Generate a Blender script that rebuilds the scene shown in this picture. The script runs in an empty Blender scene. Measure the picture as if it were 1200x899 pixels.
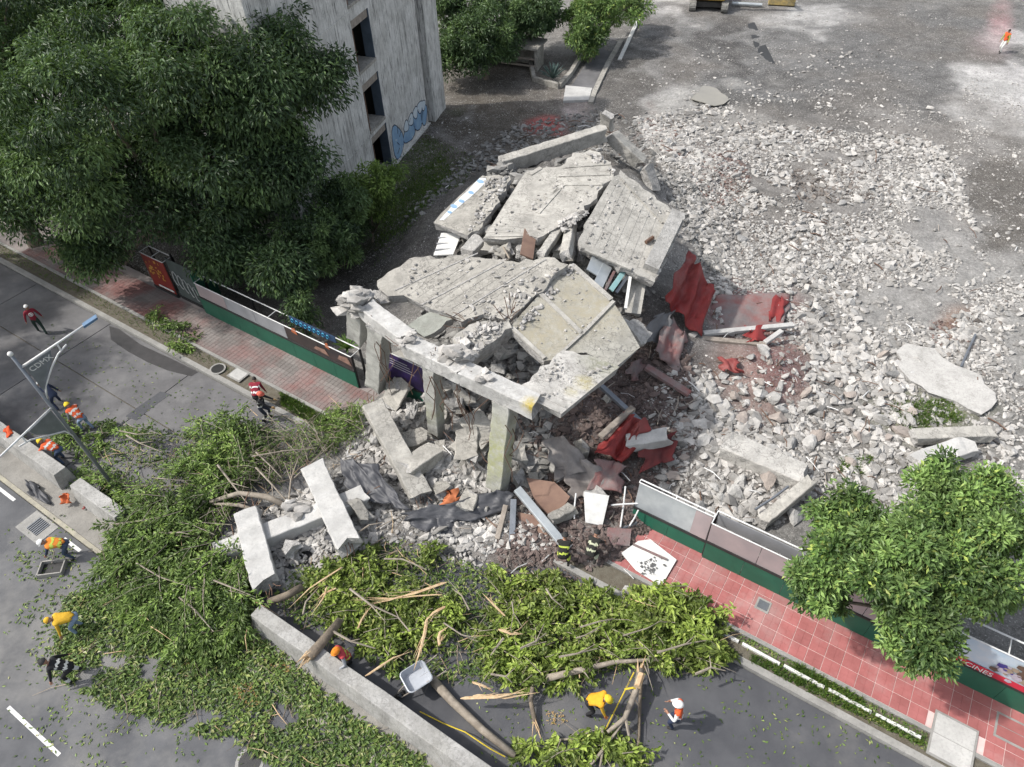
import bpy, bmesh, math, random
import numpy as np
from mathutils import Vector, Matrix

random.seed(7)
RNG = np.random.default_rng(11)
C = bpy.context.scene.collection

# ------------------------------------------------------------------ camera, sky, sun
PITCH, ROLL, CAM_H, FOC = math.radians(45.3), math.radians(-2.3), 22.0, 836.0
_cp, _sp = math.cos(PITCH), math.sin(PITCH)
FW = Vector((0, _cp, -_sp))
_r, _u = Vector((1, 0, 0)), Vector((0, _sp, _cp))
RT = _r * math.cos(ROLL) + _u * math.sin(ROLL)
UPV = -_r * math.sin(ROLL) + _u * math.cos(ROLL)
cam = bpy.data.cameras.new('camera')
cam.sensor_fit = 'HORIZONTAL'; cam.sensor_width = 36.0; cam.lens = 36.0 * FOC / 1200.0
cam.clip_start = 0.2; cam.clip_end = 3000
camo = bpy.data.objects.new('camera', cam); C.objects.link(camo)
_m = Matrix((RT, UPV, -FW)).transposed().to_4x4(); _m.translation = (0, 0, CAM_H)
camo.matrix_world = _m
bpy.context.scene.camera = camo

SUN_EL = math.radians(50.0)
world = bpy.data.worlds.new('World'); bpy.context.scene.world = world; world.use_nodes = True
_nt = world.node_tree; _bg = _nt.nodes['Background']
_sky = _nt.nodes.new('ShaderNodeTexSky'); _sky.sky_type = 'NISHITA'; _sky.sun_disc = False
_sky.sun_elevation = SUN_EL; _sky.sun_rotation = math.radians(270); _sky.air_density = 1.2; _sky.dust_density = 3.0
_hs = _nt.nodes.new('ShaderNodeHueSaturation'); _hs.inputs['Saturation'].default_value = .45      # thin bright cloud: a paler sky
_nt.links.new(_sky.outputs[0], _hs.inputs['Color']); _nt.links.new(_hs.outputs[0], _bg.inputs[0]); _bg.inputs[1].default_value = 0.15
sun = bpy.data.lights.new('sun', 'SUN'); sun.energy = 2.8; sun.angle = math.radians(1.6); sun.color = (1.0, 0.955, 0.89)
suno = bpy.data.objects.new('sun', sun); C.objects.link(suno); suno.location = (-60, 0, 60)
suno.rotation_euler = Vector((math.cos(SUN_EL), 0.02, -math.sin(SUN_EL))).to_track_quat('-Z', 'Y').to_euler()
vs = bpy.context.scene.view_settings
vs.view_transform = 'Standard'; vs.look = 'None'; vs.gamma = 1; vs.exposure = 0.7; vs.use_curve_mapping = False
cy = bpy.context.scene.cycles
cy.max_bounces = 6; cy.diffuse_bounces = 3; cy.transmission_bounces = 4; cy.transparent_max_bounces = 4

# ------------------------------------------------------------------ frames of reference
def at(u, v, z=0.0):
    """a point of the place at height z, from where it is seen in the 1200 x 899 photograph"""
    d = FW * FOC + RT * (u - 600.0) + UPV * (449.5 - v)
    k = (z - CAM_H) / d.z
    return Vector((d.x * k, d.y * k, z))
def on_plane(u, v, p0, n):
    d = FW * FOC + RT * (u - 600.0) + UPV * (449.5 - v)
    o = Vector((0, 0, CAM_H)); k = (Vector(p0) - o).dot(n) / d.dot(n)
    return o + d * k
AZ = math.radians(-34.5); CA, SA = math.cos(AZ), math.sin(AZ)
ED, EN = Vector((CA, SA, 0)), Vector((-SA, CA, 0))          # along the street, across it towards the lot
def ST(s, t, z=0.0): return Vector((s * CA - t * SA, s * SA + t * CA, z))
def to_st(p): return p.x * CA + p.y * SA, -p.x * SA + p.y * CA
_FW, _RT, _UP = (np.array(x) for x in (FW, RT, UPV))
def proj_np(P):
    q = P - np.array([0, 0, CAM_H]); zz = q @ _FW; zz = np.where(zz < .1, .1, zz)
    return 600 + FOC * (q @ _RT) / zz, 449.5 - FOC * (q @ _UP) / zz
def in_poly(x, y, poly):
    x = np.asarray(x, float); y = np.asarray(y, float); ins = np.zeros(x.shape, bool); n = len(poly); j = n - 1
    for i in range(n):
        xi, yi = poly[i]; xj, yj = poly[j]
        c = ((yi > y) != (yj > y)) & (x < (xj - xi) * (y - yi) / ((yj - yi) or 1e-9) + xi)
        ins ^= c; j = i
    return ins
def sample_poly(poly, n, z=0.0):
    """n random ground points inside an outline given as seen in the photograph"""
    g = [at(u, v, z) for u, v in poly]; gx = [(p.x, p.y) for p in g]
    x0, x1 = min(p[0] for p in gx), max(p[0] for p in gx); y0, y1 = min(p[1] for p in gx), max(p[1] for p in gx)
    out = np.zeros((0, 2))
    while len(out) < n:
        q = RNG.uniform((x0, y0), (x1, y1), (n * 2 + 50, 2)); out = np.vstack([out, q[in_poly(q[:, 0], q[:, 1], gx)]])
    return out[:n]
def _hash(i, j, s):
    v = np.sin(i * 127.1 + j * 311.7 + s * 74.7) * 43758.5453
    return v - np.floor(v)
def vnoise(x, y, s=0):
    i, j = np.floor(x), np.floor(y); f, g = x - i, y - j; f = f * f * (3 - 2 * f); g = g * g * (3 - 2 * g)
    return (_hash(i, j, s) * (1 - f) + _hash(i + 1, j, s) * f) * (1 - g) + (_hash(i, j + 1, s) * (1 - f) + _hash(i + 1, j + 1, s) * f) * g
def fbm(x, y, o=4, s=0):
    t, a, n = 0, .5, 0
    for k in range(o):
        t = t + a * vnoise(x * 2 ** k, y * 2 ** k, s + k * 13); n += a; a *= .5
    return t / n

# ------------------------------------------------------------------ objects
def tag(o, label=None, cat=None, group=None, kind=None):
    if label: o['label'] = label
    if cat: o['category'] = cat
    if group: o['group'] = group
    if kind: o['kind'] = kind
    return o
WL = {}
def link(o, parent=None, loc=None):
    C.objects.link(o)
    if parent is not None: o.parent = parent
    return o
def base_of(parent):
    return WL.get(parent.name, Vector((0, 0, 0))) if parent is not None else Vector((0, 0, 0))
def put(name, me, parent=None, loc=None):
    """link mesh (already in coordinates local to loc, or to its parent's base)"""
    o = bpy.data.objects.new(name, me); link(o, parent)
    if loc is not None: o.location = Vector(loc) - base_of(parent)
    WL[o.name] = Vector(loc) if loc is not None else base_of(parent)
    return o
def thing(name, label, cat, loc, group=None):
    o = bpy.data.objects.new(name, None); o.empty_display_size = .2; C.objects.link(o); o.location = loc; WL[o.name] = Vector(loc)
    return tag(o, label, cat, group)

class MB:
    def __init__(self): self.v = []; self.f = []; self.m = []
    def add(self, vs, fs, mi=0):
        b = len(self.v); self.v += [Vector(p) for p in vs]; self.f += [[b + i for i in f] for f in fs]; self.m += [mi] * len(fs)
    def hexa(self, b4, t4, mi=0):
        self.add(list(b4) + list(t4), [(3, 2, 1, 0), (4, 5, 6, 7), (0, 1, 5, 4), (1, 2, 6, 5), (2, 3, 7, 6), (3, 0, 4, 7)], mi)
    def box(self, c, sx, sy, sz, ax=(1, 0, 0), ay=(0, 1, 0), az=(0, 0, 1), mi=0):
        c, ax, ay, az = Vector(c), Vector(ax) * sx / 2, Vector(ay) * sy / 2, Vector(az) * sz / 2
        b = [c - ax - ay - az, c + ax - ay - az, c + ax + ay - az, c - ax + ay - az]
        self.hexa(b, [p + az * 2 for p in b], mi)
    def bar(self, p0, p1, w, h, up=(0, 0, 1), mi=0):
        p0, p1 = Vector(p0), Vector(p1); d = (p1 - p0); L = d.length; d.normalize()
        s = d.cross(Vector(up)); s = s.normalized() if s.length > 1e-4 else Vector((1, 0, 0)); u = s.cross(d).normalized()
        self.box((p0 + p1) / 2, L, w, h, d, s, u, mi)
    def tube(self, pts, rad, n=6, mi=0, cap=True, ex=1.0):
        pts = [Vector(p) for p in pts]; rings = []; k = len(pts)
        if not isinstance(rad, (list, tuple)): rad = [rad] * k
        s = None
        for i, p in enumerate(pts):
            d = (pts[min(i + 1, k - 1)] - pts[max(i - 1, 0)]); d = d.normalized() if d.length > 1e-6 else Vector((0, 0, 1))
            if s is None: s = d.cross(Vector((0.3, .2, 1))); s = s if s.length > .05 else d.cross(Vector((1, 0, 0)))
            s = (s - d * s.dot(d)); s = s.normalized() if s.length > 1e-5 else d.orthogonal().normalized(); t = d.cross(s)
            rings.append([p + (s * math.cos(a) + t * math.sin(a) * ex) * rad[i] for a in (2 * math.pi * q / n for q in range(n))])
        vs = [q for r in rings for q in r]; fs = []
        for i in range(k - 1):
            for q in range(n):
                a, b = i * n + q, i * n + (q + 1) % n; fs.append((a, b, b + n, a + n))
        if cap: fs += [tuple(range(n - 1, -1, -1)), tuple((k - 1) * n + q for q in range(n))]
        self.add(vs, fs, mi)
    def prism(self, top, down, mi=0, mis=None):
        top = [Vector(p) for p in top]; n = len(top); d = Vector(down)
        self.add(top + [p + d for p in top], [tuple(range(n))], mi)
        b = len(self.v) - 2 * n; ms = mi if mis is None else mis
        self.f.append([b + n + i for i in range(n - 1, -1, -1)]); self.m.append(ms)
        for i in range(n):
            j = (i + 1) % n; self.f.append([b + i, b + n + i, b + n + j, b + j]); self.m.append(ms)
    def dome(self, c, r, up=(0, 0, 1), n=10, rings=4, a0=0.0, a1=math.pi / 2, sc=(1, 1, 1), fwd=(0, 1, 0), mi=0):
        u = Vector(up).normalized(); f = Vector(fwd); f = (f - u * f.dot(u)).normalized(); s = f.cross(u); vs = []; fs = []
        for i in range(rings + 1):
            a = a0 + (a1 - a0) * i / rings
            for q in range(n):
                b = 2 * math.pi * q / n
                vs.append(Vector(c) + s * (r * sc[0] * math.cos(a) * math.cos(b)) + f * (r * sc[1] * math.cos(a) * math.sin(b)) + u * (r * sc[2] * math.sin(a)))
        for i in range(rings):
            for q in range(n):
                fs.append((i * n + q, i * n + (q + 1) % n, (i + 1) * n + (q + 1) % n, (i + 1) * n + q))
        self.add(vs, fs, mi)
    def build(self, name, mats, parent=None, loc=None, smooth=False):
        me = bpy.data.meshes.new(name); o0 = Vector(loc) if loc is not None else base_of(parent)
        me.from_pydata([tuple(p - o0) for p in self.v], [], self.f)
        mats = mats if isinstance(mats, (list, tuple)) else [mats]
        for m in mats: me.materials.append(m)
        if len(mats) > 1: me.polygons.foreach_set('material_index', self.m)
        bm = bmesh.new(); bm.from_mesh(me); bmesh.ops.recalc_face_normals(bm, faces=bm.faces); bm.to_mesh(me); bm.free()
        if smooth: me.polygons.foreach_set('use_smooth', [True] * len(me.polygons))
        return put(name, me, parent, loc)

def np_mesh(name, V, F, mats, parent=None, mi=None, loc=None, smooth=False):
    """V (n,3), F (m,k) -> one mesh, quickly"""
    V = np.asarray(V, np.float32); F = np.asarray(F, np.int32); k = F.shape[1]
    o0 = Vector(loc) if loc is not None else base_of(parent)
    V = V - np.array(o0, np.float32)
    me = bpy.data.meshes.new(name); me.vertices.add(len(V)); me.vertices.foreach_set('co', V.ravel())
    me.loops.add(F.size); me.loops.foreach_set('vertex_index', F.ravel())
    me.polygons.add(len(F)); me.polygons.foreach_set('loop_start', np.arange(0, F.size, k, dtype=np.int32))
    me.polygons.foreach_set('loop_total', np.full(len(F), k, np.int32))
    for m in (mats if isinstance(mats, (list, tuple)) else [mats]): me.materials.append(m)
    if mi is not None: me.polygons.foreach_set('material_index', np.asarray(mi, np.int32))
    me.update(calc_edges=True); me.validate()
    me.polygons.foreach_set('use_smooth', [smooth] * len(me.polygons))
    return put(name, me, parent, loc)

# ------------------------------------------------------------------ materials
def nm(name):
    m = bpy.data.materials.new(name); m.use_nodes = True; nt = m.node_tree; return m, nt, nt.nodes['Principled BSDF']
def N(nt, t, **kw):
    n = nt.nodes.new(t)
    for k, v in kw.items():
        if isinstance(k, str) and hasattr(n, k): setattr(n, k, v)
    return n
def noise(nt, scale, detail=5, rough=.6, co=None, stretch=None):
    n = nt.nodes.new('ShaderNodeTexNoise'); n.inputs['Scale'].default_value = scale; n.inputs['Detail'].default_value = detail; n.inputs['Roughness'].default_value = rough
    g = nt.nodes.new('ShaderNodeNewGeometry'); src = co or g.outputs['Position']
    if stretch:
        mp = nt.nodes.new('ShaderNodeMapping'); mp.inputs['Scale'].default_value = stretch; nt.links.new(src, mp.inputs['Vector']); src = mp.outputs[0]
    nt.links.new(src, n.inputs['Vector']); return n.outputs['Fac']
def ramp(nt, fac, stops):
    r = nt.nodes.new('ShaderNodeValToRGB'); e = r.color_ramp.elements
    while len(e) < len(stops): e.new(.5)
    for i, (p, c) in enumerate(stops): e[i].position = p; e[i].color = (*c, 1) if len(c) == 3 else c
    nt.links.new(fac, r.inputs[0]); return r.outputs[0]
def mix(nt, fac, a, b, mode='MIX'):
    x = nt.nodes.new('ShaderNodeMix'); x.data_type = 'RGBA'; x.blend_type = mode
    for i, s in ((0, fac), (6, a), (7, b)):
        if hasattr(s, 'type') and hasattr(s, 'node'): nt.links.new(s, x.inputs[i])
        else: x.inputs[i].default_value = s if i == 0 else (*s, 1)
    return x.outputs[2]
def bump(nt, b, fac, strength, dist=.02, prev=None):
    n = nt.nodes.new('ShaderNodeBump'); n.inputs['Strength'].default_value = strength; n.inputs['Distance'].default_value = dist
    nt.links.new(fac, n.inputs['Height'])
    if prev: nt.links.new(prev, n.inputs['Normal'])
    if b: nt.links.new(n.outputs[0], b.inputs['Normal'])
    return n.outputs[0]
G = lambda v: (v, v, v)
def mat(name, c1, c2=None, scale=3.0, rough=.85, bmp=.3, bscale=25.0, island=0.0, metal=0.0, objr=0.0, spec=.3, lo=.35, hi=.65, dirt=None, stretch=None, bdist=.02):
    m, nt, b = nm(name); c2 = c2 or tuple(x * .75 for x in c1)
    col = mix(nt, ramp(nt, noise(nt, scale, 6, .62, stretch=stretch), [(lo, G(0)), (hi, G(1))]), c1, c2)
    if dirt: col = mix(nt, ramp(nt, noise(nt, scale * .23, 6, .7), [(.48, G(0)), (.66, G(dirt[1]))]), col, dirt[0])
    if objr:
        oi = nt.nodes.new('ShaderNodeObjectInfo'); col = mix(nt, 1.0, col, ramp(nt, oi.outputs['Random'], [(0, G(1 - objr)), (1, G(1))]), 'MULTIPLY')
    if island:
        g = nt.nodes.new('ShaderNodeNewGeometry')
        col = mix(nt, 1.0, col, ramp(nt, g.outputs['Random Per Island'], [(0, G(1 - island)), (1, G(1))]), 'MULTIPLY')
    nt.links.new(col, b.inputs['Base Color']); b.inputs['Roughness'].default_value = rough; b.inputs['Metallic'].default_value = metal
    b.inputs['Specular IOR Level'].default_value = spec
    if bmp: bump(nt, b, noise(nt, bscale, 4, .6), bmp, bdist)
    return m
def leaf_mat(name, stops, trans=.3, patch=None):
    m, nt, b = nm(name); g = nt.nodes.new('ShaderNodeNewGeometry')
    col = ramp(nt, g.outputs['Random Per Island'], stops)
    col = mix(nt, ramp(nt, noise(nt, .9, 3), [(.35, G(.0)), (.7, G(.8))]), col, patch or stops[0][1])
    nt.links.new(col, b.inputs['Base Color']); b.inputs['Roughness'].default_value = .5; b.inputs['Specular IOR Level'].default_value = .35
    t = nt.nodes.new('ShaderNodeBsdfTranslucent'); nt.links.new(mix(nt, .5, col, (.12, .2, .02)), t.inputs[0])
    mx = nt.nodes.new('ShaderNodeMixShader'); mx.inputs[0].default_value = trans
    nt.links.new(b.outputs[0], mx.inputs[1]); nt.links.new(t.outputs[0], mx.inputs[2]); nt.links.new(mx.outputs[0], nt.nodes['Material Output'].inputs[0])
    return m
def leaf3(name, stops, trans=.3):
    """three kinds of the same foliage: older dark, common and young pale leaves"""
    out = []
    for sfx, k, y in (('old', .62, 0), ('common', 1.0, .01), ('young', 1.5, .035)):
        st = [(p, (c[0] * k + y * 1.2, c[1] * k + y * 1.2, c[2] * k)) for p, c in stops]; out.append(leaf_mat(name + '_' + sfx, st, trans, tuple(v * .7 for v in st[len(st) // 2][1])))
    return out
def concrete(name, base, dark=.55, cracks=0.0, cscale=2.2, streak=0.0, stain=None, moss=None, bmp=.35):
    """weathered concrete; stain/moss: (colour, [(point, radius)...]) patches that stay with the thing"""
    m, nt, b = nm(name)
    col = mix(nt, ramp(nt, noise(nt, 1.3, 8, .68), [(.36, G(0)), (.66, G(1))]), base, tuple(c * dark for c in base))
    col = mix(nt, ramp(nt, noise(nt, 14, 5, .7), [(.5, G(0)), (.72, G(.55))]), col, tuple(c * .55 for c in base))
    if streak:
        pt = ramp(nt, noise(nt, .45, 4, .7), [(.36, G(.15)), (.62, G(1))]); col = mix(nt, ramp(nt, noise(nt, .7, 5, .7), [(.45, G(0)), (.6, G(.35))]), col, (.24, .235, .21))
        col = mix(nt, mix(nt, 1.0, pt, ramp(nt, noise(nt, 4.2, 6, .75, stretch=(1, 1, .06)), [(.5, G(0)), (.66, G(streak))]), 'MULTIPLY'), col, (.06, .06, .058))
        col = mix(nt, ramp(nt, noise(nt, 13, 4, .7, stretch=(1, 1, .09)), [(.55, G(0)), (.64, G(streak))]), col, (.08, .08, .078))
    if cracks:
        g = nt.nodes.new('ShaderNodeNewGeometry'); vo = nt.nodes.new('ShaderNodeTexVoronoi'); vo.feature = 'DISTANCE_TO_EDGE'; vo.inputs['Scale'].default_value = cscale
        w = nt.nodes.new('ShaderNodeVectorMath'); w.operation = 'ADD'; nz = nt.nodes.new('ShaderNodeTexNoise'); nz.inputs['Scale'].default_value = 3.0
        sc = nt.nodes.new('ShaderNodeVectorMath'); sc.operation = 'SCALE'; sc.inputs['Scale'].default_value = 1.0; nz.inputs['Detail'].default_value = 5
        nt.links.new(g.outputs['Position'], nz.inputs['Vector']); nt.links.new(nz.outputs['Color'], sc.inputs[0])
        nt.links.new(g.outputs['Position'], w.inputs[0]); nt.links.new(sc.outputs[0], w.inputs[1]); nt.links.new(w.outputs[0], vo.inputs['Vector'])
        ck = ramp(nt, vo.outputs['Distance'], [(0, G(cracks)), (.065, G(0))])
        vo.inputs['Randomness'].default_value = 1.0
        ck = mix(nt, 1.0, ck, ramp(nt, noise(nt, .8, 3), [(.38, G(0)), (.56, G(1))]), 'MULTIPLY')
        col = mix(nt, ck, col, (.09, .085, .08))
    if cracks:
        col = mix(nt, ramp(nt, noise(nt, 1.1, 8, .8), [(.5, G(0)), (.66, G(.5))]), col, (.17, .165, .15))
        col = mix(nt, ramp(nt, noise(nt, 9, 6, .8), [(.54, G(0)), (.68, G(.4))]), col, (.16, .155, .14))
    for pk in (stain, moss):
        if not pk: continue
        acc = None
        for p, r in pk[1]:
            g = nt.nodes.new('ShaderNodeNewGeometry'); d = nt.nodes.new('ShaderNodeVectorMath'); d.operation = 'DISTANCE'; d.inputs[1].default_value = tuple(p)
            nt.links.new(g.outputs['Position'], d.inputs[0]); f = ramp(nt, _div(nt, d.outputs['Value'], r), [(.25, G(1)), (1, G(0))])
            acc = f if acc is None else mix(nt, 1.0, acc, f, 'ADD')
        f = mix(nt, 1.0, acc, ramp(nt, noise(nt, 3.5, 6, .7), [(.34, G(.1)), (.6, G(1))]), 'MULTIPLY')
        col = mix(nt, f, col, pk[0])
    nt.links.new(col, b.inputs['Base Color']); b.inputs['Roughness'].default_value = .92; b.inputs['Specular IOR Level'].default_value = .2
    p = bump(nt, None, noise(nt, 5, 7, .7), bmp, .06); bump(nt, b, noise(nt, 40, 3, .6), bmp, .012, p)
    return m
def _div(nt, v, r):
    n = nt.nodes.new('ShaderNodeMath'); n.operation = 'DIVIDE'; n.inputs[1].default_value = r; nt.links.new(v, n.inputs[0]); return n.outputs[0]

M = {}
M['conc'] = concrete('concrete_pale', (.43, .415, .38), .62, .6, 2.4)
M['conc_break'] = mat('concrete_broken', (.40, .39, .375), (.24, .235, .225), 6, .95, .9, 14, bdist=.08)
M['conc_old'] = concrete('concrete_old', (.38, .365, .33), .6, .75, 2.4)
M['conc_wall'] = concrete('concrete_wall', (.64, .635, .61), .76, 0, streak=.8)
M['conc_smooth'] = concrete('concrete_barrier', (.47, .465, .45), .72)
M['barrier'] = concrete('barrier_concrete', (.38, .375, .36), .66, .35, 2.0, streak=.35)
M['kerb'] = concrete('kerb_concrete', (.30, .295, .28), .7)
M['rock'] = mat('rubble_stone', (.52, .505, .48), (.37, .355, .335), 3, .95, .6, 18, island=.6, bdist=.03)
M['rock_warm'] = mat('rubble_brick', (.32, .25, .22), (.26, .2, .18), 3, .95, .6, 18, island=.5)
M['rebar'] = mat('rusty_steel', (.16, .09, .06), (.1, .07, .055), 8, .7, .3, 60, metal=.3)
M['asphalt'] = mat('asphalt', (.105, .107, .113), (.07, .072, .078), .7, .9, .5, 60, dirt=((.20, .195, .185), .8), bdist=.01)
M['asphalt_new'] = mat('asphalt_dark', (.08, .082, .089), (.058, .06, .067), .8, .9, .5, 60, dirt=((.15, .145, .14), .7), bdist=.01)
M['slab'] = mat('road_concrete', (.15, .148, .15), (.105, .104, .109), 1.0, .88, .35, 50, dirt=((.07, .068, .07), .75), bdist=.01)
M['tile_red'] = mat('red_tile', (.37, .135, .13), (.30, .105, .10), 2.2, .8, .3, 60, dirt=((.36, .22, .21), .8), objr=.2, bdist=.006)
M['grout_red'] = mat('tile_joint', (.60, .45, .43), (.5, .36, .34), 4, .9, .2)
M['tile_dusty'] = mat('dusty_tile', (.205, .105, .097), (.19, .165, .155), .55, .88, .3, 50, dirt=((.24, .23, .22), .8), objr=.25, lo=.42, hi=.58, bdist=.01)
M['grout_dusty'] = mat('dusty_joint', (.24, .21, .2), (.2, .18, .17), 3, .92, .2)
M['soil'] = mat('soil', (.095, .082, .062), (.13, .12, .095), 5, .95, .8, 22, bdist=.04)
M['grass'] = leaf_mat('grass_blades', [(0, (.05, .1, .02)), (.6, (.1, .18, .03)), (1, (.2, .22, .06))])
M['green'] = mat('green_paint', (.014, .098, .06), (.012, .08, .05), 2, .55, .1, 20, spec=.45)
M['sheet'] = mat('galvanised_sheet', (.47, .50, .51), (.33, .36, .38), 1.1, .38, .25, 1.4, metal=.35, bdist=.1)
M['sheet_mauve'] = mat('mauve_board', (.33, .27, .27), (.27, .23, .235), 1.2, .55, .1, 3)
M['sheet_grey'] = mat('grey_board', (.27, .275, .29), (.2, .205, .215), 1.0, .6, .1, 3)
M['black_frame'] = mat('black_steel', (.022, .022, .023), (.03, .03, .03), 3, .5, .1)
M['white_tube'] = mat('white_tube', (.62, .63, .62), (.5, .5, .5), 4, .45, .1)
M['steel'] = mat('grey_steel', (.20, .215, .24), (.15, .165, .185), 3, .42, .1, metal=.5)
M['white'] = mat('white_paint', (.62, .62, .60), (.5, .5, .485), 4, .7, .15)
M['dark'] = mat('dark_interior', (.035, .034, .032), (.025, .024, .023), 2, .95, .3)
M['bluepaint'] = mat('blue_grey_paint', (.085, .11, .145), (.06, .08, .105), 2, .8, .2)
M['tarp_red'] = mat('red_tarp', (.215, .026, .024), (.15, .022, .022), 1.6, .6, .3, 9, dirt=((.22, .11, .10), .4), bdist=.03)
M['tarp_dust'] = mat('dusty_red_mat', (.20, .085, .08), (.19, .17, .165), 1.4, .9, .5, 18, dirt=((.14, .13, .13), .8), bdist=.05)
M['tarp_grey'] = mat('grey_cloth', (.15, .15, .155), (.11, .11, .115), 2, .8, .3, 6)
M['plastic'] = mat('black_plastic', (.035, .037, .043), (.065, .067, .075), 2, .52, .35, 3, spec=.35, bdist=.05)
M['bark'] = mat('bark', (.20, .165, .125), (.12, .1, .08), 5, .95, .7, 26, bdist=.03)
M['bark_pale'] = mat('pale_bark', (.29, .255, .21), (.18, .155, .125), 5, .9, .5, 26, bdist=.02)
M['split'] = mat('split_wood', (.50, .39, .25), (.38, .25, .14), 7, .9, .6, 30)
M['wood'] = mat('old_timber', (.30, .265, .23), (.19, .165, .14), 4, .9, .5, 30, stretch=(1, 1, 1))
M['plywood'] = mat('brown_plywood', (.21, .135, .10), (.16, .1, .078), 2, .85, .3, 12)
M['leaf_dark'] = leaf3('dark_leaves', [(0, (.016, .038, .018)), (.5, (.037, .078, .036)), (.85, (.077, .14, .062)), (1, (.135, .20, .10))], .25)
M['leaf_right'] = leaf3('glossy_green_leaves', [(0, (.045, .10, .03)), (.5, (.10, .19, .055)), (.88, (.19, .29, .10)), (1, (.29, .33, .08))], .3)
M['leaf_bright'] = leaf3('fresh_cut_leaves', [(0, (.065, .105, .02)), (.5, (.145, .215, .042)), (.85, (.235, .31, .07)), (1, (.34, .36, .13))], .3)
M['leaf_fallen'] = leaf3('fallen_sprays', [(0, (.045, .08, .025)), (.5, (.095, .165, .042)), (.88, (.17, .26, .07)), (1, (.26, .31, .12))], .25)
M['litter'] = leaf_mat('leaf_litter', [(0, (.045, .08, .018)), (.4, (.10, .165, .035)), (.78, (.20, .27, .065)), (.95, (.32, .33, .12)), (1, (.40, .39, .25))], .1)
M['chips'] = mat('wood_chips', (.46, .33, .14), (.38, .24, .09), 6, .9, .3, island=.4)
M['pink'] = mat('pink_dust', (.45, .24, .25), (.38, .2, .2), 2)
M['water'] = mat('muddy_water', (.20, .19, .165), (.24, .225, .19), .6, .22, .02, spec=.5)
M['clay'] = mat('terracotta', (.36, .12, .07), (.28, .1, .06), 5, .85)
M['yellow_machine'] = mat('machine_yellow', (.45, .30, .06), (.3, .22, .08), 3, .6)
M['rubber'] = mat('rubber', (.03, .03, .03), (.05, .048, .045), 4, .8)

# ------------------------------------------------------------------ ground, roads, pavements
o = MB(); g0 = at(600, 400)
o.add([(-900, -500, -.35), (900, -500, -.35), (900, 1500, -.35), (-900, 1500, -.35)], [(0, 1, 2, 3)])
tag(o.build('ground', mat('far_dirt', (.2, .195, .185), (.15, .145, .14), .2)), kind='structure')

def sheet(name, s0, s1, t0, t1, z, m, zb=None):
    b = MB(); zb = z - .2 if zb is None else zb
    b.hexa([ST(s0, t0, zb), ST(s1, t0, zb), ST(s1, t1, zb), ST(s0, t1, zb)], [ST(s0, t0, z), ST(s1, t0, z), ST(s1, t1, z), ST(s0, t1, z)])
    return tag(b.build(name, m), kind='structure')
main_road = sheet('road', -75, 40, -26, 3.0, 0, M['asphalt'])
near_road = sheet('road', -17.2, 40, 4.72, 11.28, 0, M['asphalt_new'])
slab_road = sheet('road', -75, -17.22, 4.72, 11.28, -.045, M['soil'])
for i in range(9):                                             # the concrete carriageway: slabs with open joints
    s1 = -18.8 - 6.2 * i + 1.6 * (i == 0); s0 = -18.8 - 6.2 * (i + 1)
    for (t0, t1) in ((4.74, 8.28), (8.33, 11.26)):
        b = MB(); e = .022; dz = random.uniform(-.004, .004)
        b.hexa([ST(s0 + e, t0, -.04), ST(s1 - e, t0, -.04), ST(s1 - e, t1, -.04), ST(s0 + e, t1, -.04)],
               [ST(s0 + e, t0, dz), ST(s1 - e, t0, dz), ST(s1 - e, t1, dz), ST(s0 + e, t1, dz)])
        b.build('concrete_slab', M['slab'], slab_road)
median = sheet('median', -75, 40, 3.18, 4.70, .11, concrete('median_concrete', (.25, .24, .22), .7))
kerb_m = sheet('kerb', -75, 40, 3.02, 3.17, .13, mat('yellowed_kerb', (.33, .31, .24), (.24, .225, .19), 3))
kerb_lot = sheet('kerb', -75, 40, 11.30, 11.52, .16, M['kerb'])
strip = sheet('planting_strip', -75, 40, 11.53, 12.22, .10, M['soil'])
kerb_in = sheet('kerb', -75, 40, 12.23, 12.36, .165, M['kerb'])
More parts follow.
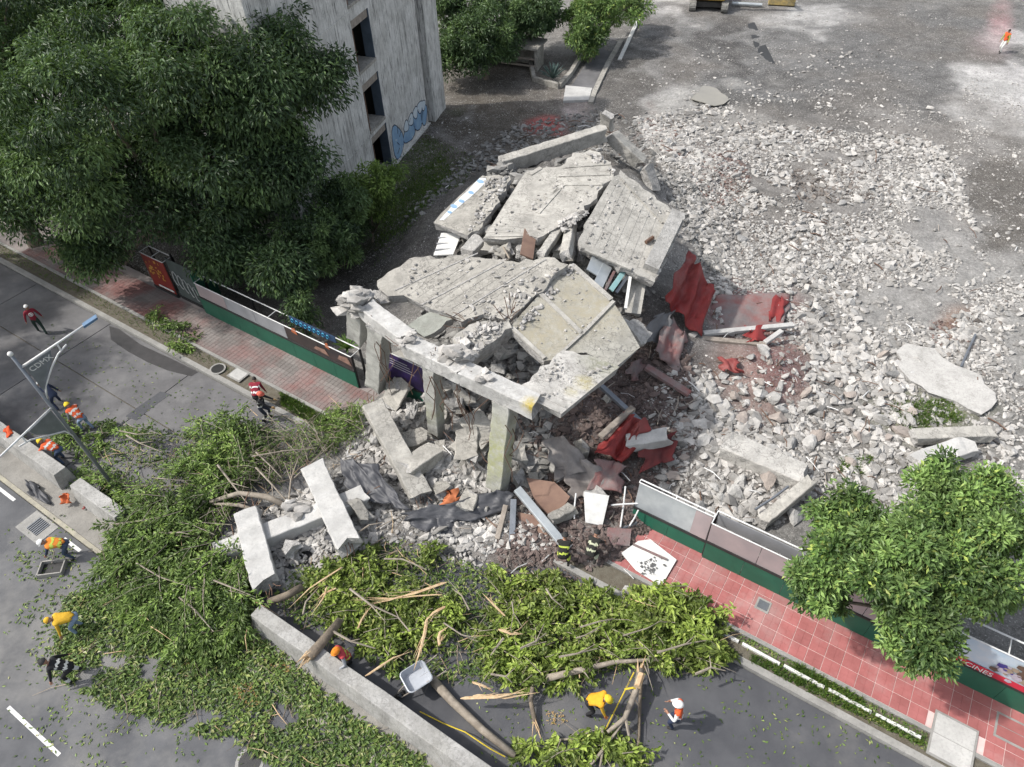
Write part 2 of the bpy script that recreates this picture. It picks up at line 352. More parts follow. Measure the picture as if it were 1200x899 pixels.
for (s0, s1, nm_) in ((-75, -14.6, 'L'), (-5.6, 40, 'R')):
    w = sheet('pavement', s0, s1, 12.37, 14.6, .135, M['grout_dusty'] if nm_ == 'L' else M['grout_red'])
    if nm_ == 'L':
        # running bond pavers, about a quarter of a metre
        k = 0; mesh = None; rows = 4; tw = .44; tl = .86
        for r in range(rows):
            n = int((-17.0 + 40.6) / tl)
            for i in range(n):
                s = -40.6 + i * tl + (r % 2) * tl * .5; t = 12.39 + r * tw
                if mesh is None:
                    bb = MB()
                    for q in range(4):
                        for h in range(2):
                            c = Vector((.008 + q * tl / 4, .008 + h * tw / 2, 0)); dx = tl / 4 - .016; dy = tw / 2 - .016
                            lo = [c, c + Vector((dx, 0, 0)), c + Vector((dx, dy, 0)), c + Vector((0, dy, 0))]
                            bb.hexa([p + Vector((0, 0, -.02)) for p in lo], [p + Vector((0, 0, .017)) for p in lo])
                    ob = bb.build('tile', M['tile_dusty'], w); mesh = ob.data
                else:
                    ob = bpy.data.objects.new('tile', mesh); C.objects.link(ob); ob.parent = w
                ob.location = ST(s, t, .138 + random.uniform(-.003, .003)); ob.rotation_euler = (0, 0, AZ)
    else:
        mesh = None
        for r in range(4):
            for i in range(28):
                s = -5.55 + i * .5; t = 12.385 + r * .5
                if t + .49 > 14.6: continue
                if 5.3 < s < 6.9 and r < 1: continue
                if mesh is None:
                    bb = MB()
                    for (cx, cy) in ((0, 0), (.242, 0), (0, .242), (.242, .242)):
                        lo = [Vector((cx + .003, cy + .003, 0)), Vector((cx + .235, cy + .003, 0)), Vector((cx + .235, cy + .235, 0)), Vector((cx + .003, cy + .235, 0))]
                        bb.hexa([p + Vector((0, 0, -.02)) for p in lo], [p + Vector((0, 0, .012)) for p in lo])
                    bb.hexa([Vector((0, 0, -.02)), Vector((.478, 0, -.02)), Vector((.478, .478, -.02)), Vector((0, .478, -.02))],
                            [Vector((0, 0, .006)), Vector((.478, 0, .006)), Vector((.478, .478, .006)), Vector((0, .478, .006))])
                    ob = bb.build('tile', M['tile_red'], w); mesh = ob.data
                else:
                    ob = bpy.data.objects.new('tile', mesh); C.objects.link(ob); ob.parent = w
                ob.location = ST(s, t, .14 + random.uniform(-.002, .002)); ob.rotation_euler = (0, 0, AZ)

def plate(name, outline, z, th, m, parent=None, label=None, cat=None, kind=None):
    b = MB(); b.prism([Vector((p.x, p.y, z)) for p in outline], (0, 0, -th)); o = b.build(name, m, parent, loc=None if parent else None)
    return tag(o, label, cat, kind=kind)
# white lane dashes painted on the main road
for s in (-17.95, -8.3, -28.0, -37.6):
    plate('road_marking', [ST(s, -1.78), ST(s + 2.6, -1.74), ST(s + 2.6, -1.63), ST(s, -1.67)], .004, .003, M['white'], main_road)
for (s0, s1) in ((-27.0, -25.2), (-22.0, -21.0)):
    plate('road_marking', [ST(s0, 2.72), ST(s1, 2.72), ST(s1, 2.84), ST(s0, 2.84)], .004, .003, M['white'], main_road)

# wet and patched places on the concrete carriageway
tag(plate('road_patch', [at(147, 488), at(166, 474), at(188, 459), at(200, 462), at(176, 479), at(160, 493)], .007, .003, M['asphalt_new'], None), kind='structure')
b = MB(); b.prism([at(u, v, .006) for u, v in ((128, 382), (140, 386), (165, 404), (200, 420), (232, 436), (224, 441), (196, 434), (172, 424), (150, 412), (130, 398))], (0, 0, -.003)); tag(b.build('wet_road_stain', mat('wet_road', (.045, .044, .045), (.06, .058, .06), 2, .45, .15)), kind='structure')

# the lot: one sheet of dirt and fines, with heaps
S0, S1, T0, T1, RES = -62., 48., 7.6, 92., .28
ns, ntt = int((S1 - S0) / RES), int((T1 - T0) / RES)
gs, gt = np.meshgrid(np.linspace(S0, S1, ns), np.linspace(T0, T1, ntt), indexing='ij')
HEAPS = []   # (world x, y, radius along x, along y, height)
def heap(u, v, rx, ry, h, z=0): p = at(u, v, z); HEAPS.append((p.x, p.y, rx, ry, h))
heap(610, 330, 5.0, 6.5, 2.5); heap(700, 300, 4, 5, 2.0); heap(660, 500, 2.2, 2.6, .9); heap(560, 300, 5, 5, 1.6); heap(700, 240, 4.5, 5, 1.5)
heap(892, 442, 1.7, 1.6, .9); heap(820, 210, 3, 4, .8); heap(1000, 230, 5, 3.5, .5); heap(880, 260, 4, 4, .6); heap(770, 480, 2.0, 2.4, .5); heap(1050, 330, 6, 4, .35)
heap(618, 290, 2.4, 1.2, 1.5, 4.3); heap(905, 560, 2.0, 1.1, .5); heap(770, 400, 2.2, 3, .9)
SPILL = []
def spill(u, v, rx, ry, h): p = at(u, v); SPILL.append((p.x, p.y, rx, ry, h))
spill(520, 560, 2.4, 2.0, .75); spill(440, 560, 2.2, 1.8, .6); spill(360, 615, 2.8, 1.4, .5); spill(620, 620, 2.2, 1.4, .5); spill(470, 500, 1.8, 1.6, .7); spill(690, 630, 1.6, 1.1, .5); spill(560, 570, 2.4, 2.0, .6); spill(640, 590, 2.0, 1.5, .6); spill(720, 610, 1.2, .8, .45); spill(530, 620, 2.5, 1.0, .4)
def h_at(x, y):
    x = np.asarray(x, float); y = np.asarray(y, float)
    t = -x * SA + y * CA; lot = np.clip((t - 14.2) / .8, 0, 1)
    h = (.10 + .22 * (fbm(x * .8, y * .8, 4, 3) - .35) + .05 * (fbm(x * 3, y * 3, 3, 8) - .5)) * lot - .3 * (1 - lot)
    for (cx, cy, rx, ry, hh) in HEAPS: h = h + hh * np.exp(-(((x - cx) / rx) ** 2 + ((y - cy) / ry) ** 2)) * (.75 + .5 * fbm(x * .9, y * .9, 4, 21)) * lot
    sp = 0
    for (cx, cy, rx, ry, hh) in SPILL: sp = np.maximum(sp, hh * np.exp(-(((x - cx) / rx) ** 2 + ((y - cy) / ry) ** 2)))
    sp = sp * (.6 + .8 * fbm(x * 1.2, y * 1.2, 4, 31))
    return np.where(sp > .12, np.maximum(h, np.maximum(h, 0) + sp), h)
gx, gy = gs * CA - gt * SA, gs * SA + gt * CA
gz = h_at(gx, gy)
P = np.stack([gx, gy, gz], -1).reshape(-1, 3)
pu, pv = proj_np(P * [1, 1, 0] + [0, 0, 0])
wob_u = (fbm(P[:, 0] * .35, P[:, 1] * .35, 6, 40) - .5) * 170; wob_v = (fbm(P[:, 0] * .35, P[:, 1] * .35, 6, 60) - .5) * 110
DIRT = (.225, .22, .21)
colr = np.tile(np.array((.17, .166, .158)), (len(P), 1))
def blob(u, v, ru, rv, c, s=1.0, soft=.4, wob=1.0):
    d = np.sqrt(((pu + wob_u * wob - u) / ru) ** 2 + ((pv + wob_v * wob - v) / rv) ** 2)
    w = np.clip((1 + soft - d) / (2 * soft), 0, 1)[:, None]; w = w * w * (3 - 2 * w) * s
    colr[:] = colr * (1 - w) + np.array(c) * w
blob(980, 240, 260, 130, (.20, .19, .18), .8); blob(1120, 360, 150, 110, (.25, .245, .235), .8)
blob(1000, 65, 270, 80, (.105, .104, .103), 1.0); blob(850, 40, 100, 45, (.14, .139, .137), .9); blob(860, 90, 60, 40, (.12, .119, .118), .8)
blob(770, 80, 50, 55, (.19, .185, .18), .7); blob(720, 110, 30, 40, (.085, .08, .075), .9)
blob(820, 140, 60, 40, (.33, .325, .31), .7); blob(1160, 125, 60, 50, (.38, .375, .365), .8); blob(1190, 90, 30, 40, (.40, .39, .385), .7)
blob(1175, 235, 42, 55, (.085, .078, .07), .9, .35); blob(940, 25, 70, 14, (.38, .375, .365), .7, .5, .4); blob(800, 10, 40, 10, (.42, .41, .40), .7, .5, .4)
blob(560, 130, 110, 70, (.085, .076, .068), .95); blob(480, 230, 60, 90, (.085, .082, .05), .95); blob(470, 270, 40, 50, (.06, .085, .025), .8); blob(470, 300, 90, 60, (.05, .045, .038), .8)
blob(846, 60, 34, 30, (.055, .053, .052), .85); blob(905, 118, 60, 16, (.07, .068, .066), .7); blob(780, 60, 26, 40, (.075, .07, .066), .7); blob(770, 165, 40, 26, (.13, .105, .095), .8); blob(540, 190, 150, 110, (.075, .066, .054), .95); blob(300, 290, 220, 70, (.04, .037, .03), 1.0); blob(480, 240, 55, 75, (.06, .075, .028), .9)  # wide brown blob beside the building: dark soil with building and tree shade painted in
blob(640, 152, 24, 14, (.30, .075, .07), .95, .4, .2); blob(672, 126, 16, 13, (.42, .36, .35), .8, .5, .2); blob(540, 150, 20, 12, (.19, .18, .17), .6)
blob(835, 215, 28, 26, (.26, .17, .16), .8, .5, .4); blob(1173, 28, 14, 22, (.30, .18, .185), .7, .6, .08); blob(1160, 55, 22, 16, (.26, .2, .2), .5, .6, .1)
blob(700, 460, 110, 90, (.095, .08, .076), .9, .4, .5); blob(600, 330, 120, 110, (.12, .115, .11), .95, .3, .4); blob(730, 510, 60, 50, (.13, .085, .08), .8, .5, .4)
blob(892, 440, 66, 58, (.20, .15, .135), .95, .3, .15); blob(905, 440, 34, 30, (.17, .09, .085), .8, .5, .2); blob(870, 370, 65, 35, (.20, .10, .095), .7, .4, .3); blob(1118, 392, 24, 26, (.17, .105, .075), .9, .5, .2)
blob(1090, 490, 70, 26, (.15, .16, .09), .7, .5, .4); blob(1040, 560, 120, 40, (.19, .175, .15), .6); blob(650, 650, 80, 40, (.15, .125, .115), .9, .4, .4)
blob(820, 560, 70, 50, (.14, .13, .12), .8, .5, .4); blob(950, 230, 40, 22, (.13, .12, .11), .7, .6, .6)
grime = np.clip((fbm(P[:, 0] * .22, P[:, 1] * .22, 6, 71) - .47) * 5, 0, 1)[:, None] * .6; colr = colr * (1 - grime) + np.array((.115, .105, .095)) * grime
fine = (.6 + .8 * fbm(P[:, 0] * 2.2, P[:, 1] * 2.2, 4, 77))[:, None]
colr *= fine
idx = np.arange(ns * ntt).reshape(ns, ntt)
Fq = np.stack([idx[:-1, :-1], idx[1:, :-1], idx[1:, 1:], idx[:-1, 1:]], -1).reshape(-1, 4)
keep = (P[Fq, 2].max(1) > -.28)
m, nt, b = nm('lot_dirt')
a = nt.nodes.new('ShaderNodeVertexColor'); a.layer_name = 'soil_and_shade'
c_ = mix(nt, 1.0, a.outputs[0], ramp(nt, noise(nt, 6, 7, .75), [(.3, G(.55)), (.7, G(1.35))]), 'MULTIPLY')
c_ = mix(nt, ramp(nt, noise(nt, 22, 3, .6), [(.6, G(0)), (.68, G(.7))]), c_, (.42, .415, .40))
for sc_, th_ in ((7.0, .32), (13.0, .3)):                          # embedded pebbles
    vo_ = nt.nodes.new('ShaderNodeTexVoronoi'); vo_.inputs['Scale'].default_value = sc_; gp_ = nt.nodes.new('ShaderNodeNewGeometry'); nt.links.new(gp_.outputs['Position'], vo_.inputs['Vector'])
    pk_ = mix(nt, 1.0, ramp(nt, vo_.outputs['Distance'], [(th_ - .06, G(.8)), (th_, G(0))]), ramp(nt, noise(nt, 1.1, 5, .7), [(.4, G(0)), (.6, G(1))]), 'MULTIPLY')
    c_ = mix(nt, pk_, c_, ramp(nt, vo_.outputs['Color'], [(.1, (.10, .092, .085)), (.55, (.27, .26, .245)), (.95, (.48, .47, .45))]))
nt.links.new(c_, b.inputs['Base Color']); b.inputs['Roughness'].default_value = .95; b.inputs['Specular IOR Level'].default_value = .15
p_ = bump(nt, None, noise(nt, 7, 6, .7), .7, .08); bump(nt, b, noise(nt, 30, 4, .7), .8, .03, p_)
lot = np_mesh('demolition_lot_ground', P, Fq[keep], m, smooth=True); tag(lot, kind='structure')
ca = lot.data.color_attributes.new('soil_and_shade', 'FLOAT_COLOR', 'POINT')
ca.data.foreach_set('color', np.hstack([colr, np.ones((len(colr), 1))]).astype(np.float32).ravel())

# ------------------------------------------------------------------ rocks
def ico(sub=1):
    bm = bmesh.new(); bmesh.ops.create_icosphere(bm, subdivisions=sub, radius=1); V = np.array([v.co for v in bm.verts]); F = np.array([[v.index for v in f.verts] for f in bm.faces]); bm.free(); return V, F
ICO1 = ico(1); ICO2 = ico(2)
def rock_shape(seed, sub=1):
    r = np.random.default_rng(seed); V, F = (ICO1 if sub == 1 else ICO2); V = V.copy()
    for k in range(8 if sub == 1 else 10):                                            # chop with random planes: angular lumps
        n = r.normal(size=3); n /= np.linalg.norm(n); d = r.uniform(.34, .66); t = V @ n; V = V - np.outer(np.maximum(t - d, 0), n)
    V = V * (1 + r.normal(size=(len(V), 1)) * .06); return V * r.uniform((1.1, .85, .6), (1.8, 1.3, 1.05)), F
SHAPES = [rock_shape(i) for i in range(16)]
def rot_mats(n, tilt=.6):
    a = RNG.uniform(0, 2 * np.pi, n); ca_, sa_ = np.cos(a), np.sin(a); R = np.zeros((n, 3, 3)); R[:, 0, 0] = ca_; R[:, 0, 1] = -sa_; R[:, 1, 0] = sa_; R[:, 1, 1] = ca_; R[:, 2, 2] = 1
    b_ = RNG.normal(0, tilt, n); cb, sb = np.cos(b_), np.sin(b_); Q = np.zeros((n, 3, 3)); Q[:, 0, 0] = 1; Q[:, 1, 1] = cb; Q[:, 1, 2] = -sb; Q[:, 2, 1] = sb; Q[:, 2, 2] = cb
    return R @ Q
def rocks(XY, size, sink=.25, zoff=0.0):
    n = len(XY); z = h_at(XY[:, 0], XY[:, 1]); z = np.maximum(z, np.where((-XY[:, 0] * SA + XY[:, 1] * CA) < 14.2, .0, z)) + zoff
    R = rot_mats(n); Vs = []; Fs = []; nb = 0; ids = RNG.integers(0, len(SHAPES), n)
    for k, (V, F) in enumerate(SHAPES):
        w = np.where(ids == k)[0]
        if not len(w): continue
        X = np.einsum('nij,vj->nvi', R[w], V) * (size[w, None, None] * .5)
        X += np.stack([XY[w, 0], XY[w, 1], z[w] + size[w] * (.32 - sink)], -1)[:, None, :]
        Vs.append(X.reshape(-1, 3)); Fs.append((F[None] + (np.arange(len(w)) * len(V))[:, None, None] + nb).reshape(-1, 3)); nb += len(w) * len(V)
    return np.vstack(Vs), np.vstack(Fs)
def rock_stuff(name, sets, m, label, cat, patchy=False):
    Vs, Fs, nb = [], [], 0
    for (poly, n, s0, s1, pw) in sets:
        XY = sample_poly(poly, n)
        if patchy:                                             # stones gather in drifts and leave bare dirt between
            k = fbm(XY[:, 0] * .35, XY[:, 1] * .35, 4, 55) + .35 * (fbm(XY[:, 0] * 1.3, XY[:, 1] * 1.3, 3, 57) - .5); XY = XY[k + RNG.normal(0, .05, n) > (.46 if s1 < .3 else .40)]; n = len(XY)
        pu_, pv_ = proj_np(np.column_stack([XY, np.full(len(XY), .3)])); dm = ((pu_ - 892) / 60) ** 2 + ((pv_ - 442) / 48) ** 2; XY = XY[(dm > 1) | (RNG.random(len(XY)) < .16)]; n = len(XY)    # the earth mound stays nearly bare
        big = .7 + .8 * np.clip((fbm(XY[:, 0] * .5, XY[:, 1] * .5, 3, 58) - .3) * 2, 0, 1) if patchy else 1.0
        size = (s0 + (s1 - s0) * RNG.random(n) ** pw) * big
        V, F = rocks(XY, size); Vs.append(V); Fs.append(F + nb); nb += len(V)
    o = np_mesh(name, np.vstack(Vs), np.vstack(Fs), m); return tag(o, label, cat, kind='stuff')
FIELD = [(745, 140), (800, 135), (850, 120), (885, 150), (960, 150), (1010, 160), (1085, 165), (1130, 200), (1125, 250), (1160, 300), (1199, 300), (1199, 560), (1180, 610), (1000, 610), (840, 590), (770, 560), (750, 500), (800, 420), (835, 330), (800, 250), (760, 190)]
WIDE = [(740, 120), (900, 95), (1100, 130), (1260, 180), (1360, 640), (1000, 625), (820, 610), (740, 540), (760, 400), (760, 200)]
NEAR = [(830, 440), (960, 400), (1060, 430), (1070, 500), (1000, 590), (900, 620), (800, 600), (760, 560), (800, 490)]
MID = [(800, 200), (900, 150), (1000, 170), (1040, 230), (1040, 330), (960, 420), (880, 350), (840, 320)]
RIGHT = [(1040, 170), (1120, 200), (1150, 300), (1290, 310), (1330, 560), (1060, 420), (1030, 300)]
WHITE_TOP = [(880, 60), (1050, 60), (1060, 150), (930, 180), (860, 150)]
UPPER_R = [(1130, 90), (1199, 60), (1199, 200), (1120, 180)]
SHELL = [(500, 380), (560, 290), (690, 290), (760, 330), (740, 420), (650, 480), (600, 520), (520, 480)]
DARKZONE = [(610, 480), (700, 430), (800, 430), (820, 520), (760, 600), (690, 600), (620, 560)]
SPILLP = [(420, 480), (520, 500), (620, 560), (740, 610), (740, 680), (560, 670), (480, 640), (380, 640), (290, 690), (250, 640), (340, 590), (400, 560)]
SPILL2 = [(420, 480), (520, 500), (590, 560), (600, 620), (560, 670), (480, 640), (380, 640), (290, 690), (250, 640), (340, 590), (400, 560)]
BACKP = [(540, 190), (600, 150), (700, 130), (760, 150), (770, 260), (600, 210), (560, 210), (500, 300), (470, 290)]
rock_stuff('rubble_field', [(WIDE, 5200, .06, .28, 1.8), (FIELD, 15000, .06, .22, 1.4), (FIELD, 9000, .15, .42, 1.8), (MID, 5000, .07, .26, 1.5), (NEAR, 1800, .08, .30, 1.5), (NEAR, 900, .22, .55, 1.6), (RIGHT, 12500, .06, .23, 1.5), ([(745, 140), (800, 160), (850, 250), (845, 330), (800, 290), (770, 210)], 2600, .08, .4, 1.6), ([(830, 300), (960, 300), (960, 400), (930, 350), (840, 345)], 700, .1, .35, 1.6),
    (WHITE_TOP, 420, .08, .30, 2), (UPPER_R, 1500, .05, .15, 1.5)], M['rock'], 'field of broken pale grey concrete rubble covering the cleared lot', 'rubble', True)
rock_stuff('mixed_debris', [(FIELD, 1600, .06, .28, 1.6), (MID, 700, .08, .3, 1.5), (NEAR, 500, .08, .3, 1.5)], mat('dark_stone', (.24, .215, .195), (.17, .15, .135), 3, .95, .6, 18, island=.6), 'brown and dark stones mixed through the pale rubble field', 'rubble', True)
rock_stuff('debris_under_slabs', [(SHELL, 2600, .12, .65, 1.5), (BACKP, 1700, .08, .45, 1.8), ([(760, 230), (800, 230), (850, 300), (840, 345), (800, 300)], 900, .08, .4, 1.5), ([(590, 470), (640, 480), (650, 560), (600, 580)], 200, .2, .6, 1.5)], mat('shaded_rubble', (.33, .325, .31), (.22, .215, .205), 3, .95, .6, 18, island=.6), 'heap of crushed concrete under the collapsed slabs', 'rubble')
rock_stuff('brown_debris', [([(745, 140), (800, 150), (800, 210), (765, 195)], 520, .06, .3, 1.5), ([(815, 190), (870, 205), (880, 250), (830, 265), (800, 230)], 700, .05, .2, 1.5), ([(850, 400), (940, 405), (950, 470), (880, 490), (840, 460)], 420, .04, .16, 1.6), ([(1085, 380), (1140, 385), (1130, 415), (1090, 408)], 160, .05, .2, 1.5)], mat('red_brown_stone', (.25, .175, .155), (.18, .13, .115), 3, .95, .6, 18, island=.55), 'reddish brown stones and earth lying in patches in the pale rubble', 'rubble')
rock_stuff('dark_debris', [([(930, 205), (1010, 210), (1020, 245), (950, 255), (915, 235)], 520, .06, .3, 1.4), ([(870, 290), (960, 270), (960, 320), (880, 325)], 300, .05, .2, 1.5)], bpy.data.materials['dark_stone'], 'darker stones and bits in the hollow of the rubble field', 'rubble')  # two patches of darker stone within the pale rubble
rock_stuff('brick_debris', [(DARKZONE, 3200, .05, .24, 1.6), (DARKZONE, 260, .2, .5, 1.6), ([(600, 570), (760, 560), (760, 660), (600, 660)], 1500, .05, .3, 1.7), ([(740, 430), (800, 420), (800, 470), (750, 470)], 350, .06, .2, 1.3), ([(560, 640), (760, 630), (750, 690), (600, 680)], 500, .05, .2, 1.5)],
    mat('dusty_brick', (.20, .155, .14), (.13, .10, .092), 3, .95, .6, 18, island=.6), 'reddish brown brick and plaster debris below the yellow stained slab', 'rubble')
rock_stuff('spilled_rubble', [(SPILL2, 3600, .05, .30, 1.8), (SPILL2, 240, .25, .55, 1.5), ([(255, 640), (330, 610), (430, 590), (450, 640), (330, 695), (300, 690)], 1100, .06, .4, 1.6), ([(560, 600), (660, 610), (650, 650), (560, 650)], 300, .06, .3, 1.7), ([(460, 440), (600, 480), (590, 580), (480, 560)], 900, .12, .55, 1.8)], M['rock'], 'pale crumbled concrete spilled over the pavement round the fallen columns', 'rubble')
MUD = [(880, 20), (1100, 10), (1120, 90), (1060, 150), (900, 110)]
rock_stuff('scattered_stones', [(MUD, 300, .06, .22, 2), ([(470, 160), (560, 130), (560, 210), (480, 300), (440, 320)], 260, .05, .2, 2), ([(690, 130), (850, 40), (870, 110), (780, 140)], 160, .06, .25, 2)], M['rock'], 'loose small stones scattered over the dark trodden soil', 'stones')
b = MB()
for (poly, n) in ((FIELD, 90), (NEAR, 60), (DARKZONE, 70), (SPILLP, 60), (BACKP, 40)):
    for x, y in sample_poly(poly, n):
        z = max(float(h_at(x, y)), .02) + .1; a = random.uniform(0, 6.3); L = random.uniform(.2, .9); d = Vector((math.cos(a), math.sin(a), random.uniform(-.1, .35))); p = Vector((x, y, z)); k = random.random()
        b.tube([p, p + d * L * .5 + Vector((0, 0, .05)), p + d * L + Vector((random.uniform(-.1, .1), random.uniform(-.1, .1), 0))], random.uniform(.008, .03), 4, 0 if k < .5 else (1 if k < .8 else 2))
tag(b.build('debris_sticks', [M['rebar'], M['wood'], M['white_tube']]), 'bent rods, laths and pipe bits strewn through the rubble', 'debris', kind='stuff')
# the lumps big enough to pick out one by one
LUMPS = [rock_shape(100 + i, 2) for i in range(10)]; lump_me = {}
def lump(name, x, y, size, label, cat, group, m, flat=1.0, zoff=0.0):
    k = random.randrange(10); key = (k, m.name)
    if key not in lump_me:
        V, F = LUMPS[k]; me = bpy.data.meshes.new(name); me.from_pydata([tuple(v) for v in V], [], [tuple(f) for f in F]); me.materials.append(m); lump_me[key] = me
    o = bpy.data.objects.new(name, lump_me[key]); C.objects.link(o)
    z = float(h_at(x, y)); z = max(z, 0.0) if (-x * SA + y * CA) < 14.2 else z
    o.location = (x, y, z + size * .16 + zoff); s = size * .5; o.scale = (s, s * random.uniform(.8, 1), s * flat)
    o.rotation_euler = (random.gauss(0, .35), random.gauss(0, .35), random.uniform(0, 6.28)); return tag(o, label, cat, group)
LUMP_M = [mat('concrete_lump', (.43, .42, .405), (.3, .295, .28), 3, .95, .7, 14, bdist=.05), mat('grey_lump', (.32, .315, .305), (.24, .235, .225), 3, .95, .7, 14, bdist=.05), mat('brownish_lump', (.33, .29, .26), (.25, .22, .2), 3, .95, .7, 14, bdist=.05)]
for (poly, n, s0, s1, lab, grp) in (
    (NEAR, 95, .35, .75, 'rounded pale grey lump of concrete lying between the red mats and the leafy street tree', 'concrete lumps in the near rubble'),
    (MID, 80, .3, .6, 'angular whitish lump of concrete in the rubble field behind the red mats', 'concrete lumps in the middle of the rubble field'),
    (RIGHT, 45, .28, .45, 'small pale stone in the fine rubble beside the big flat slab', 'stones in the fine rubble'),
    ([(1060, 190), (1110, 200), (1110, 240), (1065, 240)], 16, .35, .6, 'white rounded stone in the cluster beside the dark soil patch', 'white stones beside the dark soil'),
    ([(740, 140), (790, 150), (830, 200), (800, 240), (770, 200)], 22, .35, .7, 'grey chunk of concrete in the heap behind the collapsed roof', 'chunks behind the collapsed roof')):
    for x, y in sample_poly(poly, n): lump('concrete_lump', x, y, s0 + (s1 - s0) * random.random() ** 1.7, lab, 'rubble', grp, random.choice(LUMP_M[:2] if n != 95 else LUMP_M))
for (u, v, s, lab) in ((1000, 456, .62, 'smooth pale boulder of concrete standing alone near the flat slab'), (1031, 470, .55, 'round whitish lump right of the pale boulder'),
    (949, 480, .6, 'pale rounded lump at the edge of the brown mound'), (1014, 498, .65, 'squarish concrete lump above the dark damp hollow'), (866, 568, .7, 'blocky brownish lump behind the metal fence panel'),
    (848, 585, .55, 'upright brown block touching the fence panel rubble'), (735, 690, .5, 'grey boulder lying at the edge of the red pavement'), (1190, 528, .5, 'white squarish block at the far edge of the rubble by the tree')):
    p = at(u, v, .3); lump('boulder', p.x, p.y, s, lab, 'boulder', None, LUMP_M[0])

# ------------------------------------------------------------------ the standing concrete building
BA = at(450, 212); BE = (at(502.3, 147) - BA).normalized(); BN = Vector((BE.y, -BE.x, 0))
def wp(a, z, off=0.0): return BA + BE * a + BN * off + Vector((0, 0, z))
bld = thing('concrete_building', 'tall bare concrete building with stacked dark window openings and blue graffiti at its foot', 'building', BA)
WINS = [(-.62, 1.45, .35, 3.05), (-.62, 1.45, 3.45, 6.05), (-.68, 1.45, 6.8, 9.35), (-.68, 1.45, 10.1, 12.6)]
TOP = 14.0; b = MB()
def wall_piece(a0, a1, z0, z1, th=.45, off=0.0):
    b.hexa([wp(a0, z0, off), wp(a1, z0, off), wp(a1, z0, off - th), wp(a0, z0, off - th)], [wp(a0, z1, off), wp(a1, z1, off), wp(a1, z1, off - th), wp(a0, z1, off - th)])
wall_piece(-9.1, -.66, -.3, TOP); wall_piece(1.45, 7.6, -.3, TOP)
prev = -.3
for (a0, a1, z0, z1) in WINS: wall_piece(-.66, 1.45, prev, z0 - .16); prev = z1
wall_piece(-.66, 1.45, prev, TOP)
b.build('wall', M['conc_wall'], bld)
# open core behind the openings: the rear block starts further in
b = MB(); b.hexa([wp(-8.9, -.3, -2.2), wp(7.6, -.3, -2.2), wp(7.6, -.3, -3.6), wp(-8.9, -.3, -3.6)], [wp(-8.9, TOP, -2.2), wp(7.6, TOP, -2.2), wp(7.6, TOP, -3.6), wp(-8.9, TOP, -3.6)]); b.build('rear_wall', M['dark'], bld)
b = MB(); b.hexa([wp(-9.1, -.3, -.46), wp(-8.72, -.3, -.46), wp(-8.72, -.3, -3.7), wp(-9.1, -.3, -3.7)], [wp(-9.1, TOP, -.46), wp(-8.72, TOP, -.46), wp(-8.72, TOP, -3.7), wp(-9.1, TOP, -3.7)]); b.build('side_wall', M['conc_wall'], bld)
b = MB()
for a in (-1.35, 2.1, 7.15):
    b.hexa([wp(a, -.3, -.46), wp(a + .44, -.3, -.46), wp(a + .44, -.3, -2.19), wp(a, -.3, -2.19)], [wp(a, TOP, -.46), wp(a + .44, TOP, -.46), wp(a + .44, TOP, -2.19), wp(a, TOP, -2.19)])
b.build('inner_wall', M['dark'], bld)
b = MB(); b.hexa([wp(-9.2, TOP, .05), wp(7.7, TOP, .05), wp(7.7, TOP, -3.8), wp(-9.2, TOP, -3.8)], [wp(-9.2, TOP + .3, .05), wp(7.7, TOP + .3, .05), wp(7.7, TOP + .3, -3.8), wp(-9.2, TOP + .3, -3.8)]); b.build('roof', M['conc_wall'], bld)
for (a0, a1, z0, z1) in WINS:
    b = MB(); b.hexa([wp(a0 - .03, z0 - .155, .06), wp(a1 - .005, z0 - .155, .06), wp(a1 - .005, z0 - .155, -1.6), wp(a0 - .03, z0 - .155, -1.6)], [wp(a0 - .03, z0, .06), wp(a1 - .005, z0, .06), wp(a1 - .005, z0, -1.6), wp(a0 - .03, z0, -1.6)])
    wn = b.build('window', M['conc_old'], bld)
    b = MB(); b.hexa([wp(a1 - .06, z0 + .004, .012), wp(a1 - .004, z0 + .004, .012), wp(a1 - .004, z0 + .004, -.55), wp(a1 - .06, z0 + .004, -.55)], [wp(a1 - .06, z1 - .01, .012), wp(a1 - .004, z1 - .01, .012), wp(a1 - .004, z1 - .01, -.55), wp(a1 - .06, z1 - .01, -.55)]); b.build('jamb', M['bluepaint'], wn)
    b = MB(); b.hexa([wp(a0 + .01, z1 - .42, -.05), wp(a1 - .07, z1 - .42, -.05), wp(a1 - .07, z1 - .42, -.35), wp(a0 + .01, z1 - .42, -.35)], [wp(a0 + .01, z1 - .01, -.05), wp(a1 - .07, z1 - .01, -.05), wp(a1 - .07, z1 - .01, -.35), wp(a0 + .01, z1 - .01, -.35)]); b.build('lintel', M['wood'], wn)
    b = MB(); b.hexa([wp(a0 + .0, z0 + .004, .015), wp(a0 + .07, z0 + .004, .015), wp(a0 + .07, z0 + .004, -.3), wp(a0, z0 + .004, -.3)], [wp(a0, z1 - .43, .015), wp(a0 + .07, z1 - .43, .015), wp(a0 + .07, z1 - .43, -.3), wp(a0, z1 - .43, -.3)]); b.build('jamb', M['rebar'], wn)
b = MB()                                                      # proud formwork lines between storeys
for z in (3.2, 6.45, 9.75, 13): b.hexa([wp(-9.1, z, .002), wp(-.7, z, .002), wp(-.7, z, .03), wp(-9.1, z, .03)], [wp(-9.1, z + .06, .002), wp(-.7, z + .06, .002), wp(-.7, z + .06, .03), wp(-9.1, z + .06, .03)])
b.build('formwork_seam', M['conc_wall'], bld)['kind'] = 'stuff'
b = MB(); wall_piece(1.46, 7.62, -.3, .22, .4, .16); b.build('plinth', M['conc_wall'], bld)
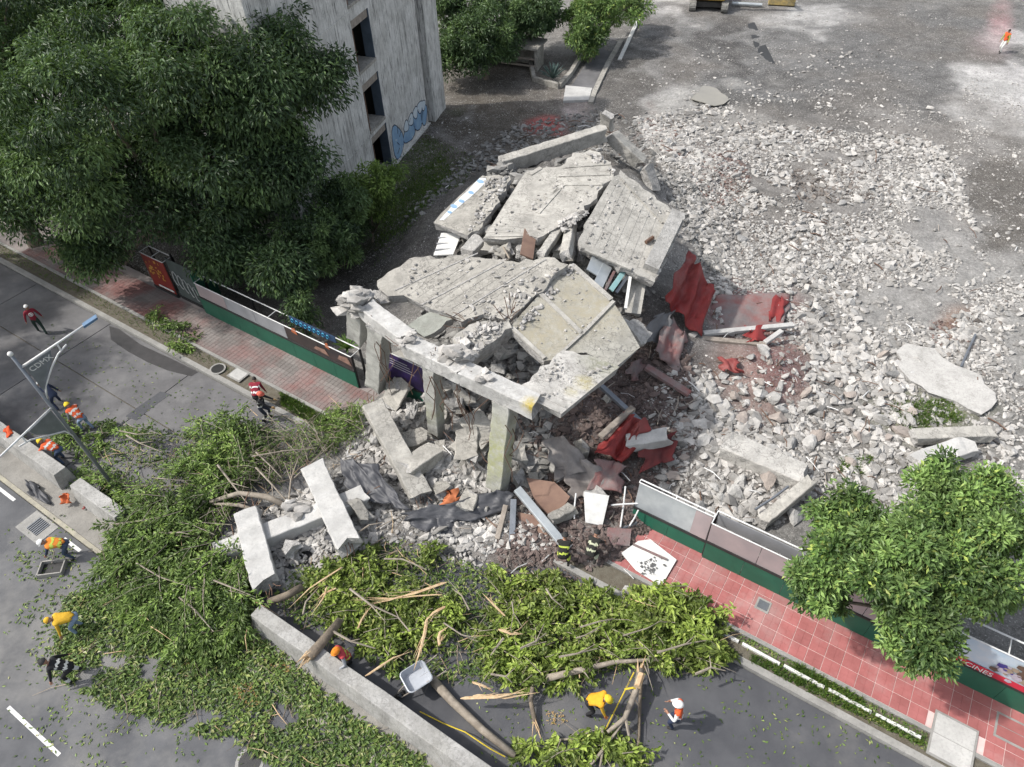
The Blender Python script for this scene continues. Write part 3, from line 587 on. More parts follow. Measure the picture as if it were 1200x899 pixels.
b = MB(); wall_piece(8.0, 10.1, -.6, TOP, 1.2, .35); b.build('pilaster', M['conc_wall'], bld)
b = MB(); wall_piece(7.6, 8.1, -.3, TOP, 1.2, -.5); b.build('recess', M['conc_wall'], bld)
# graffiti: bubble letters, painted flat on the wall
GB = mat('graffiti_blue', (.16, .27, .42), (.24, .36, .48), 2, .7, .05); GW = mat('graffiti_pale', (.52, .57, .6), (.42, .5, .56), 3, .7, .05); GD = mat('graffiti_outline', (.03, .04, .07), None, 3, .7, 0)
def disc(c, ra, rz, off, m_, n=16, tilt=0.0):
    pts = []
    for i in range(n):
        t = 2 * math.pi * i / n; q = 1 + .12 * math.sin(3 * t + c[0]); x, y = ra * q * math.cos(t), rz * q * math.sin(t)
        pts.append(wp(c[0] + x * math.cos(tilt) - y * math.sin(tilt), c[1] + x * math.sin(tilt) + y * math.cos(tilt), off))
    b.prism(pts, -BN * .003, m_)
b = MB()
for (a, z, ra, rz, tl) in ((2.6, 1.25, .75, 1.05, .2), (4.5, 1.05, .95, .62, .1), (6.0, 1.15, .95, .6, -.1), (7.0, 1.05, .55, .65, .1)): disc((a, z), ra + .07, rz + .07, .004, 2, 18, tl); disc((a, z), ra, rz, .008, 0, 18, tl)
for (a, z, ra, rz) in ((4.1, 1.55, .35, .32), (4.9, 1.62, .4, .34), (5.7, 1.72, .36, .34), (6.5, 1.75, .42, .33), (7.1, 1.62, .3, .3)): disc((a, z), ra + .06, rz + .06, .012, 2); disc((a, z), ra, rz, .016, 1)
for k in range(14):
    a = random.uniform(2.1, 3.2) if k < 7 else random.uniform(3.8, 7.2); z = random.uniform(.5, 2); L = random.uniform(.2, .5); t = random.uniform(-1, 1.5)
    d = Vector((math.cos(t), math.sin(t))); p = [wp(a + d.x * q + d.y * w, z + d.y * q - d.x * w, .02) for q, w in ((0, 0), (L, 0), (L, .05), (0, .05))]; b.prism(p, -BN * .003, 2 if k % 3 else 1)
g = b.build('graffiti', [GB, GW, GD], bld)
b = MB()
for k in range(9): 
    t = k * .7; p = [wp(1.75 + .12 * math.cos(t + q) + .02 * k, 7.55 + .3 * math.sin(t + q) , .006) for q in (0, .35, .7)]; b.prism(p, -BN * .003)
b.build('graffiti', GD, bld)

# ------------------------------------------------------------------ collapsed roof slabs, beams, columns
def plane3(a, b_, c):
    pa, pb, pc = at(*a), at(*b_), at(*c); n = (pb - pa).cross(pc - pa).normalized(); n = n if n.z > 0 else -n; return pa, n
def ragged(pts, n, jag, seg, smooth_edges=()):
    out = []; k = len(pts)
    for i in range(k):
        a, b_ = pts[i], pts[(i + 1) % k]; L = (b_ - a).length; c = max(1, int(L / seg)) if i not in smooth_edges else max(1, int(L / .8)); s = (b_ - a).cross(n).normalized() if L > 1e-4 else Vector()
        for q in range(c):
            f = q / c; j = 0 if q == 0 else random.uniform(-1, 1) * (jag if i not in smooth_edges else jag * .18); out.append(a.lerp(b_, f) + s * j)
    return out
def slab(name, outline, pl, th, m, label, cat='slab', jag=.13, seg=.24, straight=(), parent=None, smb=None):
    """a tilted plate of concrete: outline of its upper face, thickness, ragged broken edges"""
    p0, n = plane3(*pl); pts = [on_plane(u, v, p0, n) for u, v in outline]
    c = sum(pts, Vector()) / len(pts)
    # keep the outline counter-clockwise seen from above
    ar = sum(pts[i].x * pts[(i + 1) % len(pts)].y - pts[(i + 1) % len(pts)].x * pts[i].y for i in range(len(pts)))
    top = ragged(pts, n, jag, seg, straight)
    if ar < 0: top = top[::-1]
    k = len(top); b = MB(); inner = []
    mid = [p - n * (th * random.uniform(.35, .6)) + (c - p).normalized() * random.uniform(-.05, .07) for p in top]
    bot = [p - n * th + (c - p).normalized() * random.uniform(.0, .22) for p in top]
    b.add(top, [tuple(range(k))], 0); o0 = len(b.v); b.add(mid + bot, [], 1)
    for i in range(k):
        j = (i + 1) % k; b.f += [[i, o0 + i, o0 + j, j], [o0 + i, o0 + k + i, o0 + k + j, o0 + j]]; b.m += [1, 1]
    b.f.append([o0 + k + i for i in range(k - 1, -1, -1)]); b.m.append(1)
    o = b.build(name, [m, smb or M['conc_break']], parent, loc=None if parent else c); o['_n'] = list(n); del o['_n']
    if parent is None: tag(o, label, cat)
    return o, p0, n
def rib(parent, pl, a, b_, w, h, m, name='rib', lift=0.0):
    p0, n = pl; A, B = on_plane(*a, p0, n), on_plane(*b_, p0, n); bb = MB(); bb.bar(A + n * (h / 2 + lift - .01), B + n * (h / 2 + lift - .01), w, h, n); return bb.build(name, m, parent)
def rebar_bits(parent, p, n, spread, L, d=None):
    bb = MB()
    for k in range(n):
        a = p + Vector((random.uniform(-1, 1), random.uniform(-1, 1), random.uniform(-.3, .3))) * spread
        dd = ((d or Vector((random.uniform(-1, 1), random.uniform(-1, 1), random.uniform(-.6, .8)))) + Vector([random.uniform(-.5, .5) for _ in range(3)])).normalized() * L * random.uniform(.5, 1)
        bend = Vector([random.uniform(-.3, .3) for _ in range(3)]) * L
        bb.tube([a, a + dd * .5 + bend * .3, a + dd + bend], .014, 4)
    o = bb.build('rebar', M['rebar'], parent); o['kind'] = 'stuff'; return o
yel = [(at(683, 458, 4.6), .6), (at(668, 467, 4.7), .45)]
M['conc_D'] = concrete('tiled_roof_concrete', (.37, .36, .32), .66, .8, 2.6, moss=((.29, .265, .20), [(at(690, 355, 5.2), 2.2), (at(630, 390, 5.3), 1.8)]))
M['conc_E'] = concrete('stained_roof_concrete', (.50, .485, .455), .68, .7, 2.8, stain=((.36, .30, .05), yel), moss=((.17, .175, .11), [(at(735, 415, 4.2), 1.3), (at(705, 435, 4.4), 1.2)]))
M['conc_beam'] = concrete('beam_concrete', (.50, .495, .48), .66, .5, 2.4, stain=((.36, .28, .05), [(at(622, 475, 5.3), .45)]))
PLC = ((475, 352, 5.15), (600, 303, 5.75), (590, 380, 5.2)); PLD = ((600, 384, 5.25), (668, 309, 5.55), (748, 405, 4.75))
sC, *plC = slab('roof_slab', [(442, 329), (462, 315), (487, 301), (520, 303), (548, 298), (600, 306), (650, 302), (666, 310), (628, 345), (596, 376), (566, 368), (540, 378), (533, 371), (503, 361), (473, 346), (455, 347)], PLC, .42, M['conc_old'], 'long cracked grey roof slab at the near left of the collapse with dark joints across it', straight=(8, 9, 12, 13, 14))
for a, b_ in (((462, 341), (560, 297)), ((495, 357), (590, 307)), ((530, 371), (640, 304))): rib(sC, plC, a, b_, .05, .035, M['conc_break'], 'joint_ridge')
for k in range(9):
    f = k / 9; rib(sC, plC, (468 + 92 * f, 343 + 28 * f), (520 + 128 * f, 306 + 8 * f), .045, .02, M['conc_old'], 'formwork_ridge')
rebar_bits(sC, on_plane(540, 378, *plC), 8, .3, .7)
sC2, *plC2 = slab('roof_slab', [(510, 363), (533, 373), (517, 384), (497, 395), (475, 383), (492, 371)], ((510, 363, 5.0), (533, 373, 5.0), (480, 386, 4.7)), .38, concrete('mossy_concrete', (.33, .345, .31), .65, .3, 2), 'narrow greenish grey slab strip bridging the gap behind the front beam', straight=(0, 4))
sC3, *_ = slab('roof_slab', [(431, 345), (455, 335), (474, 343), (462, 352), (446, 356)], ((431, 345, 5.0), (474, 343, 5.0), (446, 356, 4.8)), .45, M['conc_break'], 'short broken slab end hanging beside the top of the left column')
sD, *plD = slab('roof_slab', [(597, 384), (630, 347), (668, 309), (690, 328), (718, 353), (735, 380), (750, 407), (722, 430), (687, 413), (658, 415), (638, 423)], PLD, .42, M['conc_D'], 'tan speckled roof slab divided by raised pale ribs near the middle of the collapse', straight=(0, 1, 2, 3, 4, 5, 6, 10))
for a, b_, w in (((633, 345), (682, 392), .16), ((682, 392), (719, 354), .13), ((671, 312), (716, 352), .2), ((600, 385), (638, 421), .14), ((682, 392), (657, 415), .1)): rib(sD, plD, a, b_, w, .09, M['conc'])
PLE = ((608, 456, 5.25), (657, 484, 5.05), (725, 428, 4.85))
sE, *plE = slab('roof_slab', [(608, 456), (630, 436), (652, 415), (672, 412), (690, 416), (726, 430), (692, 457), (658, 485), (640, 474)], PLE, .38, M['conc_E'], 'bright white slab edged with yellow and green lichen above the dark debris slope', straight=(4, 5, 6, 7, 8))
for k in range(9):
    f = k / 9; rib(sE, plE, (628 + 70 * f, 470 - 45 * f), (655 + 66 * f, 483 - 52 * f), .07, .03, M['conc_E'], 'formwork_ridge')
sF, *plF = slab('roof_joist', [(530, 397), (560, 378), (596, 376), (600, 384), (588, 393), (560, 414), (548, 424), (534, 411)], ((530, 400, 5.35), (598, 380, 5.4), (555, 415, 5.2)), .8, M['conc'], 'thick pale joist running back from the front beam to the tan slab', 'beam', straight=(4, 5))
rebar_bits(sF, on_plane(592, 372, *plF) , 9, .25, .8, Vector((0, 0, 1)))
PL1 = ((508, 262, 4.5), (549, 276, 4.6), (566, 206, 5.2))
s1, *pl1 = slab('roof_slab', [(508, 261), (517, 250), (540, 228), (565, 206), (597, 206), (593, 219), (578, 245), (561, 270), (548, 276), (528, 268)], PL1, .42, M['conc_old'], 'grey roof slab with a white and blue graffiti strip on its outer edge', straight=(0, 1, 2, 8, 9))
b = MB(); b.prism([on_plane(u, v, pl1[0], pl1[1]) + pl1[1] * .012 for u, v in ((520, 253), (533, 238), (548, 224), (562, 209), (569, 209), (570, 213), (557, 226), (543, 238), (530, 249), (520, 258), (515, 258))], -pl1[1] * .006, 0)
for (u, v, r) in ((532, 242, .12), (541, 236, .1), (552, 226, .1), (527, 249, .08), (563, 213, .12)):
    c = on_plane(u, v, *pl1) + pl1[1] * .018; q = pl1[1].orthogonal().normalized(); w = pl1[1].cross(q); b.prism([c + (q * math.cos(t) * r + w * math.sin(t) * r * 1.7) for t in (i * .7 for i in range(9))], -pl1[1] * .004, 1)
b.build('graffiti', [mat('graffiti_white', (.62, .66, .7), (.5, .56, .62), 6, .7, .05), GB], s1)
PL2 = ((567, 280, 4.9), (615, 279, 5.0), (697, 178, 5.7))
s2, *pl2 = slab('roof_slab', [(567, 279), (585, 250), (617, 200), (640, 196), (657, 195), (664, 186), (671, 179), (697, 177), (712, 188), (720, 199), (719, 205), (700, 228), (679, 249), (666, 262), (649, 269), (630, 279), (615, 278), (590, 281)], PL2, .42, M['conc'], 'large white roof slab with shallow ridges across it at the back of the collapse', straight=(0, 1, 16, 17))
for (a, b_) in (((660, 196), (716, 192)), ((655, 206), (715, 204)), ((650, 216), (706, 216)), ((640, 232), (664, 214)), ((630, 250), (655, 222)), ((621, 205), (634, 197))): rib(s2, pl2, a, b_, .22, .05, M['conc'], 'ridge')
for k in range(12):
    f = k / 12; rib(s2, pl2, (570 + 128 * f, 272 - 92 * f), (612 + 104 * f, 273 - 74 * f), .05, .022, M['conc'], 'formwork_ridge')
rib(s2, pl2, (569, 277), (618, 276), .16, .05, M['conc'], 'edge_rib')
PL3 = ((681, 291, 5.1), (767, 330, 4.3), (727, 200, 5.6))
s3, *pl3 = slab('roof_slab', [(681, 290), (684, 264), (700, 238), (719, 207), (727, 199), (745, 212), (767, 229), (791, 250), (802, 259), (790, 284), (767, 331), (756, 325), (735, 315), (713, 306), (695, 297)], PL3, .42, M['conc'], 'broad white roof slab sloping down towards the large red tarp', straight=(1, 2, 8))
rib(s3, pl3, (793, 253), (761, 318), .62, .3, concrete('ragged_rib', (.44, .43, .41), .6, .5, 3, bmp=.8), 'edge_beam')
for k in range(7):
    f = k / 7; rib(s3, pl3, (686 + 70 * f, 284 + 34 * f), (724 + 58 * f, 212 + 34 * f), .05, .022, M['conc'], 'formwork_ridge')
rib(s3, pl3, (728, 210), (776, 262), .1, .07, M['conc_old'], 'ridge'); rib(s3, pl3, (685, 293), (740, 316), .18, .08, M['conc'], 'edge_rib')
b = MB(); b.tube([on_plane(756, 286, *pl3) + pl3[1] * .1, on_plane(764, 281, *pl3) + pl3[1] * .14], .09, 6); b.build('pipe_stub', M['rebar'], s3)
s4, *_ = slab('roof_slab', [(738, 320), (757, 332), (751, 368), (732, 366)], ((738, 320, 3.9), (757, 332, 3.7), (740, 368, 3.2)), .2, M['conc'], 'thin pale panel wedged below the broad white slab', straight=(0, 1, 2, 3))
s5, *_ = slab('roof_slab', [(720, 372), (748, 375), (765, 390), (752, 404), (735, 380)], ((720, 372, 3.6), (765, 390, 2.6), (750, 405, 2.8)), .4, M['conc_break'], 'crushed slab corner lying beside the tan ribbed slab')

def beam(name, p0, p1, w, h, m, label, cat='beam', up=(0, 0, 1), seg=.22, jag=.05, ends=.14, parent=None, rb=0, taper=1.0):
    """a concrete member with slightly uneven faces and broken ends"""
    p0, p1 = Vector(p0), Vector(p1); d = (p1 - p0); L = d.length; d.normalize(); s = d.cross(Vector(up)); s = s.normalized() if s.length > 1e-3 else Vector((1, 0, 0)); u = s.cross(d).normalized()
    n = max(2, int(L / seg)); b = MB(); rings = []; PF = [(-1, -1), (0, -1.0), (1, -1), (1, 0), (1, 1), (0, 1.0), (-1, 1), (-1, 0)]
    for i in range(n + 1):
        f = i / n; c = p0 + d * (L * f); e = 1 if i in (0, n) else 0; tp = 1 + (taper - 1) * f; ring = []
        for (x, y) in PF:
            j = Vector([random.uniform(-1, 1) for _ in range(3)]) * jag
            ring.append(c + s * (x * w / 2 * tp) + u * (y * h / 2 * tp) + (j * .35 if not e else j) + d * (random.uniform(-ends, ends) * e))
        rings.append(ring)
    vs = [q for r in rings for q in r]; fs = []; ms = []
    for i in range(n):
        for q in range(8): fs.append((i * 8 + q, i * 8 + (q + 1) % 8, (i + 1) * 8 + (q + 1) % 8, (i + 1) * 8 + q))
    b.add(vs, fs, 0); b.add(rings[0] + [p0 - d * random.uniform(-.1, ends)], [(i, (i + 1) % 8, 8) for i in range(8)], 1); b.add(rings[-1] + [p1 + d * random.uniform(-.1, ends)], [(i, (i + 1) % 8, 8) for i in range(8)], 1)
    o = b.build(name, [m, M['conc_break']], parent, loc=None if parent else (p0 + p1) / 2)
    bv = o.modifiers.new('edge', 'BEVEL'); bv.width = .025; bv.segments = 1; bv.limit_method = 'ANGLE'; bv.angle_limit = math.radians(50)
    if parent is None: tag(o, label, cat)
    if rb: rebar_bits(o, p0, rb, w * .3, .7, -d); rebar_bits(o, p1, rb, w * .3, .7, d)
    return o
# front frame: a cracked beam still carried by three columns
frame = thing('collapsed_structure', 'cracked white front beam still standing on its stained columns above the street', 'concrete frame', at(505, 505, .2))
beam('beam', at(431, 364, 5.1), at(479, 400, 5.1), .66, .62, M['conc_beam'], '', parent=frame, jag=.05, rb=4)
beam('beam', at(478, 405, 5.05), at(545, 438, 5.08), .66, .62, M['conc_beam'], '', parent=frame, jag=.05, rb=3)
beam('beam', at(545, 438, 5.08), at(629, 477, 5.05), .66, .62, M['conc_beam'], '', parent=frame, ends=.03, jag=.035)
M['conc_col'] = concrete('column_concrete', (.43, .43, .40), .72, .2, 1.5, moss=((.30, .31, .17), [(at(578, 520, 2.5), 2.2), (at(508, 465, 2.2), 1.2)]))
beam('column', at(445, 383, 4.8), at(441, 452, .9), .72, .62, M['conc_col'], '', up=EN, parent=frame, ends=.08, rb=4)
beam('column', at(506, 427, 4.76), at(512, 512, .3), .52, .5, M['conc_col'], '', up=EN, parent=frame, ends=.08, rb=4)
beam('column', at(593, 469, 4.74), at(582, 577, .3), .66, .62, M['conc_col'], '', up=EN, parent=frame, ends=.04)
beam('column', at(420, 360, 4.9), at(420, 396, 2.6), .72, .6, M['conc_col'], '', up=EN, parent=frame, ends=.15, rb=5)
def rubble_lump(parent, c, r, n, m, name='crushed_concrete'):
    V, F = [], []; nb = 0
    for k in range(n):
        SV, SF = SHAPES[k % 16]; q = np.array(c) + RNG.normal(0, .38, 3) * r; X = SV * r * RNG.uniform(.25, .5) + q; V.append(X); F.append(SF + nb); nb += len(SV)
    o = np_mesh(name, np.vstack(V), np.vstack(F), m, parent); o['kind'] = 'stuff'; return o
rubble_lump(frame, at(420, 352, 5.3), .6, 60, M['rock']); rubble_lump(frame, at(478, 402, 5.3), .35, 26, M['rock']); rubble_lump(frame, at(536, 420, 5.3), .6, 60, M['rock']); rubble_lump(frame, at(570, 445, 5.3), .4, 26, M['rock'])
for (u, v, z, n_) in ((447, 400, 4.7, 5), (480, 412, 4.7, 4), (508, 440, 4.5, 5), (540, 450, 4.7, 5), (575, 470, 4.7, 4), (600, 490, 4.3, 4)):
    b = MB()
    for k in range(n_):
        p = at(u, v, z) + Vector((random.uniform(-.3, .3), random.uniform(-.3, .3), 0)); q = p; pts = [p]
        for j in range(4): q = q + Vector((random.uniform(-.3, .3), random.uniform(-.3, .3), random.uniform(-.75, -.2))); pts.append(q)
        b.tube(pts, .015, 4)
    b.build('hanging_rebar', M['rebar'], frame)['kind'] = 'stuff'
# back beam and its broken neighbours
beam('concrete_beam', at(588, 194, 4.7), at(708, 156, 4.9), .62, .72, M['conc'], 'long white beam lying along the back edge of the collapse', jag=.05, rb=3)
beam('concrete_beam', at(716, 158, 4.6), at(750, 190, 3.4), .7, .6, M['conc'], 'short white beam pointing down from the back corner of the collapse', jag=.05, rb=4)
beam('concrete_column', at(712, 134, 4.9), at(710, 160, 3.6), .6, .5, M['conc'], 'stubby white column head sticking up at the back corner', 'column', up=EN, jag=.06)
beam('concrete_beam', at(757, 196, 3.3), at(766, 222, 2.3), .6, .5, M['conc_break'], 'broken beam stub lying beside the broad sloping slab', jag=.07)
beam('concrete_beam', at(548, 300, 4.0), at(567, 280, 4.4), .7, .6, M['conc_break'], 'rough beam end poking out below the graffiti slab', jag=.08)
beam('concrete_beam', at(592, 296, 4.3), at(601, 277, 4.5), .4, .5, M['conc'], 'pale beam end under the ridged white slab', jag=.05)
beam('concrete_column', at(663, 300, 5.3), at(670, 262, 4.6), .4, .4, M['conc'], 'slim upright column between the ridged slab and the broad slab', 'column', up=EN, jag=.03)
beam('concrete_beam', at(634, 300, 5.0), at(660, 262, 4.8), .35, .3, M['conc'], 'thin leaning beam beside the slim upright column', jag=.04)
beam('concrete_beam', at(610, 300, 4.4), at(622, 270, 4.4), .5, .5, M['conc_break'], 'crushed beam in the gap between the front and back slabs', jag=.09)
b = MB(); b.bar(at(617, 301, 5.2), at(622, 268, 4.9), .55, .06, (0, -1, .4)); tag(b.build('timber_board', M['plywood'], loc=at(620, 285, 5)), 'brown board standing upright in the gap between the slabs', 'board')
b = MB(); b.tube([at(590, 290, 4.8), at(597, 303, 5.0), at(586, 311, 5.3)], .05, 5); tag(b.build('bent_pipe', M['bark_pale'], loc=at(592, 300, 5)), 'thin bent pale pipe in the gap under the ridged slab', 'pipe')
cs = thing('corrugated_sheet', 'bright white ridged sheet sticking out below the graffiti slab', 'sheet', at(525, 285, 3.8))
b = MB(); b.prism([at(517, 273, 4.0), at(541, 273, 4.1), at(531, 298, 3.6), at(508, 299, 3.5)], (0, 0, -.05)); b.build('panel', M['white'], cs)
for v in (279, 286, 293):
    b = MB(); b.bar(at(515 - (v - 273) * .25, v, 3.98 - (v - 273) * .018), at(540 - (v - 273) * .3, v - 2, 4.06 - (v - 273) * .018), .09, .06); b.build('rib', M['sheet_grey'], cs)
for (a, z0, b_, z1, w, m_, lab) in (((694, 320), 4.6, (701, 303), 4.7, .55, 'sheet', 'pale grey board in the gap between the tan slab and broad slab'), ((701, 334), 4.4, (712, 311), 4.5, .42, 'sheet', 'long grey board leaning in the gap beside the turquoise board'),
    ((709, 340), 4.2, (720, 318), 4.4, .1, 'tarp_dust', 'thin reddish strip between the grey and turquoise boards'), ((716, 340), 4.2, (732, 317), 4.3, .2, None, 'narrow turquoise board in the gap beside the broad slab'), ((722, 343), 4.0, (738, 320), 4.2, .12, 'steel', 'dark grey slat beside the turquoise board')):
    b = MB(); b.bar(at(*a, z0), at(*b_, z1), w, .05, (.3, -.5, .8)); tag(b.build('board', M[m_] if m_ else mat('turquoise_paint', (.22, .42, .42), (.3, .46, .46), 4)), lab, 'board')
b = MB(); b.bar(at(733, 362, 3.6), at(739, 322, 4.2), .12, .12); tag(b.build('timber_board', M['white']), 'white batten along the edge of the thin pale panel', 'board')

def crumbs(parent, outline, pl, n, s0, s1, m=None, pw=2.2):
    u = np.array([p[0] for p in outline]); v = np.array([p[1] for p in outline]); pts = []
    while len(pts) < n:
        a, b_ = random.uniform(u.min(), u.max()), random.uniform(v.min(), v.max())
        if in_poly([a], [b_], outline)[0] and fbm(np.array([a * .06]), np.array([b_ * .06]), 3, 5)[0] > .42: pts.append(on_plane(a, b_, *pl))
    P_ = np.array(pts); sz = s0 + (s1 - s0) * RNG.random(n) ** pw; R_ = rot_mats(n); Vs, Fs, nb = [], [], 0
    for i in range(n):
        V, F = SHAPES[i % 16]; X = V @ R_[i].T * sz[i] * .5 + P_[i] + np.array(pl[1]) * sz[i] * .18; Vs.append(X); Fs.append(F + nb); nb += len(V)
    o = np_mesh('crumbs', np.vstack(Vs), np.vstack(Fs), m or M['rock'], parent); o['kind'] = 'stuff'
crumbs(sC, [(455, 335), (490, 305), (640, 305), (660, 312), (600, 374), (540, 376)], plC, 150, .03, .2)
crumbs(sC, [(545, 355), (640, 315), (660, 315), (600, 374), (560, 370)], plC, 110, .04, .26)
crumbs(sD, [(600, 384), (630, 349), (668, 313), (745, 405), (720, 428), (660, 413), (638, 420)], plD, 90, .02, .12)
crumbs(sD, [(600, 384), (668, 309), (680, 318), (612, 386)], plD, 160, .04, .24)
crumbs(sE, [(612, 456), (655, 416), (690, 418), (720, 430), (690, 440), (640, 470)], plE, 90, .02, .18)
crumbs(sF, [(533, 400), (560, 380), (595, 378), (590, 390), (560, 412), (545, 420)], plF, 200, .03, .3)
crumbs(s1, [(570, 209), (596, 208), (592, 220), (562, 268), (548, 272)], pl1, 220, .04, .26)
crumbs(s2, [(570, 277), (620, 202), (660, 196), (700, 180), (718, 200), (678, 248), (640, 272)], pl2, 120, .02, .2)
crumbs(s2, [(640, 272), (680, 246), (690, 250), (655, 276)], pl2, 160, .05, .3)
crumbs(s2, [(690, 180), (712, 186), (720, 204), (700, 200)], pl2, 120, .04, .25)
crumbs(s3, [(684, 288), (688, 262), (722, 208), (765, 230), (788, 252), (765, 318), (740, 310)], pl3, 170, .02, .2)
crumbs(s3, [(785, 256), (798, 260), (772, 318), (758, 316)], pl3, 160, .05, .3)

# fallen columns in front
beam('fallen_column', at(436, 474, 2.1), at(494, 582, .75), .78, .6, M['conc'], 'long white column leaning from the dark hollow down to the black plastic', 'column', jag=.06, rb=5)
beam('fallen_beam', at(476, 552, 1.25), at(512, 528, 1.1), .75, .6, M['conc'], 'short white beam stub butting against the leaning column', jag=.03)
beam('fallen_beam', at(256, 650, .55), at(428, 582, .75), .72, .55, M['conc_smooth'], 'long white beam lying under the two crossing columns', jag=.05, rb=4)
beam('fallen_column', at(368, 550, 1.15), at(409, 640, .95), .84, .55, M['conc_smooth'], 'white column crossing the long beam beside the black plastic', 'column', jag=.06, rb=4)
beam('fallen_column', at(289, 600, .95), at(311, 685, .7), .82, .55, M['conc_smooth'], 'white column crossing the long beam at the edge of the fallen foliage', 'column', jag=.06, rb=4)
rubble_lump(bpy.data.objects['fallen_beam.001'], at(350, 600, .8), .5, 30, M['rock'])
beam('concrete_beam', at(848, 520, .8), at(940, 560, .7), 1.0, .6, M['conc_E'], 'mossy broken beam lying across the rubble behind the fence', jag=.06)
beam('concrete_beam', at(1070, 512, .5), at(1162, 508, .5), .55, .4, M['conc'], 'pale beam lying level in the rubble above the leafy tree', jag=.04)
beam('concrete_beam', at(1072, 545, .45), at(1134, 522, .5), .8, .4, M['conc_smooth'], 'broad white block lying beside the level beam', 'concrete block', jag=.06)
beam('concrete_beam', at(733, 520, 1.2), at(782, 512, 1.2), .62, .45, M['conc_smooth'], 'white beam stub lying over the folded red tarp', jag=.05)
beam('concrete_beam', at(893, 612, .5), at(950, 565, .9), .42, .4, M['conc'], 'white timber-like beam leaning from the rubble to the fence', jag=.05)
slab('ground_slab', [(1050, 412), (1062, 402), (1095, 408), (1120, 428), (1150, 440), (1166, 460), (1162, 478), (1150, 486), (1120, 470), (1088, 460), (1060, 438)], ((1050, 412, .35), (1166, 460, .35), (1100, 470, .3)), .3, concrete('pale_slab', (.44, .43, .41), .85, .25, 3), 'large flat pale concrete slab lying in the rubble field', jag=.16, seg=.4)
p_ = [(600, 470), (560, 490), (545, 520), (540, 470), (545, 550), (530, 505), (620, 520), (605, 560), (640, 470), (585, 430), (600, 410), (625, 400), (565, 400), (520, 540), (475, 510), (455, 500), (530, 455), (490, 560), (430, 610), (340, 640), (545, 600), (565, 600), (620, 540), (560, 420), (555, 460), (580, 400)]
p_ += [(random.uniform(450, 640), random.uniform(430, 575)) for _ in range(34)] + [(random.uniform(600, 720), random.uniform(470, 600)) for _ in range(14)]
p_ += [(random.uniform(556, 690), random.uniform(276, 306)) for _ in range(22)]
BLOCKS = []
for i, (u, v) in enumerate(p_):
    z = random.uniform(3.7, 4.5) if v < 310 else (1.2 if v < 480 else .6); p = at(u, v, z); q = p + Vector((random.uniform(-1, 1), random.uniform(-1, 1), random.uniform(-.5, .5))) * random.uniform(.4, 1.0)
    fr_ = beam('concrete_fragment', p, q, random.uniform(.25, .75), random.uniform(.18, .5), random.choice((M['conc'], M['conc_old'], M['conc_break'])), 'broken angular block of concrete in the heap under and before the front beam', 'concrete block', jag=.09); fr_['group'] = 'broken blocks under the front beam'; BLOCKS.append(fr_)
ORD = ('nearest', 'second nearest', 'third nearest', 'fourth nearest', 'fifth nearest', 'sixth nearest', 'seventh nearest', 'eighth nearest', 'ninth nearest', 'tenth nearest', 'eleventh nearest', 'twelfth nearest')
def by_landmark(objs, what, marks):
    """give each of many alike things a label of its own: how near it lies to something one can find"""
    left = list(objs); turn = {k: 0 for k in marks}
    while left:
        best = min(((o, k) for o in left for k in marks if turn[k] < len(ORD)), key=lambda a: (a[0].location - at(*marks[a[1]])).length)
        o, k = best; o['label'] = what + ', ' + ORD[turn[k]] + ' to ' + k; turn[k] += 1; left.remove(o)
for k in range(12):
    p = at(random.uniform(455, 625), random.uniform(430, 540), random.uniform(.9, 1.7)); a = random.uniform(0, 6.3); q = p + Vector((math.cos(a), math.sin(a), random.uniform(-.7, .7))) * random.uniform(.7, 1.5)
    fr_ = beam('concrete_fragment', p, q, random.uniform(.7, 1.2), random.uniform(.12, .22), random.choice((M['conc'], M['conc_old'])), 'broken slab piece', 'concrete block', jag=.1, rb=2); fr_['group'] = 'broken blocks under the front beam'; BLOCKS.append(fr_)
by_landmark(BLOCKS, 'broken concrete block', {'the stained corner column': (582, 577, .5), 'the slim middle column': (512, 512, .5), 'the leaning white column': (460, 530, 1), 'the violet poster': (470, 455, .8), 'the thick pale joist': (560, 410, 2), 'the crossing white columns': (350, 620, .5), 'the brown plywood sheet': (640, 580, .7), 'the stained white slab': (660, 480, 1.5), 'the brown upright board': (620, 285, 4.8), 'the turquoise board': (724, 328, 4.2)})

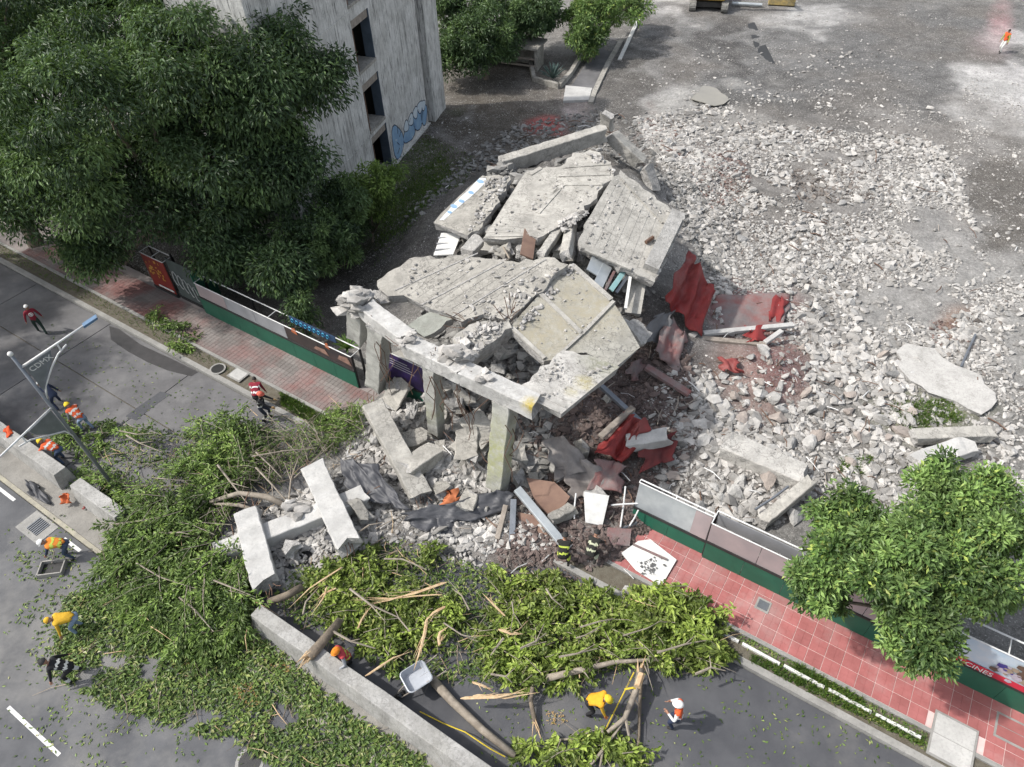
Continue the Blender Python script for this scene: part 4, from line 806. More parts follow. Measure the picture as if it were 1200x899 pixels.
# ------------------------------------------------------------------ hoardings along the pavement
def hoard(name, label, s0, s1, t, skirt, top, m_panel, m_skirt, frame_m, n_panels=1, back=.55, posts=True, lean=0.0, box=True):
    th = thing(name, label, 'hoarding', ST((s0 + s1) / 2, t, .135))
    z0 = .14; L = lambda s, tt, z: ST(s, tt + lean * z, z)
    n = max(1, round((s1 - s0) / 1.22)); w = (s1 - s0) / n
    for i in range(n):
        a0, a1 = s0 + i * w + .006, s0 + (i + 1) * w - .006; b = MB()
        b.hexa([L(a0, t, z0), L(a1, t, z0), L(a1, t + .05, z0), L(a0, t + .05, z0)], [L(a0, t, z0 + skirt), L(a1, t, z0 + skirt), L(a1, t + .05, z0 + skirt), L(a0, t + .05, z0 + skirt)])
        b.build('skirt_board', m_skirt, th)
    b = MB(); b.hexa([L(s0, t - .03, z0 + skirt), L(s1, t - .03, z0 + skirt), L(s1, t + .06, z0 + skirt), L(s0, t + .06, z0 + skirt)], [L(s0, t - .03, z0 + skirt + .09), L(s1, t - .03, z0 + skirt + .09), L(s1, t + .06, z0 + skirt + .09), L(s0, t + .06, z0 + skirt + .09)]); b.build('rail', frame_m, th)
    pans = []; w = (s1 - s0) / n_panels
    for i in range(n_panels):
        a0, a1 = s0 + i * w + .01, s0 + (i + 1) * w - .01; b = MB(); mm = m_panel[i % len(m_panel)]
        zb, zt = z0 + skirt + .095, top - .03
        b.hexa([L(a0, t + .01, zb), L(a1, t + .01, zb), L(a1, t + .035, zb), L(a0, t + .035, zb)], [L(a0, t + .01, zt), L(a1, t + .01, zt), L(a1, t + .035, zt), L(a0, t + .035, zt)]); pans.append(b.build('panel', mm, th))
    if box:
        b = MB(); b.tube([L(s0, t, top), L(s1, t, top)], .024, 6); b.build('top_tube', M['white_tube'], th)
        b = MB(); b.tube([L(s0, t + back, top + .02), L(s1, t + back, top + .02)], .028, 6); b.build('top_tube', M['white_tube'], th)
        for s in (s0, s1, (s0 + s1) / 2):
            b = MB(); b.tube([L(s, t, top), L(s, t + back, top + .02)], .02, 6); b.build('cross_tube', M['white_tube'], th)
    if posts:
        k = max(2, round((s1 - s0) / 3.0) + 1)
        for i in range(k):
            s = s0 + (s1 - s0) * i / (k - 1)
            b = MB(); b.bar(L(s, t + back, z0), L(s, t + back, top), .08, .08, ED); b.build('post', frame_m, th)
            b = MB(); b.bar(L(s, t + .07, z0), L(s, t + .07, top - .04), .06, .06, ED); b.build('post', frame_m, th)
    return th, pans
POSTER = mat('red_poster', (.22, .03, .022), (.16, .022, .02), 2, .5, .05)
h1, pp = hoard('hoarding', 'red and gold poster panel on the shaded pavement under the big tree', -31.5, -29.75, 14.2, .12, 2.3, [POSTER], M['black_frame'], M['black_frame'], 1)
def on_panel(s, z, t, off=.02): return ST(s, t - off, z)
b = MB()                                                        # gold lettering-like shapes and a pale strip of the poster
for k in range(26):
    s = random.uniform(-31.3, -30.2); z = random.uniform(1.0, 2.0); w, hh = random.uniform(.05, .16), random.uniform(.06, .2)
    b.prism([on_panel(s, z, 14.2), on_panel(s + w, z + .03, 14.2), on_panel(s + w, z + hh, 14.2), on_panel(s, z + hh * .8, 14.2)], EN * .004)
b.build('poster_print', mat('gold_print', (.55, .30, .06), (.45, .2, .04), 6, .5, 0), h1)['kind'] = 'stuff'
b = MB(); b.prism([on_panel(-31.0, .45, 14.2), on_panel(-29.85, .45, 14.2), on_panel(-29.85, .56, 14.2), on_panel(-31.0, .56, 14.2)], EN * .004); b.build('poster_print', M['white'], h1)['kind'] = 'stuff'
h2, pp = hoard('hoarding', 'dark grey hoarding scrawled with white graffiti beside the red poster', -29.6, -27.75, 14.3, .1, 2.6, [mat('grey_green_board', (.07, .085, .08), (.05, .06, .06), 2, .7, .1)], M['black_frame'], M['black_frame'], 1, box=False, back=.35)
b = MB()
for k in range(5):
    s = -29.3 + k * .32; z = 1.9 - .12 * k; pts = [on_panel(s + .16 * math.cos(t) * (1 + .3 * math.sin(2 * t + k)), z - .4 + .42 * math.sin(t), 14.3, .03) for t in (q * .7 for q in range(8))]; b.tube(pts, .022, 4)
b.build('graffiti', mat('white_spray', (.42, .43, .42), None, 3, .8, 0), h2)
h3, pp = hoard('hoarding', 'long hoarding with green skirting and grey and dark film posters before the leaning left column', -27.55, -17.75, 14.14, .98, 2.0, [M['sheet_mauve'], M['sheet_grey'], M['sheet_grey'], mat('dark_poster', (.05, .038, .036), (.035, .03, .03), 2, .5, .05), mat('dark_poster', (.055, .04, .038), (.03, .028, .03), 2, .5, .05)], M['green'], M['black_frame'], 5)
b = MB()
for (s, z, w, hh) in ((-21.2, 1.85, .35, .3), (-20.0, 1.45, .9, .25), (-18.6, 1.5, .8, .35), (-19.2, 1.9, .25, .3)): b.prism([on_panel(s, z, 14.14), on_panel(s + w, z - .06, 14.14), on_panel(s + w * .8, z + hh, 14.14), on_panel(s + w * .2, z + hh * .8, 14.14)], EN * .004, 0 if w > .4 else 1)
b.build('poster_print', [mat('skin_print', (.28, .17, .13), (.16, .1, .08), 6, .5, 0), mat('orange_print', (.4, .12, .05), None, 6, .5, 0)], h3)['kind'] = 'stuff'
b = MB(); b.hexa([ST(-21.6, 14.5, 1.95), ST(-18.9, 14.5, 1.95), ST(-18.9, 14.53, 1.95), ST(-21.6, 14.53, 1.95)], [ST(-21.6, 14.5, 2.3), ST(-18.9, 14.5, 2.3), ST(-18.9, 14.53, 2.3), ST(-21.6, 14.53, 2.3)]); b.build('sign_strip', mat('dark_blue_sign', (.03, .06, .12), None), h3)
b = MB()
for k in range(9): s = -21.4 + k * .26; b.tube([ST(s + .08 * math.cos(q), 14.47, 2.12 + .11 * math.sin(q)) for q in (0, .9, 1.8, 2.7, 3.6, 4.5)], .022, 4)
b.build('sign_print', mat('bright_blue_print', (.08, .38, .6), None, 3, .5, 0), h3)['kind'] = 'stuff'
b = MB(); b.box(ST(-27.6, 14.7, 1.25), 1.1, .05, 2.4, EN, ED, mi=0); b.build('end_board', M['green'], h3)
for k in range(2):
    b = MB(); b.tube([ST(-27.62, 14.5 + .35 * k, .9 + .5 * k), ST(-27.62, 14.45 + .35 * k, .6 + .5 * k)], .05, 5); b.build('spray_mark', mat('pale_green', (.25, .4, .32), None), h3)
# a broken hoarding piece behind the left column, with a violet poster
h4, pp = hoard('hoarding', 'broken hoarding piece with a violet poster behind the left front column', -16.6, -14.2, 14.55, .95, 2.5, [mat('violet_poster', (.06, .035, .14), (.035, .025, .06), 2, .45, .05)], M['green'], M['black_frame'], 1, lean=.10)
b = MB()
for k in range(5): b.prism([ST(-16.4 + .12 * k, 14.55 + .1 * 2.2 - .03, 2.25 - .14 * k), ST(-15.2 + .1 * k, 14.55 + .1 * 2.2 - .03, 2.25 - .14 * k), ST(-15.2 + .1 * k, 14.55 + .1 * 2.2 - .03, 2.28 - .14 * k), ST(-16.4 + .12 * k, 14.55 + .1 * 2.2 - .03, 2.28 - .14 * k)], EN * .004)
b.build('poster_print', M['white_tube'], h4)['kind'] = 'stuff'
# east of the collapse
h5, pp = hoard('hoarding', 'leaning bare galvanised panel with a broken green skirting above the red pavement', -4.85, -2.15, 14.25, .6, 2.0, [M['sheet']], M['green'], M['black_frame'], 1, lean=.16, back=.12, posts=False)
b = MB(); b.hexa([ST(-2.75, 14.37, .86), ST(-2.18, 14.37, .86), ST(-2.18, 14.38, .86), ST(-2.75, 14.38, .86)], [ST(-2.75, 14.545, 1.95), ST(-2.18, 14.545, 1.95), ST(-2.18, 14.555, 1.95), ST(-2.75, 14.555, 1.95)]); b.build('faded_strip', M['sheet_mauve'], h5)
h6, pp = hoard('hoarding', 'long hoarding with mauve boards, green skirting and white top tubes on the red pavement', -2.1, 4.6, 14.16, .95, 2.2, [M['sheet_mauve'], M['sheet_mauve'], M['sheet_mauve'], M['sheet_mauve']], M['green'], M['black_frame'], 4)
b = MB(); b.hexa([ST(-2.05, 14.66, 1.6), ST(4.55, 14.66, 1.6), ST(4.55, 14.68, 1.6), ST(-2.05, 14.68, 1.6)], [ST(-2.05, 14.66, 2.15), ST(4.55, 14.66, 2.15), ST(4.55, 14.68, 2.15), ST(-2.05, 14.68, 2.15)]); b.build('panel', M['sheet_grey'], h6)
SKYP = mat('pale_poster', (.36, .46, .56), (.5, .52, .54), 1.5, .45, .05)
h7, pp = hoard('hoarding', 'film poster hoarding with a red lettered band and green skirting under the leafy street tree', 4.72, 8.05, 14.2, .95, 2.5, [SKYP], M['green'], M['black_frame'], 1)
b = MB(); b.prism([on_panel(4.8, 1.14, 14.2), on_panel(7.55, 1.14, 14.2), on_panel(7.55, 1.44, 14.2), on_panel(4.8, 1.44, 14.2)], EN * .004); b.build('poster_band', mat('red_band', (.50, .03, .055), None, 3, .45, 0), h7)
b = MB(); R_ = random.Random(3)
for k in range(40):
    s = R_.gauss(7.0, .33); z = 1.85 + R_.gauss(0, .22); r = R_.uniform(.06, .17); b.prism([on_panel(s + r * math.cos(q), z + r * .8 * math.sin(q), 14.2, .022 + k * .0006) for q in (0, 1.2, 2.5, 3.8, 5.1)], EN * .002, k % 4)
b.build('poster_print', [mat('brown_print', (.12, .08, .06), None, 6, .5, 0), mat('violet_print', (.06, .05, .22), None, 6, .5, 0), mat('lilac_print', (.4, .36, .42), None, 6, .5, 0), mat('tan_print', (.3, .24, .18), None, 6, .5, 0)], h7)['kind'] = 'stuff'
def text(body, size, p, ax, ay, m, parent, name='lettering', depth=.004, align='LEFT'):
    cu = bpy.data.curves.new(name, 'FONT'); cu.body = body; cu.size = size; cu.extrude = depth; cu.align_x = align; cu.materials.append(m)
    o = bpy.data.objects.new(name, cu); link(o, parent); ax, ay = Vector(ax).normalized(), Vector(ay).normalized(); az = ax.cross(ay)
    bpy.context.view_layer.update(); me = bpy.data.meshes.new_from_object(o.evaluated_get(bpy.context.evaluated_depsgraph_get())); bpy.data.objects.remove(o)
    mw = Matrix((ax, ay, az)).transposed().to_4x4(); mw.translation = Vector(p) - base_of(parent); o = bpy.data.objects.new(name, me); link(o, parent); o.matrix_local = mw; o['kind'] = 'stuff'; return o
text('YA EN CINES', .27, on_panel(4.92, 1.19, 14.2, .03), ED, (0, 0, 1), M['white'], h7)
h8, pp = hoard('hoarding', 'grey and yellow poster panel at the far end of the pavement beyond the film poster', 8.15, 11, 14.2, .95, 2.75, [mat('grey_poster', (.4, .4, .41), None)], M['green'], M['black_frame'], 1)
b = MB(); b.prism([on_panel(8.6, 1.14, 14.2), on_panel(10.9, 1.14, 14.2), on_panel(10.9, 1.7, 14.2), on_panel(8.6, 1.7, 14.2)], EN * .004); b.build('poster_band', mat('amber_print', (.5, .3, .05), None), h8)

# ------------------------------------------------------------------ street details
def jersey(s0, s1, t0, t1, h, label, tb0, tb1, name='concrete_barrier', n=8):
    b = MB(); c = ST((s0 + s1) / 2, (t0 + t1) / 2, .11); rows = []
    for i in range(n + 1):
        s = s0 + (s1 - s0) * i / n; j = lambda a: random.uniform(-a, a)
        rows.append([ST(s, tb0 + j(.02), .11), ST(s, tb0 + .02, .3), ST(s, t0 + j(.015), h + j(.012)), ST(s, t1 + j(.015), h + j(.012)), ST(s, tb1 - .02, .3), ST(s, tb1, .11)])
    vs = [q for r in rows for q in r]; fs = []
    for i in range(n):
        for q in range(5): fs.append((i * 6 + q, i * 6 + q + 1, (i + 1) * 6 + q + 1, (i + 1) * 6 + q))
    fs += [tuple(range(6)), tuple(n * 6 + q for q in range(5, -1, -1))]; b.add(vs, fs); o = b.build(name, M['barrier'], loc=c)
    bv = o.modifiers.new('edge', 'BEVEL'); bv.width = .02; bv.segments = 2; bv.limit_method = 'ANGLE'; return tag(o, label, 'barrier')
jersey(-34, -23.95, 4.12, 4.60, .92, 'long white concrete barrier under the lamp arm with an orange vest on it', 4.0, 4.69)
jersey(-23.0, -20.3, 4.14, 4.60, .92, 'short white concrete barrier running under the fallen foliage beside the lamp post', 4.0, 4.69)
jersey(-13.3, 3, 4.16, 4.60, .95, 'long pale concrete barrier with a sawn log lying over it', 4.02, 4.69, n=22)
b = MB(); b.prism([ST(-24.0, 2.1, .02), ST(-22.6, 2.1, .02), ST(-22.6, 2.97, .02), ST(-24.0, 2.97, .02)], (0, 0, -.02)); dg = b.build('storm_drain', M['kerb'], loc=ST(-23.4, 2.4, 0)); tag(dg, 'square storm drain grate set in a concrete pad by the median kerb', 'drain')
b = MB(); b.prism([ST(-23.6, 2.3, .028), ST(-22.95, 2.3, .028), ST(-22.95, 2.85, .028), ST(-23.6, 2.85, .028)], (0, 0, -.006)); b.build('pit', M['dark'], dg)
for k in range(7): b = MB(); b.bar(ST(-23.56 + k * .096, 2.3, .036), ST(-23.56 + k * .096, 2.85, .036), .04, .012); b.build('bar', M['steel'], dg)
def cover(name, label, c, r, m, z):
    b = MB(); b.prism([c + Vector((r * math.cos(q), r * math.sin(q), z)) for q in (i * math.pi / 10 for i in range(20))], (0, 0, -.02)); o = b.build(name, M['kerb'], loc=Vector((c.x, c.y, z)))
    b = MB(); b.prism([c + Vector((r * .78 * math.cos(q), r * .78 * math.sin(q), z + .006)) for q in (i * math.pi / 10 for i in range(20))], (0, 0, -.004)); b.build('lid', m, o); return tag(o, label, 'manhole')
cover('manhole_cover', 'round dark manhole cover in the kerb beside the shaded planting strip', ST(-24.0, 11.75), .36, M['black_frame'], .175)
cover('manhole_cover', 'round manhole with a pale ring in the asphalt by the leaf litter', at(293, 893), .42, M['black_frame'], .012)
def box_lid(label, s0, s1, t0, t1, z, n, m=M['conc_smooth'], cat='utility cover'):
    b = MB(); b.hexa([ST(s0, t0, z - .03), ST(s1, t0, z - .03), ST(s1, t1, z - .03), ST(s0, t1, z - .03)], [ST(s0, t0, z), ST(s1, t0, z), ST(s1, t1, z), ST(s0, t1, z)]); o = b.build('utility_cover', M['kerb'], loc=ST((s0 + s1) / 2, (t0 + t1) / 2, z))
    for i in range(n):
        a0 = t0 + .06 + (t1 - t0 - .12) * i / n + .012; a1 = t0 + .06 + (t1 - t0 - .12) * (i + 1) / n - .012; b = MB()
        b.hexa([ST(s0 + .06, a0, z), ST(s1 - .06, a0, z), ST(s1 - .06, a1, z), ST(s0 + .06, a1, z)], [ST(s0 + .06, a0, z + .012), ST(s1 - .06, a0, z + .012), ST(s1 - .06, a1, z + .012), ST(s0 + .06, a1, z + .012)]); b.build('lid', m, o)
    return tag(o, label, cat)
box_lid('pair of pale concrete lids set at the end of the planting strip', 5.6, 6.75, 11.6, 13.0, .18, 2)
box_lid('small grey metal lid set in the red pavement near the green skirting', .05, .5, 13.3, 13.75, .165, 1, M['steel'])
box_lid('worn square lid let into the dirty red tiles by the film poster', 7.1, 8.0, 13.1, 13.9, .163, 2, M['tile_red'])
box_lid('pale square lid in the dusty pavement by the rescuers', -23.3, -22.5, 11.65, 12.3, .185, 1, M['conc_smooth'])
b = MB(); s = -1.0
while s < 5.3:
    L = random.uniform(.9, 1.7); b.bar(ST(s, 11.93, .14), ST(min(s + L, 5.4), 11.93 + random.uniform(-.03, .03), .14), .09, .1); s += L + .12
lowk = b.build('edging_strip', M['white'], loc=ST(2, 11.93, .1)); tag(lowk, 'broken white edging line along the planting strip by the red pavement', 'edging', kind='stuff')

# lamp post with two lettered arms
LB = at(140, 578, .1); LT = at(12, 415, 7.55)
lamp = thing('street_lamp', 'tall grey lamp post with two white arms lettered CDMX rising from the median', 'street lamp', LB)
b = MB(); b.tube([LB, LB.lerp(LT, .5), LT], [.072, .064, .05], 8); b.build('pole', M['steel'], lamp, smooth=True)
b = MB(); b.dome(LT, .085, n=10, rings=6, a0=-1.5, a1=1.5); b.build('finial', M['white'], lamp, smooth=True)
b = MB(); b.tube([LB + Vector((0, 0, -.1)), LB + Vector((0, 0, .25))], .2, 8); b.build('base', M['steel'], lamp)
def arm(zp, end, brace_px, zend, flip=False, txt='CDMX'):
    f = zp / 7.55; A = LB.lerp(LT, f); B = at(*end, zend); d = (B - A).normalized(); L = (B - A).length; dn = Vector((0, 0, -1))
    bb = MB(); bb.tube([A, B], [.04, .032], 6); ar = bb.build('arm', M['white_tube'], lamp, smooth=True)
    base = LB.lerp(LT, f - .21); q = [base, base + (d * .22 + Vector((0, 0, .5))) * 1.0, A + d * L * .33 + dn * .62, A + d * L * .5 + dn * .34, A + d * L * .66 + dn * .22]
    bb = MB(); bb.tube(q, .03, 6); bb.build('brace', M['white_tube'], ar, smooth=True)
    bb = MB(); bb.tube([A + d * L * .56, A + d * L * .56 + dn * .3], .03, 6); bb.build('strut', M['white_tube'], ar)
    s = d.cross(dn).normalized() * .015; pl = [A + d * .12 + dn * .06, A + d * L * .45 + dn * .06, A + d * L * .40 + dn * .36, A + d * L * .25 + dn * .72, A + d * .15 + dn * 1.2, LB.lerp(LT, f - .15) + d * .1]
    bb = MB(); bb.prism([p - s for p in pl], s * 2); bb.build('bracket_plate', M['steel'], ar)
    v = (Vector((0, 0, CAM_H)) - A).normalized(); ax = d; ay = -dn; ay = (ay - ax * ay.dot(ax)).normalized()
    if ax.cross(ay).dot(v) < 0: ax = -d; p0 = A + d * (L * .43)
    else: p0 = A + d * .2
    if txt: t = text(txt, .26, p0 + dn * .34 + ax.cross(ay) * .02, ax, ay, M['white'], ar)
    bb = MB(); bb.box(B + d * .2, .5, .19, .08, d, d.cross(Vector((0, 0, 1))).normalized(), mi=0); bb.box(B + d * .22 + dn * .05, .36, .15, .04, d, d.cross(Vector((0, 0, 1))).normalized(), mi=1)
    bb.build('lamp_head', [mat('lamp_blue_grey', (.08, .15, .25), (.07, .12, .19), 4, .4, 0), M['white']], ar)
arm(6.95, (99, 381), None, 7.6); arm(5.05, (-6, 541), None, 5.7, txt='')

# ------------------------------------------------------------------ tarps, sheets and timbers
def cloth(name, corners, m, label, cat, nx=18, ny=18, fold=.12, fs=3.0, seed=1, th=.012, sag=0.0, ruff=.06, parent=None, crumple=2.0, mode='sin'):
    """corners: four points of the cloth round its edge, heaped into soft folds"""
    c = [Vector(p) for p in corners]; V = []; r = random.Random(seed); ph = r.uniform(0, 6)
    ex, ey = (c[1] - c[0]), (c[3] - c[0]); nrm = ex.cross(ey).normalized(); nrm = nrm if nrm.z > 0 else -nrm
    for i in range(nx + 1):
        for j in range(ny + 1):
            x, y = i / nx, j / ny; p = c[0].lerp(c[1], x).lerp(c[3].lerp(c[2], x), y)
            n1 = float(fbm(np.array([x * fs + seed]), np.array([y * fs * .45]), 4, seed)[0]) - .5
            e = float(vnoise(np.array([x * 5 + seed]), np.array([y * 5]), seed + 3)[0]) - .5
            rg = lambda a, b_, sd: (1 - abs(2 * float(vnoise(np.array([a]), np.array([b_]), sd)[0]) - 1)) ** 1.6
            w = abs(math.sin(x * fs * 2.2 + ph + n1 * 4)) ** 1.5 + .35 * rg(x * fs * 2 + ph, y * fs + ph, seed + 6) - .4 if mode == 'sin' else 1.1 * rg(x * fs + n1 * 1.6 + ph, y * fs * .32 + ph, seed + 5) + .55 * rg(x * fs * 1.9 + y * fs * .9, y * fs * 1.1 - x * fs * .5 + ph, seed + 6) - .7
            edge = 1 - min(x, 1 - x, y, 1 - y) * 4; edge = max(edge, 0)
            p = p + nrm * (fold * (w + crumple * n1)) - nrm * sag * (4 * x * (1 - x) * 4 * y * (1 - y)) + (ex.normalized() * e + ey.normalized() * n1) * edge * ruff * 8
            V.append(p)
    b = MB(); b.add(V, [(i * (ny + 1) + j, (i + 1) * (ny + 1) + j, (i + 1) * (ny + 1) + j + 1, i * (ny + 1) + j + 1) for i in range(nx) for j in range(ny)])
    o = b.build(name, m, parent, loc=None if parent else sum(c, Vector()) / 4, smooth=True)
    so = o.modifiers.new('thick', 'SOLIDIFY'); so.thickness = th
    if label: tag(o, label, cat)
    return o
cloth('red_tarp', [at(806, 296, 3.0), at(838, 348, 1.6), at(816, 394, .9), at(774, 348, 2.8)], M['tarp_red'], 'large red tarp hanging in deep folds off the broad white slab', 'tarp', fold=.34, fs=3.0, seed=3, crumple=1.6, nx=42, ny=42)
cloth('red_tarp', [at(785, 368, 1.9), at(808, 400, 1.3), at(790, 440, .9), at(768, 415, 1.6)], M['tarp_dust'], 'dusty dark red tarp crumpled below the large red one', 'tarp', fold=.2, fs=2.5, seed=5)
cloth('grey_cloth', [at(765, 372, 2.3), at(787, 366, 2.2), at(778, 405, 1.4), at(752, 402, 2.0)], M['tarp_grey'], 'grey cloth bundled between the slabs and the red tarps', 'cloth', fold=.2, fs=1.6, seed=8)
cloth('red_tarp', [at(734, 484, 1.7), at(762, 494, 1.5), at(732, 545, .9), at(697, 530, 1.2)], M['tarp_red'], 'folded bright red tarp spilling beside the white beam stub', 'tarp', fold=.3, fs=2.6, seed=11, crumple=1.6, nx=36, ny=36)
cloth('red_tarp', [at(700, 540, 1.1), at(735, 545, 1.0), at(726, 575, .55), at(690, 572, .7)], M['tarp_dust'], 'faded pinkish red sheet below the folded bright tarp', 'tarp', fold=.12, fs=1.8, seed=13)
cloth('red_tarp', [at(748, 528, 1.0), at(792, 508, .9), at(786, 540, .6), at(752, 556, .6)], mat('dark_red_cloth', (.15, .028, .028), (.1, .03, .03), 2, .8, .3, 8), 'dark red cloth under the white beam stub', 'tarp', fold=.16, fs=1.8, seed=14)
cloth('red_mat', [at(836, 346, .55), at(926, 344, .4), at(918, 386, .4), at(826, 388, .5)], M['tarp_dust'], 'dusty dark red mat spread flat over the rubble by the pale boards', 'mat', fold=.1, fs=3, seed=17, ruff=.05)
cloth('red_mat', [at(905, 345, .5), at(926, 352, .5), at(915, 378, .45), at(896, 376, .5)], M['tarp_red'], 'bright red flap at the far edge of the dusty mat', 'mat', 10, 10, fold=.12, fs=2, seed=18)
cloth('red_cloth', [at(846, 420, 1.1), at(862, 422, 1.1), at(868, 436, 1.0), at(850, 436, 1.0)], M['tarp_red'], 'small crumpled red cloth on the brown mound', 'cloth', 10, 10, fold=.18, fs=2, seed=19)
cloth('red_cloth', [at(874, 384, .8), at(898, 382, .8), at(898, 400, .75), at(876, 400, .8)], M['tarp_red'], 'torn red rag caught on the pale boards', 'cloth', 10, 10, fold=.14, fs=2, seed=20)
cloth('red_cloth', [at(738, 425, 1.3), at(755, 420, 1.3), at(750, 445, 1.1), at(738, 446, 1.1)], M['tarp_dust'], 'dark red rag under the tan ribbed slab edge', 'cloth', 8, 8, fold=.14, fs=2, seed=23)
for (a, za, b_, zb, w, m_, lab) in (((824, 391), .85, (930, 381), .75, .26, 'conc_smooth', 'long pale board lying behind the dusty red mat'), ((822, 397), .8, (898, 404), .7, .26, 'wood', 'weathered board lying in front of the long pale one'), ((896, 402), .8, (916, 388), .9, .22, 'conc_smooth', 'short pale board crossing the end of the weathered board'),
    ((757, 430), 1.5, (808, 462), 1.1, .32, 'tarp_dust', 'red and grey painted beam lying below the dark red tarp'), ((704, 452), 2.0, (762, 505), 1.0, .2, 'steel', 'long grey steel joist on the dark debris slope'), ((704, 512), 1.6, (742, 478), 1.7, .25, 'wood', 'rough grey timber lying across the top of the folded red tarp'),
    ((606, 573), 1.2, (662, 640), .5, .3, 'sheet', 'long grey channel beam leaning towards the two firefighters'), ((602, 585), 1.0, (600, 636), .3, .22, 'steel', 'upright dark grey channel post before the black plastic'), ((593, 592), .9, (583, 632), .3, .18, 'wood', 'short weathered timber beside the upright channel post'),
    ((748, 95 + 0), .2, (726, 70), .2, .01, 'white', ''), ):
    if not lab: continue
    b = MB(); A, B = at(*a, za), at(*b_, zb); b.bar(A, B, w, .16)
    o = b.build('timber_beam' if m_ in ('wood', 'conc_smooth') else 'steel_beam', M[m_], loc=(A + B) / 2); tag(o, lab, 'beam')
    bv = o.modifiers.new('edge', 'BEVEL'); bv.width = .015; bv.segments = 1
def bars(specs, name, cat, m, r=.03):
    for (a, za, b_, zb, lab) in specs:
        b = MB(); A, B = at(*a, za), at(*b_, zb); mid = A.lerp(B, .5) + Vector((random.uniform(-1, 1), random.uniform(-1, 1), 0)) * .04
        b.tube([A, mid, B], r, 6); tag(b.build(name, m, loc=(A + B) / 2), lab, cat)
cloth('dusty_sheeting', [at(634, 520, 1.5), at(668, 512, 1.5), at(690, 552, .9), at(650, 566, .95)], mat('dusty_sheet', (.27, .25, .235), (.18, .165, .155), 2, .9, .5, 8, dirt=((.13, .11, .1), .7)), 'dusty grey sheeting crumpled on the dark slope below the stained slab', 'sheet', fold=.22, fs=2.2, seed=51, mode='ridge')
cloth('dusty_sheeting', [at(655, 548, 1.0), at(690, 535, 1.1), at(712, 575, .6), at(672, 585, .6)], bpy.data.materials['dusty_sheet'], 'paler dusty sheeting hanging beside the faded red sheet', 'sheet', fold=.2, fs=2.2, seed=53, mode='ridge')
bars((((716, 592), .9, (748, 590), 1.0, 'white pipe lying level above the pile near the galvanised panel'), ((733, 570), 1.0, (727, 618), .4, 'thin white rod standing beside the white sheet'), ((748, 598), 1.0, (738, 616), .4, 'thin slanting white rod by the galvanised panel'), ((675, 578), 1.0, (673, 608), .5, 'thin grey rod beside the white sheet edge')), 'metal_rod', 'rod', M['white_tube'])
bars((((885, 597), .6, (924, 570), .8, 'white pipe leaning on the rubble behind the hoarding'), ((728, 620), .3, (746, 612), .3, 'short grey pipe before the galvanised panel'), ((1126, 430), .3, (1143, 392), .4, 'thin dark rod beyond the flat pale slab')), 'pipe', 'pipe', M['steel'], .05)
b = MB(); b.prism([at(684, 576, 1.35), at(714, 581, 1.3), at(706, 616, .5), at(686, 612, .55)], (0, 0, -.03)); tag(b.build('white_sheet', M['white'], loc=at(698, 596, .9)), 'bright white metal sheet leaning behind the two firefighters', 'sheet')
b = MB(); b.prism([at(617, 560, 1.1), at(650, 565, 1.2), at(668, 582, 1.0), at(650, 610, .5), at(628, 590, .8)], (0, 0, -.03)); tag(b.build('plywood_sheet', M['plywood'], loc=at(640, 585, .9)), 'brown plywood sheet propped behind the grey channel beam', 'board')
b = MB(); b.prism([at(606, 600, .7), at(632, 605, .7), at(645, 636, .3), at(612, 622, .35)], (0, 0, -.03)); tag(b.build('plywood_sheet', M['plywood'], loc=at(622, 616, .5)), 'darker brown board lying under the grey channel beam', 'board')
b = MB(); b.prism([at(712, 618, .5), at(740, 620, .4), at(738, 640, .3), at(710, 638, .4)], (0, 0, -.04)); tag(b.build('rusty_sheet', M['tarp_dust'], loc=at(725, 630, .4)), 'dusty red sheet lying beside the firefighters', 'sheet')
ps = thing('fallen_poster', 'white poster board printed with a dark sketch lying on the red pavement', 'poster', at(758, 657, .25))
b = MB(); b.prism([at(728, 648, .3), at(748, 634, .35), at(762, 632, .35), at(793, 656, .24), at(775, 687, .2), at(745, 668, .26)], (0, 0, -.03)); b.build('board', M['white'], ps)
b = MB(); b.bar(at(742, 638, .36), at(782, 656, .3), .07, .04); b.build('stripe', M['tarp_dust'], ps)
b = MB(); R_ = random.Random(9)
for k in range(60):
    u, v = R_.gauss(762, 7), R_.gauss(662, 6); r = R_.uniform(.01, .06); c = at(u, v, .283 + .0004 * k * .2); b.prism([c + Vector((r * math.cos(q) * R_.uniform(.6, 1.4), r * math.sin(q), 0)) for q in (0, 1.5, 3, 4.5)], (0, 0, -.002))
o = b.build('sketch_print', mat('grey_ink', (.1, .1, .1), None, 3, .8, 0), ps); o['kind'] = 'stuff'
cloth('black_plastic', [at(398, 538, 1.1), at(440, 545, 1.35), at(483, 598, .75), at(412, 580, .85)], M['plastic'], 'crumpled black plastic sheet draped by the leaning column foot', 'plastic sheet', 26, 26, fold=.13, fs=5, seed=31, mode='ridge', crumple=.5, ruff=.05)
cloth('black_plastic', [at(470, 600, .75), at(600, 574, .9), at(600, 600, .5), at(490, 622, .45)], M['plastic'], 'long strip of black plastic running along the foot of the heap', 'plastic sheet', 34, 14, fold=.13, fs=7, seed=33, mode='ridge', crumple=.5, ruff=.05)
cloth('black_plastic', [at(500, 600, .6), at(545, 605, .5), at(545, 634, .25), at(512, 632, .3)], M['plastic'], 'torn flap of black plastic hanging below the long strip', 'plastic sheet', 14, 14, fold=.08, fs=4, seed=35, mode='ridge', crumple=.5, ruff=.05)
